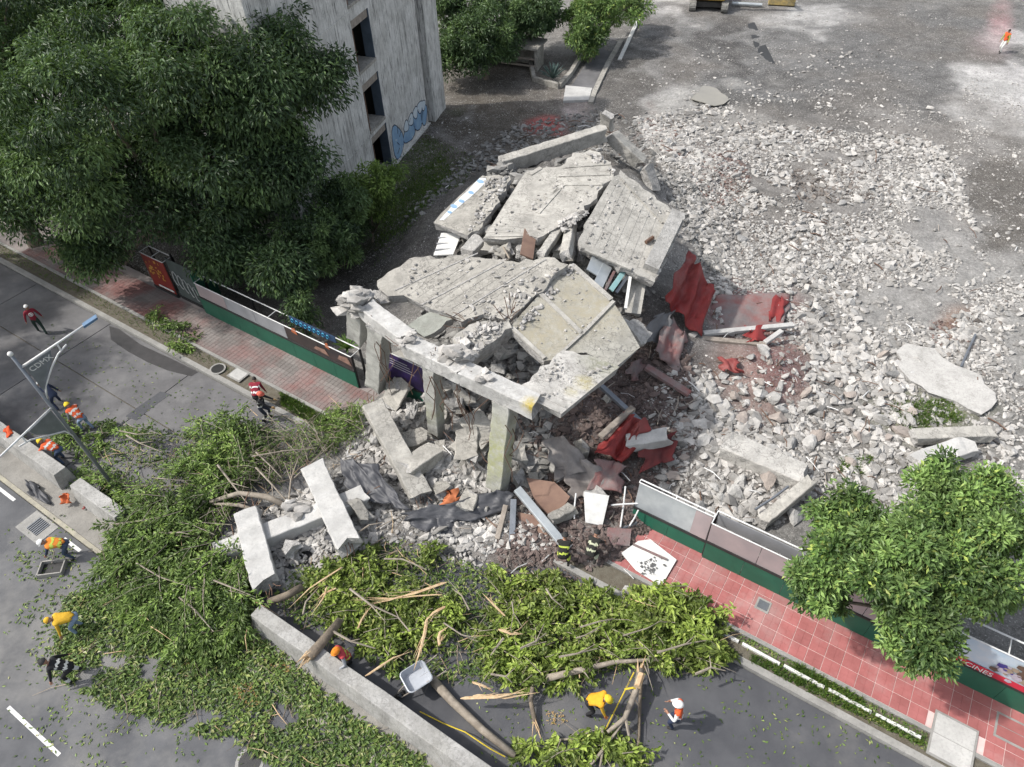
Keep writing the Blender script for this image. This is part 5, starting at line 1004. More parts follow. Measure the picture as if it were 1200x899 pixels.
cloth('black_plastic', [at(330, 622, .45), at(400, 612, .5), at(398, 640, .2), at(345, 646, .2)], M['plastic'], 'dark plastic tucked under the crossing white columns', 'plastic sheet', 14, 14, fold=.1, fs=3, seed=36, mode='ridge', crumple=.5, ruff=.05)
cloth('orange_cloth', [at(518, 583, .8), at(533, 575, .85), at(537, 588, .7), at(522, 594, .65)], mat('orange_rag', (.42, .14, .06), None, 4), 'orange rag lying on the rubble under the frame', 'cloth', 8, 8, fold=.1, fs=2, seed=40)
cloth('orange_vest', [at(5, 503, .95), at(12, 498, .96), at(15, 508, .95), at(7, 514, .94)], mat('orange_fabric', (.6, .09, .03), None, 4), 'orange vest left lying on the white barrier', 'vest', 8, 8, fold=.05, fs=2, seed=41, ruff=.02)
cloth('orange_bag', [at(72, 580, .45), at(80, 578, .5), at(84, 588, .3), at(74, 590, .3)], mat('orange_bag', (.5, .13, .05), None, 4), 'crumpled orange bag on the median near the drain', 'bag', 8, 8, fold=.12, fs=2, seed=42, ruff=.03)
cloth('red_cloth', [at(96, 590, .2), at(103, 588, .22), at(105, 595, .17), at(98, 597, .17)], M['tarp_red'], 'little red cloth lying on the median beside the barrier', 'cloth', 6, 6, fold=.05, fs=2, seed=43, ruff=.02)
cloth('black_plastic', [at(30, 562, .2), at(48, 570, .2), at(58, 590, .12), at(38, 582, .12)], M['plastic'], 'torn dark bumper plastic in the gutter by the drain', 'plastic sheet', 12, 12, fold=.12, fs=3, seed=45)
lot_pl = thing('wooden_plank', 'long pale plank lying on the dark soil beside the old planter', 'plank', at(736, 46, .15)); b = MB(); b.bar(at(748, 23, .25), at(726, 70, .2), .28, .1); b.build('plank', M['white'], lot_pl)

# ------------------------------------------------------------------ leaves, trees, fallen branches
def unit(a): return a / np.maximum(np.linalg.norm(a, axis=-1, keepdims=True), 1e-6)
def leaf_quads(P, D, Nn, L, W, cup=.18):
    """one folded four-cornered leaf per point: base P, direction D, facing Nn, length L, width W"""
    D = unit(D); S = unit(np.cross(D, Nn)); U = np.cross(S, D); L = L[:, None]; W = W[:, None]
    mid = P + D * L * .45; v = np.stack([P, mid + S * W / 2 + U * W * cup, P + D * L - U * L * .12, mid - S * W / 2 + U * W * cup], 1)
    return v.reshape(-1, 3), np.arange(len(P) * 4).reshape(-1, 4)
def clump_points(centers, radii, per, droop, up=.5):
    """leaf bases scattered near the shells of soft clumps"""
    n = len(centers) * per; c = np.repeat(centers, per, 0); r = np.repeat(radii, per, 0)
    u = unit(RNG.normal(size=(n, 3)) + np.array([0, 0, .25])); k = RNG.random((n, 1)) ** .45
    P = c + u * r * k; D = unit(u * .8 + RNG.normal(size=(n, 3)) * .5 + np.array([0, 0, -droop])); Nn = unit(u * .5 + np.array([0, 0, up]) + RNG.normal(size=(n, 3)) * .45)
    return P, D, Nn
def crown(parent, centers, radii, per, L, W, droop, m, name='crown', up=.6):
    P, D, Nn = clump_points(np.array(centers, float), np.array(radii, float), per, droop, up); n = len(P)
    V, F = leaf_quads(P, D, Nn, L * RNG.uniform(.65, 1.3, n), W * RNG.uniform(.7, 1.25, n)); mi = np.repeat(RNG.choice(3, len(centers), p=(.34, .42, .24)), per); fl = RNG.random(n) < .22; mi[fl] = RNG.integers(0, 3, fl.sum()); return np_mesh(name, V, F, m, parent, mi=mi)
def limbs(parent, base, targets, r0, m, name='trunk', fork=.4):
    """a trunk that rises and forks towards every target"""
    b = MB(); base = Vector(base); c = sum((Vector(t) for t in targets), Vector()) / len(targets); f = base.lerp(c, fork); f.z = base.z + (c.z - base.z) * fork
    b.tube([base - Vector((0, 0, .3)), base + Vector((0, 0, .25)), base.lerp(f, .5) + Vector((.1, .05, 0)), f], [r0 * 1.35, r0, r0 * .85, r0 * .72], 9)
    for t in targets:
        t = Vector(t); m1 = f.lerp(t, .4) + Vector([random.uniform(-.5, .5) for _ in range(2)] + [random.uniform(.1, .6)]); m2 = f.lerp(t, .75) + Vector([random.uniform(-.4, .4) for _ in range(3)])
        b.tube([f - Vector((0, 0, .1)), m1, m2, t], [r0 * .5, r0 * .33, r0 * .2, r0 * .07], 6)
    return b.build(name, m, parent, smooth=True)
def crown_clumps(c, R, n, rmin, rmax, bias=.2, flat=.75):
    out, rad = [], []
    for _ in range(n):
        u = unit(RNG.normal(size=3) + np.array([0, 0, bias])); k = RNG.random() ** .4
        out.append(np.array(c) + u * np.array(R) * k); r = RNG.uniform(rmin, rmax); rad.append((r, r, r * flat))
    return out, rad
def tree(name, label, base, centers, n, rr, per, leaf, m, trunk_r=.3, group=None, droop=.5, bark='bark', limb_n=14, cat='tree', flat=.75):
    t = thing(name, label, cat, base, group); cs, rs = [], []
    for (c, R, k) in centers: a, b_ = crown_clumps(c, R, int(n * k), rr[0], rr[1], flat=flat); cs += a; rs += b_
    sel = [cs[i] for i in RNG.choice(len(cs), min(limb_n, len(cs)), replace=False)]
    limbs(t, base, sel, trunk_r, M[bark]); crown(t, cs, rs, per, leaf[0], leaf[1], droop, m); return t
def hang(cs, rs, k, drop):
    """drooping sprays under part of the clumps"""
    for i in RNG.choice(len(cs), k, replace=False):
        cs.append(np.array(cs[i]) + np.array([RNG.normal(0, .3), RNG.normal(0, .3), -drop * RNG.uniform(.5, 1.2)])); rs.append((.45, .45, .9))
A0 = Vector((-16.1, 31.3, 0))
tree('large_tree', 'huge dark green tree overhanging the hoarding and the concrete building', A0,
     [((-15.3, 30.0, 9.0), (6.0, 5.2, 3.6), 1.0), ((-11.2, 30.6, 10.2), (3.3, 3.6, 3.2), .5), ((-19.0, 29.6, 6.2), (4.5, 3.2, 2.8), .5), ((-12.6, 29.6, 4.8), (3.6, 2.2, 2.0), .4), ((-10.2, 30.0, 6.2), (2.2, 1.8, 2.6), .35), ((*at(352, 80, 9.8),), (1.7, 1.5, 1.6), .2), ((*at(112, 296, 2.8),), (1.3, .6, .8), .12), ((*at(272, 300, 3.0),), (1.3, .7, 1.0), .14), ((*at(340, 320, 3.0),), (1.1, .6, 1.0), .12)], 84, (.75, 1.55), 560, (.25, .09), M['leaf_dark'], .42, droop=.75, limb_n=22, flat=.68)
tree('large_tree', 'dark green tree filling the corner beyond the shaded end of the pavement', Vector((-26.0, 34.0, 0)),
     [((-24.0, 34.0, 9.0), (6.0, 5.0, 4.0), 1.0), ((-29.0, 37.0, 7.5), (5.0, 4.5, 3.5), .6), ((-24.5, 32.0, 5.0), (4.5, 2.2, 2.2), .5)], 72, (.8, 1.6), 540, (.25, .09), M['leaf_dark'], .4, droop=.75, limb_n=16, flat=.68)
tree('large_tree', 'dark tree rising behind the huge one at the very top of the view', Vector((-19.0, 43.0, 0)),
     [((-17.0, 39.5, 10.5), (6.0, 4.0, 3.4), 1.0), ((-24.0, 41.0, 9.5), (6.0, 5.0, 4.0), .7), ((-12.5, 41.0, 12.5), (3.5, 3.0, 2.4), .4), ((*at(285, 2, 12.0),), (1.8, 1.6, 1.6), .28), ((*at(215, 8, 11.5),), (2.2, 1.8, 1.8), .3)], 70, (.8, 1.5), 420, (.28, .095), M['leaf_dark'], .4, droop=.7, limb_n=16)
# street trees on the opposite side, whose shade lies over the concrete carriageway
tree('street_tree', 'street tree shading the concrete carriageway from the far kerb', ST(-45.5, 11.9, .1), [((-31.5, 29.5, 8.0), (3.4, 3.4, 2.6), 1.0)], 40, (.7, 1.3), 300, (.26, .1), M['leaf_dark'], .3, droop=.6)
tree('street_tree', 'street tree whose shade falls on the carriageway by the lamp post', ST(-38.5, 3.9, .1), [((-28.6, 22.5, 8.2), (3.3, 3.3, 2.4), 1.0)], 40, (.7, 1.3), 260, (.26, .1), M['leaf_dark'], .3, droop=.6)
# slender tree and bush at the building foot
tree('young_tree', 'slender young tree with reddish stems in front of the graffiti wall', at(432, 300), [(at(436, 228, 3.6), (1.2, 1.0, 1.2), 1.0), (at(455, 205, 4.4), (.8, .8, .8), .4)], 18, (.35, .75), 260, (.22, .07), M['leaf_fallen'], .07, droop=.5, limb_n=8)
tree('bush', 'dark leafy bush at the building foot beside the slender tree', at(398, 310), [(at(400, 262, 2.0), (1.6, 1.4, 1.4), 1.0), (at(392, 300, 1.4), (1.3, .8, 1.0), .5)], 24, (.4, .9), 300, (.22, .07), M['leaf_dark'], .1, droop=.4, limb_n=8, cat='bush')
tree('bush', 'bushy green sapling leaning over the dark poster hoarding', at(365, 345), [(at(372, 285, 3.2), (1.7, 1.2, 1.6), 1.0), (at(345, 320, 2.8), (1.0, .7, 1.1), .5), (at(352, 365, 2.0), (.5, .35, .8), .25), (at(400, 235, 4.2), (1.2, 1.0, 1.2), .45)], 30, (.35, .8), 280, (.22, .07), M['leaf_dark'], .1, droop=.6, limb_n=7, cat='bush')
tree('bush', 'low moss green weeds growing between the building and the graffiti slab', at(470, 285), [(at(472, 275, .3), (1.4, 1.6, .25), 1.0)], 18, (.3, .55), 160, (.17, .06), M['leaf_dark'], .03, droop=.1, limb_n=4, cat='bush')
# trees at the top
tree('shade_tree', 'round dark tree by the pilaster end of the concrete building', at(570, 95), [(at(560, 45, 3.2), (2.6, 2.4, 2.0), 1.0), (at(610, 22, 3.4), (2.6, 2.2, 1.8), .8), (at(528, 60, 2.6), (1.4, 1.6, 1.6), .4), (at(540, 12, 4.2), (2.4, 2.2, 2.0), .6), (at(640, 5, 3.6), (2.4, 2.2, 1.6), .5)], 56, (.45, 1.0), 260, (.28, .1), M['leaf_dark'], .18, droop=.4, limb_n=10)
tree('shade_tree', 'bushy green tree standing over the old planter and plank', at(690, 75), [(at(705, 15, 3.0), (2.6, 2.4, 1.9), 1.0), (at(685, 40, 2.4), (1.4, 1.4, 1.2), .35), (at(735, 2, 2.6), (1.8, 1.6, 1.3), .4)], 48, (.45, .95), 260, (.28, .1), M['leaf_right'], .16, droop=.4, limb_n=10)
# the leafy street tree on the right
TB = at(1075, 735, .1); TC = [((*(at(1062, 655, 4.4)),), (2.2, 1.7, 1.2), 1.0), ((*(at(1135, 640, 4.4)),), (1.7, 1.8, 1.2), .75), ((*(at(1000, 625, 4.0)),), (1.3, 1.1, .9), .45), ((*(at(1075, 745, 3.6)),), (1.1, .8, .8), .3), ((*(at(1115, 575, 4.3)),), (1.6, .9, .9), .4), ((*(at(965, 690, 3.7)),), (.8, .6, .6), .2)]
tree('street_tree', 'leafy bright green street tree overhanging the red pavement and the film poster', TB, TC, 72, (.28, .62), 280, (.19, .085), M['leaf_right'], .2, droop=.25, limb_n=22)

def agave(label, p, n, L, m, name='agave'):
    t = thing(name, label, 'plant', p); b = MB()
    for k in range(n):
        a = 6.283 * k / n + random.uniform(-.2, .2); e = random.uniform(.5, 1.3); d = Vector((math.cos(a) * math.cos(e), math.sin(a) * math.cos(e), math.sin(e))); s = d.cross(Vector((0, 0, 1))).normalized() * .05
        b.add([p - s, p + s, p + d * L * .6 + s * 1.1, p + d * L - Vector((0, 0, .12)), p + d * L * .6 - s * 1.1], [(0, 1, 2, 3, 4)])
    b.build('leaf', m[1] if isinstance(m, list) else m, t)['kind'] = 'stuff'; return t
agave('spiky bluish agave growing in the old planter', at(648, 92, .5), 34, 1.3, mat('agave_blue', (.07, .11, .10), (.05, .08, .075), 3, .7, .1))
agave('pale palm frond tuft sprouting behind the dark poster hoarding', ST(-18.6, 14.75, 1.6), 22, .8, M['leaf_right'], 'palm_tuft')

# fallen sprays: leaves that lie along broken branches
def fallen(name, label, outline0, nb, m, per, Lf, zmax, hd, rlen, base, bmat=M['bark_pale'], thick=.06, wmax=.55, shrink=.9, gapf=.42, twig=.3):
    cu = sum(p[0] for p in outline0) / len(outline0); cv = sum(p[1] for p in outline0) / len(outline0); outline = [(cu + (u - cu) * shrink, cv + (v - cv) * shrink) for u, v in outline0]
    t = thing(name, label, 'fallen tree', base); B0 = sample_poly(outline, nb); g_ = fbm(B0[:, 0] * .55 + 3, B0[:, 1] * .55, 4, 120 + int(nb)); B0 = B0[g_ > gapf]; mis = []; Ps, Ds, Ns = [], [], []; b = MB()
    for (x, y) in B0:
        a = hd(x, y) + random.gauss(0, .55); L = rlen * random.uniform(.5, 1.25); z = max(0.05, float(h_at(x, y))) + random.random() ** 1.4 * zmax
        d = Vector((math.cos(a), math.sin(a), random.uniform(-.25, .12))); p0 = Vector((x, y, z)) - d * L * .5; p1 = p0 + d * L; p0.z = max(p0.z, .06); p1.z = max(p1.z, .06)
        mid = p0.lerp(p1, .5) + Vector((0, 0, .12 * L)); 
        if random.random() < twig: b.tube([p0, mid, p1], [.014, .01, .004], 4, cap=False)
        f = RNG.random(per) ** .8; q = np.array(p0)[None] * ((1 - f) ** 2)[:, None] + np.array(mid)[None] * (2 * f * (1 - f))[:, None] + np.array(p1)[None] * (f ** 2)[:, None]
        side = RNG.normal(size=(per, 3)) * np.array([1, 1, .6]); D = unit(np.array(d)[None] * 1.0 + side * .75 + np.array([0, 0, -.1])); q = q + side * .07 * L * wmax; q[:, 2] = np.maximum(q[:, 2], .05)
        mis.append(np.where(RNG.random(per) < .8, RNG.choice(3, p=(.3, .42, .28)), RNG.integers(0, 3, per))); Ps.append(q); Ds.append(D); Ns.append(unit(np.array([0, 0, 1.0]) + RNG.normal(size=(per, 3)) * .55))
    P, D, Nn = np.vstack(Ps), np.vstack(Ds), np.vstack(Ns); n = len(P)
    V, F = leaf_quads(P, D, Nn, Lf[0] * RNG.uniform(.6, 1.3, n), Lf[1] * RNG.uniform(.7, 1.3, n)); V[:, 2] = np.maximum(V[:, 2], .03)
    np_mesh('crown', V, F, m, t, mi=np.concatenate(mis)); o = b.build('twigs', bmat, t); o['kind'] = 'stuff'; return t
c0 = at(330, 590)
FOL_L = [(85, 560), (110, 530), (150, 508), (230, 503), (290, 495), (325, 510), (322, 540), (300, 560), (285, 575), (275, 590), (255, 615), (265, 650), (295, 690), (312, 735), (280, 775), (225, 770), (180, 745), (135, 695), (122, 655), (135, 608), (128, 580)]
away = lambda cx, cy: (lambda x, y: math.atan2(y - cy, x - cx))
tl = fallen('fallen_tree', 'felled dark green tree crown lying across the carriageway and median', FOL_L, 640, M['leaf_fallen'], 95, (.185, .065), .95, away(c0.x + 1, c0.y + .6), 1.9, at(250, 600), thick=.1, gapf=.45, twig=.5)
FOL_L2 = [(122, 640), (150, 600), (240, 620), (262, 660), (300, 700), (310, 740), (270, 775), (215, 765), (150, 720), (125, 695)]
c1 = at(290, 560)
fallen('fallen_branch', 'green leafy branch end drooping over the edge of the main road', FOL_L2, 280, M['leaf_fallen'], 95, (.185, .07), .9, away(c1.x, c1.y), 1.7, at(190, 680))
FOL_M = [(318, 705), (345, 668), (400, 655), (430, 638), (470, 632), (520, 650), (560, 668), (640, 676), (690, 695), (745, 705), (800, 715), (845, 745), (858, 778), (820, 795), (750, 775), (700, 795), (640, 812), (580, 800), (520, 800), (470, 800), (430, 775), (415, 745), (385, 740), (350, 735)]
c2 = at(600, 640)
fallen('fallen_tree', 'bright green cut branches heaped over the carriageway before the collapsed slabs', FOL_M, 860, M['leaf_bright'], 58, (.185, .09), .58, lambda x, y: random.uniform(0, 6.3), 1.1, at(560, 730), gapf=.435, twig=.6)
fallen('fallen_branch', 'tuft of fresh green foliage at the edge of the red pavement', [(690, 690), (730, 684), (790, 700), (840, 730), (858, 775), (830, 795), (790, 770), (740, 740)], 120, M['leaf_bright'], 75, (.21, .1), .95, lambda x, y: random.uniform(0, 6.3), 1.0, at(780, 735))
fallen('fallen_branch', 'cut leafy branch tips lying at the bottom edge of the asphalt', [(590, 880), (640, 872), (700, 862), (770, 868), (770, 899), (600, 899)], 46, M['leaf_bright'], 46, (.19, .09), .35, lambda x, y: random.uniform(0, 6.3), .9, at(680, 885))
fallen('fallen_branch', 'dry leafy branch lying on the planting strip in the tree shade', [(140, 380), (180, 370), (238, 395), (236, 415), (215, 418), (170, 400)], 46, M['leaf_fallen'], 50, (.2, .07), .5, lambda x, y: AZ + random.uniform(-.6, .6), 1.2, at(195, 398))
fallen('fallen_branch', 'small heap of leafy twigs around the workers by the lamp post', [(40, 500), (75, 490), (110, 500), (150, 505), (140, 540), (90, 540), (60, 520)], 34, M['leaf_fallen'], 46, (.2, .07), .3, lambda x, y: random.uniform(0, 6.3), 1.0, at(95, 515))
fallen('fallen_branch', 'grey green twiggy branch against the leaning column', [(370, 490), (430, 485), (438, 500), (425, 530), (385, 535)], 80, M['leaf_fallen'], 40, (.15, .04), .8, lambda x, y: random.uniform(0, 6.3), 1.2, at(405, 510), gapf=0)
fallen('fallen_branch', 'tangle of nearly bare grey twigs behind the arching grey bough', [(295, 505), (375, 495), (400, 530), (350, 560), (300, 575), (270, 600), (255, 640), (235, 630), (270, 580), (300, 550)], 190, M['leaf_fallen'], 16, (.13, .04), .8, lambda x, y: random.uniform(0, 6.3), 1.5, at(330, 545), gapf=0, twig=1.0)
# leaf litter on the asphalt
def litter(name, label, sets, m, z=.012):
    Vs, Fs, nb = [], [], 0
    for (poly, n, L, hz) in sets:
        XY = sample_poly(poly, n); cl = fbm(XY[:, 0] * 1.1, XY[:, 1] * 1.1, 4, 91); XY = XY[cl > .34]; n = len(XY)
        t = -XY[:, 0] * SA + XY[:, 1] * CA; zz = np.where((t > 3.0) & (t < 4.72), .13, z)
        P = np.column_stack([XY, zz + RNG.random(n) ** 2 * hz]); a = RNG.uniform(0, 6.283, n); D = np.column_stack([np.cos(a), np.sin(a), RNG.normal(0, .2, n)]); Nn = unit(np.array([0, 0, 1.]) + RNG.normal(size=(n, 3)) * .35)
        V, F = leaf_quads(P, D, Nn, L * RNG.uniform(.6, 1.3, n), L * .42 * RNG.uniform(.7, 1.3, n)); V[:, 2] = np.maximum(V[:, 2], .006); Vs.append(V); Fs.append(F + nb); nb += len(V)
    o = np_mesh(name, np.vstack(Vs), np.vstack(Fs), m); return tag(o, label, 'leaf litter', kind='stuff')
LIT = [(75, 700), (120, 690), (200, 740), (300, 745), (335, 770), (380, 810), (430, 850), (500, 890), (510, 930), (400, 930), (330, 900), (270, 872), (200, 850), (120, 825), (60, 790)]
litter('leaf_litter', 'green torn leaves strewn thickly over the main road below the barrier', [(LIT, 13500, .17, .14), ([(20, 640), (90, 640), (110, 720), (60, 800), (20, 760)], 420, .15, .03), ([(0, 620), (90, 600), (60, 899), (0, 899)], 260, .12, .01), ([(60, 790), (280, 860), (330, 899), (40, 899)], 380, .12, .01)], M['litter'])
litter('leaf_litter', 'loose leaves and twig bits scattered over the dark asphalt by the workers', [([(560, 800), (760, 770), (860, 790), (1100, 899), (560, 899)], 520, .11, .02), ([(60, 380), (380, 505), (300, 500), (100, 540), (30, 520)], 420, .12, .02)], M['litter'])
litter('leaf_litter', 'leaves under the cut branches on the carriageway', [(FOL_M, 9000, .16, .25), (FOL_L, 4500, .16, .2)], M['litter'])
litter('leaf_litter', 'dry leaves on the soil of the planting strip by the red pavement', [([(858, 752), (870, 745), (1100, 870), (1096, 888)], 900, .10, .03)], M['litter'], .12)
def tufts(name, label, sets, m):
    Vs, Fs, nb = [], [], 0
    for (poly, n, L, z) in sets:
        XY = sample_poly(poly, n); P = np.column_stack([XY, np.maximum(h_at(XY[:, 0], XY[:, 1]), z)]); D = unit(RNG.normal(size=(n, 3)) * .6 + np.array([0, 0, .8])); Nn = RNG.normal(size=(n, 3))
        V, F = leaf_quads(P, D, Nn, L * RNG.uniform(.5, 1.3, n), np.full(n, .035)); Vs.append(V); Fs.append(F + nb); nb += len(V)
    o = np_mesh(name, np.vstack(Vs), np.vstack(Fs), m); return tag(o, label, 'grass', kind='stuff')
tufts('grass', 'green grass and weeds in the planting strips, on the soil and in the rubble', [([(880, 768), (1080, 868), (1076, 876), (878, 778)], 1500, .16, .1), ([(930, 780), (1010, 822), (1008, 830), (928, 788)], 900, .2, .1), ([(330, 462), (360, 478), (385, 495), (375, 502), (330, 478)], 1500, .18, .1),
    ([(440, 250), (520, 180), (530, 210), (500, 290), (450, 310)], 4200, .2, 0), ([(455, 200), (500, 160), (560, 190), (545, 230), (500, 300), (440, 330)], 3800, .16, 0), ([(1040, 478), (1110, 470), (1130, 495), (1060, 510)], 1500, .22, .1), ([(980, 540), (1020, 540), (1010, 560), (980, 560)], 500, .2, .1), ([(0, 285), (240, 415), (280, 440), (262, 440), (0, 300)], 900, .12, .1)], M['grass'])

litter('sawdust', 'yellow saw chips strewn in patches over the leaf litter', [([(200, 770), (225, 765), (230, 780), (205, 785)], 160, .07, .05), ([(270, 805), (300, 800), (305, 830), (280, 825)], 260, .07, .06), ([(310, 775), (340, 780), (345, 795), (320, 790)], 160, .07, .05), ([(640, 835), (660, 835), (665, 850), (640, 850)], 60, .07, .02)], M['chips'], .05)
b = MB()
for (poly, n, zz) in ((FOL_M, 300, .5), (FOL_L, 220, .8), (LIT, 130, .08), ([(280, 500), (420, 490), (420, 560), (260, 640)], 130, .8)):
    for x, y in sample_poly(poly, n):
        z = max(float(h_at(x, y)), .02) + random.random() * zz; a = random.uniform(0, 6.3); L = random.uniform(.3, 1.2); d = Vector((math.cos(a), math.sin(a), random.uniform(-.15, .2))); p = Vector((x, y, z)); q = p + d * L * .5 + Vector((random.uniform(-.08, .08), random.uniform(-.08, .08), .05)); r = random.uniform(.006, .02)
        b.tube([p, q, p + d * L], [r, r * .8, r * .3], 4, random.choice((0, 1, 1, 1, 2)), cap=False)
tag(b.build('twig_litter', [M['bark_pale'], M['bark'], M['split']]), 'snapped twigs and slivers strewn through the fallen foliage', 'twigs', kind='stuff')
# trunks, boughs and split timber among the foliage
def bough(name, label, pts, r, m, cat='branch', n=8, split_end=False, twigs=0):
    P = [at(u, v, z) for (u, v, z) in pts]; k = len(P); rr = [r[0] + (r[1] - r[0]) * i / (k - 1) for i in range(k)]; b = MB(); b.tube(P, rr, n); o = b.build(name, m, loc=sum(P, Vector()) / k, smooth=True); tag(o, label, cat)
    if split_end:
        b = MB(); d = (P[0] - P[1]).normalized()
        for q in range(9): e = P[0] + Vector([random.uniform(-1, 1) for _ in range(3)]) * r[0] * .7; b.tube([e - d * .1, e + (d + Vector([random.uniform(-.4, .4) for _ in range(3)])) * random.uniform(.15, .5)], [r[0] * .3, .004], 4)
        b.build('splinters', M['split'], o)['kind'] = 'stuff'
    if twigs:
        b = MB()
        for q in range(twigs):
            i = random.randrange(1, k); e = P[i - 1].lerp(P[i], random.random()); dd = Vector((random.uniform(-1, 1), random.uniform(-1, 1), random.uniform(0, .5))).normalized() * random.uniform(.5, 1.3); b.tube([e, e + dd * .5 + Vector((0, 0, .08)), e + dd], [rr[i] * .45, rr[i] * .3, .006], 5)
        b.build('twigs', m, o)['kind'] = 'stuff'
    return o
bough('sawn_log', 'thick sawn log lying over the pale barrier beside the worker', [(362, 770, 1.05), (378, 752, 1.1), (398, 728, .75)], (.17, .14), M['bark'], 'log', split_end=True)
bough('tree_log', 'long grey tree trunk lying along the foot of the pale barrier', [(505, 795, .25), (530, 822, .24), (566, 856, .22), (604, 886, .18)], (.145, .10), M['bark_pale'], 'trunk')
bough('fallen_bough', 'curved grey bough arching over the dark felled crown', [(246, 588, .7), (280, 578, 1.0), (312, 582, 1.0), (342, 596, .7)], (.07, .13), M['bark_pale'])
bough('fallen_bough', 'pale curved stem below the arching grey bough', [(250, 590, .6), (280, 592, .7), (300, 598, .6)], (.06, .08), M['bark_pale'])
bough('fallen_bough', 'short thick branch stub at the near end of the barrier', [(314, 706, .7), (336, 698, .75), (354, 688, .6)], (.12, .13), M['bark'])
bough('fallen_bough', 'long pale branch reaching across the top of the cut foliage on the asphalt', [(640, 795, .35), (690, 783, .5), (720, 776, .5), (770, 773, .4), (835, 770, .2)], (.11, .03), M['bark_pale'], twigs=5)
fb = bough('fallen_bough', 'forked pale branch with a peeled yellow end and yellow tape on it', [(751, 785, .5), (745, 810, .6), (732, 842, .6), (712, 858, .5)], (.12, .05), M['bark_pale'], split_end=True)
b = MB()
for pts in (((732, 842, .6), (722, 858, .4), (706, 880, .3)), ((733, 842, .6), (737, 862, .4)), ((705, 853, .4), (707, 875, .3), (703, 899, .2)), ((706, 880, .3), (690, 899, .2))): b.tube([at(*p) for p in pts], [.05, .04, .025][:len(pts)], 6)
b.build('fork', M['bark_pale'], fb)['kind'] = 'stuff'
b = MB(); b.tube([at(752, 790, .72), at(747, 805, .74)], .1, 7); b.build('peeled_bark', M['split'], fb)
rope = MB(); rope.tube([at(743, 788, .5), at(728, 818, .15), at(708, 858, .05), at(692, 890, .04), at(686, 910, .03)], .02, 5); tag(rope.build('yellow_rope', mat('yellow_nylon', (.55, .42, .04), None, 5), loc=at(710, 850, .1)), 'slack yellow rope running from the forked branch to the road', 'rope')
rope = MB(); rope.tube([at(732, 808, .6), at(742, 806, .72), at(748, 809, .6)], .03, 5); tag(rope.build('yellow_tape', bpy.data.materials['yellow_nylon'], loc=at(740, 808, .6)), 'yellow tape knotted round the forked branch', 'tape')
rope = MB(); rope.tube([at(492, 834, .1), at(520, 848, .05), at(545, 858, .3), at(575, 878, .35), at(592, 887, .2)], .018, 5); tag(rope.build('yellow_rope', bpy.data.materials['yellow_nylon'], loc=at(540, 858, .1)), 'yellow rope lying beside the long grey trunk', 'rope')
bough('fallen_branch', 'dark straight branch lying right of the forked one', [(751, 800, .15), (749, 850, .12), (748, 895, .1)], (.06, .035), M['bark'], twigs=4)
bough('fallen_branch', 'thin pale branch lying on the asphalt near the yellow shirted worker', [(645, 868, .1), (672, 866, .2), (692, 857, .15)], (.03, .03), M['bark_pale'], twigs=3)
bough('fallen_branch', 'dark broken branch pointing down to orange splinters', [(627, 846, .15), (622, 822, .3), (624, 805, .5)], (.08, .06), M['bark'], split_end=True)
SPLO = []; TWO = []
SPL = [((396, 668), (350, 704)), ((500, 690), (440, 706)), ((510, 697), (430, 702)), ((518, 684), (462, 700)), ((500, 728), (488, 774)), ((520, 712), (500, 728)), ((545, 818), (600, 812)), ((560, 815), (618, 812)), ((432, 790), (474, 768)), ((586, 738), (608, 742)), ((382, 690), (368, 715)), ((590, 720), (570, 700)), ((515, 755), (524, 738)), ((555, 800), (575, 810)), ((420, 735), (436, 712)), ((392, 690), (376, 700))]
for i, ((u, v), (u2, v2)) in enumerate(SPL):
    A, B = at(u, v, .75 + .2 * random.random()), at(u2, v2, .7 + .2 * random.random()); b = MB(); r = random.uniform(.025, .055); B = A.lerp(B, 1.25); q = A.lerp(B, .5) + Vector((random.uniform(-.15, .15), random.uniform(-.15, .15), .06)); b.tube([A - (B - A) * .08, A, A.lerp(q, .5) + Vector((random.uniform(-.04, .04), 0, .02)), q, B], [r * .3, r, r * 1.1, r * .8, r * .08], 5, ex=.45)
    for w_ in range(3): e = A.lerp(B, random.uniform(.1, .6)); b.tube([e, e + (B - A) * random.uniform(.2, .4) + Vector((random.uniform(-.15, .15), random.uniform(-.15, .15), .08))], [r * .4, .003], 4)
    SPLO.append(tag(b.build('split_branch', M['split'], loc=q), 'torn pale splinter of wood lying on the cut green branches', 'branch', 'torn splinters on the cut branches'))
TW = [((300, 548), (338, 590)), ((338, 590), (350, 535)), ((300, 530), (330, 560)), ((295, 535), (370, 525)), ((345, 560), (392, 518)), ((255, 545), (290, 590)), ((130, 615), (200, 603)), ((180, 625), (240, 620)), ((440, 620), (478, 604)), ((412, 630), (450, 612)), ((140, 505), (185, 512)), ((148, 510), (190, 530)), ((520, 730), (560, 752)), ((600, 705), (612, 735)), ((680, 735), (720, 725)), ((575, 790), (600, 800)), ((590, 748), (575, 768)), ((675, 748), (700, 738)), ((815, 790), (850, 786)), ((390, 740), (440, 760)), ((410, 690), (470, 725)), ((550, 715), (530, 690)), ((640, 690), (660, 712)), ((610, 760), (640, 742)), ((655, 770), (700, 760)), ((730, 745), (775, 730)), ((770, 765), (830, 750)), ((450, 655), (500, 668)), ((355, 720), (372, 690)), ((480, 740), (462, 712)), ((180, 560), (240, 575)), ((160, 660), (230, 690)), ((210, 700), (250, 740)), ((250, 680), (300, 700))]
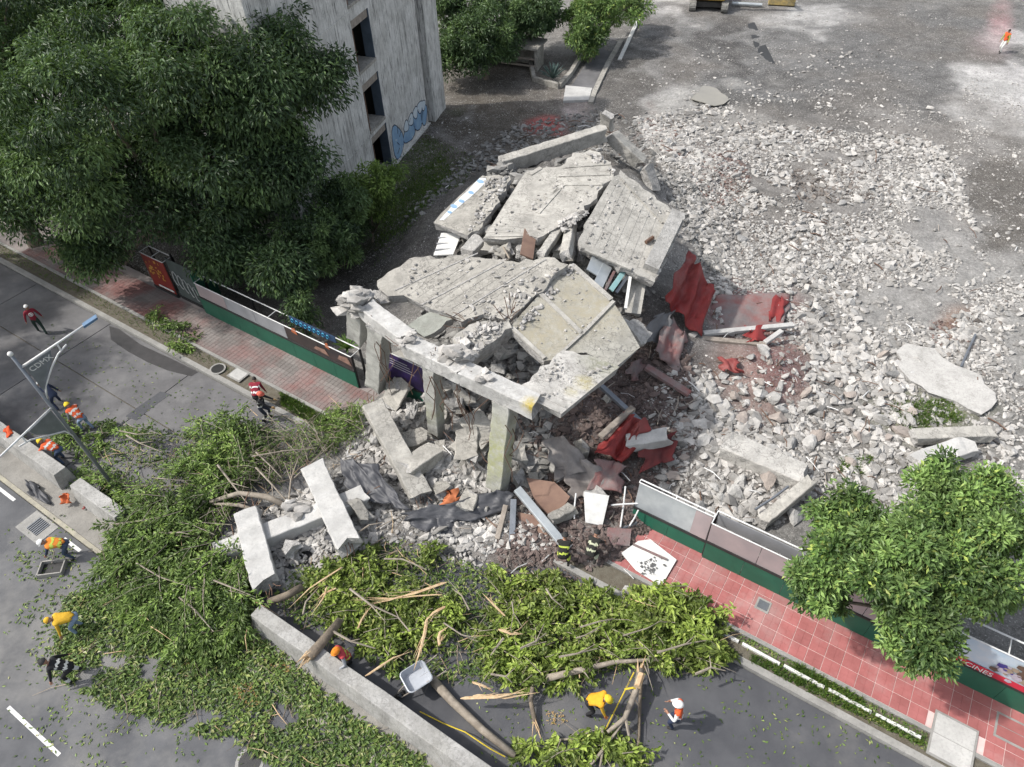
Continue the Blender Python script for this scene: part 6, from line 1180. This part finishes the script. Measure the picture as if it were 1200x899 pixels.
for i, ((u, v), (u2, v2)) in enumerate(TW):
    A, B = at(u, v, .9 + .3 * random.random()), at(u2, v2, .7 + .3 * random.random()); b = MB(); r = random.uniform(.02, .045); q = A.lerp(B, .5) + Vector((random.uniform(-.15, .15), random.uniform(-.15, .15), .1)); b.tube([A, q, B], [r, r * .8, r * .4], 5)
    e = q; dd = (B - A) * .3 + Vector((random.uniform(-.4, .4), random.uniform(-.4, .4), .15)); b.tube([e, e + dd], [r * .6, .006], 4)
    TWO.append(tag(b.build('bare_branch', M['bark_pale'], loc=q), 'thin bare grey branch lying among the fallen foliage', 'branch', 'bare branches in the fallen foliage'))

by_landmark(SPLO, 'torn pale splinter of wood', {'the grey wheelbarrow': (488, 794, .5), 'the sawn log on the barrier': (378, 752, .8), 'the long grey trunk': (560, 830, .3), 'the short thick branch stub': (336, 698, .7)})
by_landmark(TWO, 'thin bare grey branch', {'the arching grey bough': (300, 580, .9), 'the lamp post foot': (140, 578, .5), 'the crossing white columns': (400, 620, .9), 'the grey wheelbarrow': (488, 794, .5), 'the long pale branch on the asphalt': (720, 776, .5), 'the sawn log on the barrier': (378, 752, .8), 'the yellow raincoat': (95, 730, .5), 'the fallen poster': (758, 657, .3)})

# ------------------------------------------------------------------ people
SKIN = mat('skin', (.34, .19, .13), (.28, .15, .1), 6, .6, .05); HAIR = mat('dark_hair', (.02, .016, .014), None, 8, .6, .1); BOOT = mat('boots', (.03, .028, .026), None, 8, .7, .1)
def cm(name, c): return bpy.data.materials.get(name) or mat(name, c, tuple(x * .82 for x in c), 9, .85, .25, 40)
def ik(a, c, l1, l2, pole):
    a, c, pole = Vector(a), Vector(c), Vector(pole); d = c - a; L = min(d.length, (l1 + l2) * .999); d.normalize(); c = a + d * L
    x = (l1 * l1 - l2 * l2 + L * L) / (2 * L); h = math.sqrt(max(l1 * l1 - x * x, 1e-6)); p = pole - d * pole.dot(d); p = p.normalized() if p.length > 1e-4 else Vector((0, 1, 0)); return a + d * x + p * h, c
def seg_d(P, a, b):
    a, b = np.array(a), np.array(b); d = b - a; t = np.clip(((P - a) @ d) / max(d @ d, 1e-9), 0, 1); return np.linalg.norm(P - a - t[:, None] * d, axis=1)
def person(label, foot, face, bend=0, hz=.88, feet=((-.12, .05), (.12, -.05)), hands=((-.25, .1, .85), (.25, .1, .85)), top=('navy', (.03, .035, .06)), legs=('jeans', (.06, .09, .16)), vest=None, stripe=None, helmet=None, cap=False, sleeve=True, glove=None, emblem=False, z=0.0, head_up=.35, zs=1.0, lean=0.0, group=None):
    base = at(*foot, z); t = thing('person', label, 'person', base, group)
    b = math.radians(bend); td = Vector((math.sin(lean), math.sin(b), math.cos(b))).normalized(); fw = Vector((0, math.cos(b), -math.sin(b)))
    hip = Vector((0, -.16 * math.sin(b), hz)); spine = hip + td * .24; chest = hip + td * .44; neck = hip + td * .56; hd = (td * (1 - head_up) + Vector((0, .1, 1)) * head_up).normalized(); head = neck + hd * .15
    J = {'hip': hip, 'spine': spine, 'chest': chest, 'neck': neck}; V = [hip, spine, chest, neck, neck + hd * .06]; R = [.135, .12, .145, .055, .05]; E_ = [(0, 1), (1, 2), (2, 3), (3, 4)]; segs = [(hip, chest, 'top'), (chest, neck, 'top'), (neck + hd * .02, neck + hd * .08, 'skin')]
    hinfo = []
    for sx, (fx, fy), hnd in ((-1, *[feet[0]], hands[0]), (1, *[feet[1]], hands[1])):
        hp = hip + Vector((sx * .095, 0, -.05)); an = Vector((fx, fy, .09)); kn, an = ik(hp, an, .42, .41, (sx * .05, 1, .1)); toe = an + Vector((0, .17, -.055)); toe.z = .04
        i = len(V); V += [hp, kn, an, toe]; R += [.095, .066, .05, .042]; E_ += [(0, i), (i, i + 1), (i + 1, i + 2), (i + 2, i + 3)]; segs += [(hip, hp, 'legs'), (hp, kn, 'legs'), (kn, an + Vector((0, 0, .04)), 'legs'), (an, toe, 'boot')]
        sh = chest + td * .06 + Vector((sx * .185, 0, 0)); el, wr = ik(sh, Vector(hnd), .29, .26, (sx * .6, -.8, -.3))
        i = len(V); V += [sh, el, wr, wr + (wr - el).normalized() * .05]; R += [.068, .05, .036, .036]; E_ += [(2, i), (i, i + 1), (i + 1, i + 2), (i + 2, i + 3)]; segs += [(chest, sh, 'top'), (sh, el, 'top'), (el, wr - (wr - el) * .12, 'top' if sleeve else 'skin'), (wr, wr + (wr - el).normalized() * .08, 'hand')]; hinfo.append((sx, el, wr))
    me = bpy.data.meshes.new('person_rig'); me.from_pydata([tuple(v) for v in V], E_, []); o = bpy.data.objects.new('person_rig', me); C.objects.link(o)
    sk = o.modifiers.new('skin', 'SKIN'); sk.use_smooth_shade = True
    for i, sv in enumerate(me.skin_vertices[0].data): sv.radius = (R[i], R[i] * (.82 if i in (1, 2) else 1)); sv.use_root = (i == 0)
    ss = o.modifiers.new('sub', 'SUBSURF'); ss.levels = 2; ss.render_levels = 2
    dg_ = bpy.context.evaluated_depsgraph_get(); ev = o.evaluated_get(dg_); bm = bmesh.new(); bm.from_mesh(ev.to_mesh()); ev.to_mesh_clear()
    bpy.data.objects.remove(o); bpy.data.meshes.remove(me)
    bm.verts.index_update(); bv = np.array([tuple(v.co) for v in bm.verts]); bfaces = [[v.index for v in f.verts] for f in bm.faces]; bnorm = np.array([tuple(v.normal) for v in bm.verts]); bm.free()
    cen = np.array([bv[f].mean(0) for f in bfaces]); D = np.stack([seg_d(cen, a, c) for a, c, _ in segs], 1); best = D.argmin(1); kinds = [segs[k][2] for k in best]
    sl = {'top': 1, 'skin': 0, 'legs': 2, 'boot': 3, 'hand': 4 if glove else 0}
    rz = Matrix.Rotation(math.radians(face - 90), 4, 'Z'); W = lambda p: base + (rz @ (Vector(p) * zs))
    mb = MB(); mb.v = [W(p) for p in bv]; mb.f = [list(f) for f in bfaces]; mb.m = [sl[k] for k in kinds]
    side = Vector((1, 0, 0)); hf = side.cross(hd) * -1; hf = (hd.cross(side)) * -1 if hd.cross(side).dot(fw + Vector((0, .3, 0))) < 0 else hd.cross(side)
    def add_h(bb, c, r, sc, mi, a0=-math.pi / 2, a1=math.pi / 2, n=10, rings=6): bb.dome(W(c), r * zs, (rz @ hd), n, rings, a0, a1, sc, (rz @ hf), mi)
    add_h(mb, head, .1, (.82, .98, 1.18), 0)
    mb.tube([W(head + hf * .085 + hd * .02), W(head + hf * .122 - hd * .02)], [.012, .018], 5, 0)
    for sx in (-1, 1): add_h(mb, head + side * sx * .085, .028, (.5, .8, 1.2), 0, n=6, rings=4); add_h(mb, head + side * sx * .033 + hf * .088 + hd * .012, .011, (1, 1, 1), 5, n=5, rings=3)
    mb.tube([W(head + side * -.025 + hf * .088 - hd * .055), W(head + side * .025 + hf * .088 - hd * .055)], .007, 4, 5)
    hm = 4 if glove else 0
    for sx, el, wr in hinfo:                                     # palm, four fingers of unequal length and a thumb, loosely curled
        d = (wr - el).normalized(); s = d.cross(Vector((sx, .2, .3))).normalized(); n_ = d.cross(s).normalized(); pm = wr + d * .05
        mb.box(W(pm), .09 * zs, .075 * zs, .03 * zs, rz @ d, rz @ s, rz @ n_, hm)
        for k, L in enumerate((.062, .075, .07, .055)): q = pm + d * .04 + s * (-.028 + .019 * k); mb.tube([W(q), W(q + d * L * .55), W(q + d * L * .9 + n_ * -.02)], [.0105, .0095, .007], 5, hm)
        q = pm - d * .01 + s * -.036; mb.tube([W(q), W(q + d * .03 - s * .028), W(q + d * .062 - s * .03 - n_ * .012)], [.013, .011, .008], 5, hm)
    mats = [SKIN, cm(*top), cm(*legs), BOOT, cm(*glove) if glove else SKIN, HAIR]
    mb.build('body', mats, t, smooth=True)
    def shell(name, pick, off, m_):
        fi = [i for i, k in enumerate(best) if pick(i, k)]; vid = sorted({v for i in fi for v in bfaces[i]}); mp = {v: n for n, v in enumerate(vid)}
        if not fi: return None
        s_ = MB(); s_.v = [W(bv[v] + bnorm[v] * off) for v in vid]; s_.f = [[mp[v] for v in bfaces[i]] for i in fi]; s_.m = [0] * len(fi); return s_
    tpar = (cen - np.array(hip)) @ np.array(td); tors = {0, 1, 2 + 1 + 4, 2 + 1 + 4 + 8}
    if vest:
        s_ = shell('vest', lambda i, k: k in tors and -.06 < tpar[i] < .58 and kinds[i] == 'top', .016, vest)
        if s_:
            vo = s_.build('vest', cm(*vest), t, smooth=True); so = vo.modifiers.new('thick', 'SOLIDIFY'); so.thickness = .012; so.offset = 1
            if stripe:
                for lo_, hi_ in ((.12, .2), (.34, .42)):
                    s2_ = shell('stripe', lambda i, k: k in tors and lo_ < tpar[i] < hi_, .034, stripe)
                    if s2_: s2_.build('reflective_stripe', cm(*stripe), vo, smooth=True)
    elif stripe:
        for pk in (lambda i, k: k in tors and .06 < tpar[i] < .15, lambda i, k: k in tors and .30 < tpar[i] < .38, lambda i, k: k == 5 and .22 < cen[i][2] < .34, lambda i, k: k == 13 and .22 < cen[i][2] < .34):
            s2_ = shell('stripe', pk, .012, stripe)
            if s2_: s2_.build('reflective_stripe', cm(*stripe), t, smooth=True)
    if helmet:
        hb = MB(); add_h(hb, head + hd * .025, .128 if not cap else .108, (.92, 1.08, .98), 0, 0, math.pi / 2, 14, 5)
        hh = hb.build('helmet' if not cap else 'cap', cm(*helmet), t, smooth=True)
        bb = MB(); add_h(bb, head + hd * .02 + hf * .03, .145 if not cap else .11, (.92, 1.15, .1), 0, -1.2, 1.2, 14, 3); bb.build('brim', cm(*helmet), hh, smooth=True)
        if not cap: bb = MB(); bb.tube([W(head + hd * .11 + hf * .1), W(head + hd * .158), W(head + hd * .11 - hf * .1)], .014, 5); bb.build('ridge', cm(*helmet), hh)
    else:
        hb = MB(); add_h(hb, head + hd * .012 - hf * .012, .108, (.86, .98, 1.1), 0, -.15, math.pi / 2, 12, 5); hb.build('hair', HAIR, t, smooth=True)
    if emblem:
        eb = MB(); c = hip + td * .36 - fw * .165
        eb.tube([W(c + (side * math.cos(q) + td * math.sin(q)) * .085) for q in (i * .524 for i in range(13))], .014, 5, 0)
        for dd in (side, td): eb.bar(W(c - dd * .055), W(c + dd * .055), .035, .02, rz @ fw, 0)
        eb.build('back_emblem', [M['white']], t)
    return t
OR = ('orange_fabric_vest', (.62, .10, .03)); YE = ('yellow_helmet', (.62, .47, .03)); WH = ('white_helmet', (.7, .7, .68)); SIL = ('silver_tape', (.55, .55, .52)); LIME = ('lime_tape', (.42, .5, .08))
MAR = ('maroon_cloth', (.22, .02, .035)); BLK = ('black_cloth', (.018, .018, .02)); NAV = ('navy_cloth', (.03, .04, .075)); JEA = ('jeans', (.07, .1, .17)); DKG = ('dark_green_cloth', (.025, .045, .035)); GRY = ('grey_cloth_shirt', (.25, .26, .28)); LBL = ('pale_jeans', (.2, .27, .38)); YEL = ('yellow_shirt', (.60, .36, .03))
person('person in a maroon jacket with a white cross emblem walking away over the shaded carriageway', (51, 391), 128, bend=8, feet=((-.12, .28), (.12, -.25)), hands=((-.34, .12, .86), (.34, .1, .86)), top=MAR, legs=DKG, helmet=WH, cap=True, emblem=True)
person('person in dark navy overalls and white cap stooping behind the lamp post', (70, 476), 150, bend=62, hz=.8, feet=((-.2, -.25), (.22, .2)), hands=((-.2, .6, .35), (.45, .2, .4)), top=NAV, legs=NAV, helmet=WH, cap=True)
person('person in an orange vest and yellow helmet stooping with a branch on the carriageway', (104, 504), 150, bend=50, hz=.85, feet=((-.14, .12), (.14, -.2)), hands=((-.25, .55, .5), (.28, .5, .5)), top=GRY, legs=LBL, vest=OR, stripe=SIL, helmet=YE)
person('person in an orange vest and yellow helmet bending over beside the long white barrier', (76, 541), 165, bend=66, hz=.82, feet=((-.15, -.12), (.15, .1)), hands=((-.3, .75, .75), (.25, .6, .5)), top=('orange_sleeves', (.55, .1, .04)), legs=JEA, vest=OR, stripe=SIL, helmet=YE)
person('person in a maroon and white jacket bending down on the dusty pavement', (307, 478), 95, bend=48, hz=.84, feet=((-.14, .1), (.14, -.12)), hands=((-.28, .4, .5), (.28, .4, .5)), top=MAR, legs=BLK, vest=MAR, stripe=('white_tape', (.7, .7, .68)), helmet=None)
person('person in dark clothes with coral red helmet and tan gloves by the dusty pavement', (312, 492), 5, bend=18, hz=.84, feet=((-.13, .12), (.13, -.12)), hands=((-.2, .55, .95), (.25, .5, .95)), top=BLK, legs=('dark_navy_trousers', (.03, .035, .05)), stripe=SIL, helmet=('coral_helmet', (.6, .13, .09)), glove=('tan_glove', (.42, .26, .12)))
person('person in orange and yellow vest and white helmet leaning over a dark pan', (84, 652), 192, bend=72, hz=.84, feet=((-.17, -.16), (.17, .14)), hands=((-.1, .75, .28), (.22, .72, .26)), top=NAV, legs=('navy_trousers', (.05, .07, .11)), vest=('orange_yellow_vest', (.62, .2, .03)), stripe=LIME, helmet=WH)
person('person in a bright yellow raincoat bent double over the leaf litter', (95, 738), 205, bend=70, hz=.84, feet=((-.14, .1), (.14, -.1)), hands=((-.3, .45, .35), (.3, .45, .35)), top=YEL, legs=LBL, helmet=('yellow_hood', (.6, .36, .03)), cap=True, vest=YEL)
person('person in black firefighting kit with pale stripes stooping in the leaf litter', (90, 794), 185, bend=52, hz=.8, feet=((-.2, .05), (.22, -.15)), hands=((-.35, .45, .45), (.5, .1, .6)), top=BLK, legs=BLK, stripe=SIL, helmet=('black_helmet', (.03, .03, .03)))
person('person in a maroon vest and orange helmet behind the barrier next to the sawn log', (412, 783), 215, bend=22, hz=.82, feet=((-.13, .1), (.13, -.1)), hands=((-.26, .38, .9), (.26, .35, .92)), top=GRY, legs=BLK, vest=('crimson_vest', (.4, .05, .06)), stripe=LIME, helmet=('orange_helmet', (.65, .2, .02)))
person('person in a yellow shirt and yellow helmet stooping beside the cut branches on the asphalt', (693, 834), -20, bend=52, hz=.84, feet=((-.16, .1), (.16, -.12)), hands=((-.2, .5, .45), (.25, .5, .4)), top=YEL, legs=BLK, vest=('amber_vest', (.62, .3, .02)), helmet=YE, glove=('orange_glove', (.5, .15, .05)))
person('person in a white and orange vest and white helmet standing alone on the dark asphalt', (790, 851), 160, bend=8, feet=((-.11, .04), (.11, -.04)), hands=((-.16, .3, 1.18), (.2, .3, 1.15)), top=('white_shirt', (.6, .6, .58)), legs=NAV, vest=OR, stripe=('white_tape', (.7, .7, .68)), helmet=WH)
person('firefighter crouching with lime striped jacket at the foot of the grey channel beam', (660, 660), 80, bend=38, hz=.62, feet=((-.18, .15), (.18, -.15)), hands=((-.25, .55, .5), (.25, .55, .5)), top=('black_turnout', (.022, .022, .02)), legs=('black_turnout', (.022, .022, .02)), stripe=LIME, helmet=('black_helmet', (.03, .03, .03)), z=.25)
person('firefighter crouching in a dark striped jacket before the bright white sheet', (692, 656), 60, bend=48, hz=.62, feet=((-.18, .15), (.18, -.15)), hands=((-.25, .6, .45), (.25, .6, .45)), top=('black_turnout', (.022, .022, .02)), legs=('black_turnout', (.022, .022, .02)), stripe=('faded_tape', (.4, .42, .3)), helmet=('black_helmet', (.03, .03, .03)), z=.25)
person('person in an orange vest and white trousers walking alone across the cleared lot', (1172, 62), 200, bend=4, feet=((-.11, .1), (.11, -.12)), hands=((-.3, .1, .85), (.3, .1, .85)), top=('lime_shirt', (.35, .36, .08)), legs=('white_trousers', (.62, .62, .6)), vest=OR, helmet=None, z=.1)

# ------------------------------------------------------------------ tools and machines
dp = thing('mixing_pan', 'dark open pan with a pale rim on the road before the stooping worker', 'pan', at(63, 668, 0)); c = at(63, 668, 0); ax, ay = Vector((1, .1, 0)).normalized(), Vector((-.1, 1, 0)).normalized(); b = MB()
for sx, sy, lx, ly in ((0, .27, .8, .04), (0, -.27, .8, .04), (.4, 0, .04, .58), (-.4, 0, .04, .58)): b.box(c + ax * sx + ay * sy + Vector((0, 0, .11)), lx, ly, .2, ax, ay)
b.build('rim', mat('pan_rim', (.3, .29, .27), None, 5), dp); b = MB(); b.box(c + Vector((0, 0, .03)), .78, .52, .03, ax, ay); b.build('bottom', M['black_frame'], dp)
b = MB(); b.tube([at(61, 660, .1), at(64, 645, .5)], .02, 5); b.build('handle', M['wood'], dp)
# wheelbarrow on the cut branches
wb = thing('wheelbarrow', 'grey wheelbarrow with rounded tray standing on the cut branches by the barrier', 'wheelbarrow', at(488, 796, 0)); wc = at(488, 794, .62); wx = Vector((math.cos(.55), math.sin(.55), 0)); wy = Vector((-wx.y, wx.x, 0))
def rrect(c, hx, hy, r, z, n=5):
    out = []
    for (qx, qy, a0) in ((1, 1, 0), (-1, 1, 90), (-1, -1, 180), (1, -1, 270)):
        for i in range(n): a = math.radians(a0 + 90 * i / (n - 1)); out.append(c + wx * (qx * (hx - r) + r * math.cos(a)) + wy * (qy * (hy - r) + r * math.sin(a)) + Vector((0, 0, z)))
    return out
b = MB(); A = rrect(wc, .40, .36, .14, .1); B = rrect(wc, .32, .27, .11, -.16); k = len(A); A2 = rrect(wc, .42, .38, .15, .085)
b.add(A + B, [(i, (i + 1) % k, k + (i + 1) % k, k + i) for i in range(k)] + [tuple(k + i for i in range(k))]); b.add(A + A2, [(i, (i + 1) % k, k + (i + 1) % k, k + i) for i in range(k)])
tr = b.build('tray', mat('wheelbarrow_grey', (.38, .40, .43), (.32, .34, .37), 4, .45, .1, metal=.2), wb, smooth=False); so = tr.modifiers.new('thick', 'SOLIDIFY'); so.thickness = .012
for s in (-1, 1):
    b = MB(); b.tube([wc - wx * .62 + wy * s * .1 + Vector((0, 0, -.42)), wc + wy * s * .2 + Vector((0, 0, -.2)), wc + wx * .5 + wy * s * .27 + Vector((0, 0, -.12)), wc + wx * .95 + wy * s * .3 + Vector((0, 0, -.04))], .02, 6); hn = b.build('handle', M['wood'], wb); b = MB(); b.tube([wc + wx * .85 + wy * s * .295 + Vector((0, 0, -.055)), wc + wx * .98 + wy * s * .3 + Vector((0, 0, -.035))], .028, 6); b.build('grip', M['rubber'], hn)
    b = MB(); b.tube([wc + wx * .25 + wy * s * .22 + Vector((0, 0, -.17)), wc + wx * .3 + wy * s * .26 + Vector((0, 0, -.58))], .02, 6); b.build('leg', M['steel'], wb)
b = MB(); c = wc - wx * .62 + Vector((0, 0, -.42)); b.tube([c + wx * .15 * math.cos(q) + Vector((0, 0, .15 * math.sin(q))) for q in (i * .524 for i in range(13))], .045, 6); wh = b.build('wheel', M['rubber'], wb); b = MB(); b.tube([c - wy * .08, c + wy * .08], .04, 8); b.build('hub', M['steel'], wh)
# tracked excavator, working just past the top of the view
ex = thing('excavator', 'yellow tracked excavator standing on the pale lot with its dusty tracks towards us', 'excavator', at(830, 0, .05)); e0 = at(829, 17, .05); ey = (Vector((e0.x, e0.y, 0)).normalized()); exx = Vector((ey.y, -ey.x, 0)); ez = Vector((0, 0, 1)); LT_ = 4.2
for s in (-1, 1):
    cc = e0 + exx * s * 1.35 + ey * (LT_ / 2); b = MB(); prof = [(-LT_ / 2, .42), (-LT_ / 2 + .18, .12), (-LT_ / 2 + .55, 0), (LT_ / 2 - .55, 0), (LT_ / 2 - .18, .12), (LT_ / 2, .42), (LT_ / 2 - .18, .72), (LT_ / 2 - .55, .84), (-LT_ / 2 + .55, .84), (-LT_ / 2 + .18, .72)]
    b.prism([cc + ey * x + ez * (z + .05) - exx * .27 for x, z in prof], exx * .54); tk = b.build('track', mat('dusty_track', (.22, .215, .2), (.1, .1, .095), 4, .9, .6, 20), ex)
    b = MB()
    for (x0, z0), (x1, z1) in zip(prof, prof[1:] + prof[:1]):
        L = math.hypot(x1 - x0, z1 - z0); n = max(1, int(L / .2))
        for i in range(n): f = (i + .5) / n; d = Vector((x1 - x0, z1 - z0)) / L; b.box(cc + ey * (x0 + (x1 - x0) * f + -d.y * -.02) + ez * (z0 + (z1 - z0) * f + .05), .12, .58, .07, ey * d.x + ez * d.y, exx)
    b.build('shoe', bpy.data.materials['dusty_track'], tk)['kind'] = 'stuff'
b = MB(); b.box(e0 + ey * 1.5 + ez * .6, 2.2, 1.8, .4, exx, ey); b.build('undercarriage', M['rubber'], ex)
b = MB(); b.box(e0 + ey * 2.0 + ez * 1.5, 2.6, 3.4, 1.0, exx, ey); bd = b.build('house', M['yellow_machine'], ex); bd.modifiers.new('edge', 'BEVEL').width = .1
b = MB(); b.box(e0 + ey * .9 - exx * .75 + ez * 2.3, 1.0, 1.5, 1.5, exx, ey); cbn = b.build('cab', M['yellow_machine'], ex); b = MB(); b.box(e0 + ey * .13 - exx * .75 + ez * 2.35, .85, .03, 1.2, exx, ey); b.build('windscreen', M['black_frame'], cbn)
b = MB(); b.tube([e0 + ey * .8 + ez * 1.7 + exx * .3, e0 - ey * -.6 + exx * 2.6 + ez * 4.2, e0 + ey * 1.0 + exx * 5.2 + ez * 3.4], [.3, .28, .2], 4); b.build('boom', M['yellow_machine'], ex)
bp = at(915, 6, .1); b = MB(); b.tube([e0 + ey * 1.0 + exx * 5.2 + ez * 3.4, bp + ey * .6 + ez * .9], [.22, .16], 4); b.build('dipper', M['yellow_machine'], ex)
b = MB(); pr = [(-.6, .75), (-.65, .2), (-.3, -.02), (.35, .02), (.55, .3), (.4, .35), (.2, .2), (-.25, .18), (-.45, .3), (-.42, .75)]; b.prism([bp + exx * 1.1 + ey * x + ez * z for x, z in pr], -exx * 2.2); b.build('bucket', mat('worn_yellow', (.38, .28, .1), (.2, .17, .1), 4, .7, .4), ex)
b = MB(); b.tube([at(858, 4, .4), at(893, 6, .35)], .14, 8); tag(b.build('steel_pipe', M['sheet'], loc=at(876, 5, .4)), 'pale pipe lying between the excavator track and its bucket', 'pipe')
# old planter walls, path and other remains at the top
def wall_st(name, label, pts, h, th, m, cat='wall', kind=None):
    b = MB(); P = [at(*p, 0) for p in pts]
    for A, B in zip(P, P[1:]): b.bar(A + Vector((0, 0, h / 2 - .05)), B + Vector((0, 0, h / 2 - .05)), th, h + .1)
    return tag(b.build(name, m, loc=sum(P, Vector()) / len(P)), label, cat)
wall_st('planter_wall', 'low curved concrete wall of the old planter round the agave', [(628, 62), (622, 80), (626, 98), (655, 106), (668, 92), (688, 58)], .5, .28, M['conc_old'])
wall_st('planter_wall', 'low dark kerb wall beside the old footpath', [(728, 50), (712, 78), (697, 110), (692, 124)], .28, .35, M['conc_old'])
plate('footpath', [at(660, 112), at(690, 118), at(700, 104), at(728, 48), at(705, 45), at(672, 100)], .16, .12, M['slab'], None, None, None, 'structure')
b = MB(); b.prism([at(663, 100, .32), at(694, 103, .3), at(690, 117, .28), at(660, 118, .3)], (0, 0, -.18)); tag(b.build('concrete_step', M['conc_smooth'], loc=at(677, 110, .2)), 'pale concrete step at the end of the old footpath', 'step')
sd = thing('low_shed', 'low dark ruined shed with a grey roof under the round dark tree', 'shed', at(600, 85)); p0 = at(598, 82); ax = (at(625, 90) - at(580, 84)).normalized(); ay = Vector((-ax.y, ax.x, 0))
b = MB()
for (x, y, lx, ly) in ((0, 1.4, 4.2, .2), (-2.1, .7, .2, 1.5), (2.1, .7, .2, 1.5)): b.box(p0 + ax * x + ay * y + Vector((0, 0, .8)), lx, ly, 1.8, ax, ay)
b.build('wall', M['conc_old'], sd); b = MB(); b.box(p0 + ay * .9 + Vector((0, 0, 1.78)), 4.6, 2.2, .14, ax, ay); b.build('roof', M['conc_old'], sd)
for z in (.5, 1.0): b = MB(); b.bar(p0 - ax * 2.0 + Vector((0, 0, z)), p0 + ax * 2.0 + Vector((0, 0, z)), .1, .12); b.build('rail', M['wood'], sd)
b = MB(); R_ = random.Random(4); b.prism([at(832 + 19 * math.cos(q) * (1 + .3 * math.sin(3 * q)), 112 + 11 * math.sin(q) * (1 + .25 * math.sin(2 * q)), .3) for q in (i * .3927 for i in range(16))], (0, 0, -.04)); tag(b.build('puddle', M['water'], loc=at(830, 118, .3)), kind='structure')
b = MB(); b.prism([at(876, 28, .15), at(884, 26, .15), at(908, 74, .15), at(892, 79, .15)], (0, 0, -.1)); tag(b.build('rusted_sheet', M['black_frame'], loc=at(890, 55, .1)), 'dark metal sheet strip lying on the lot below the excavator', 'sheet')
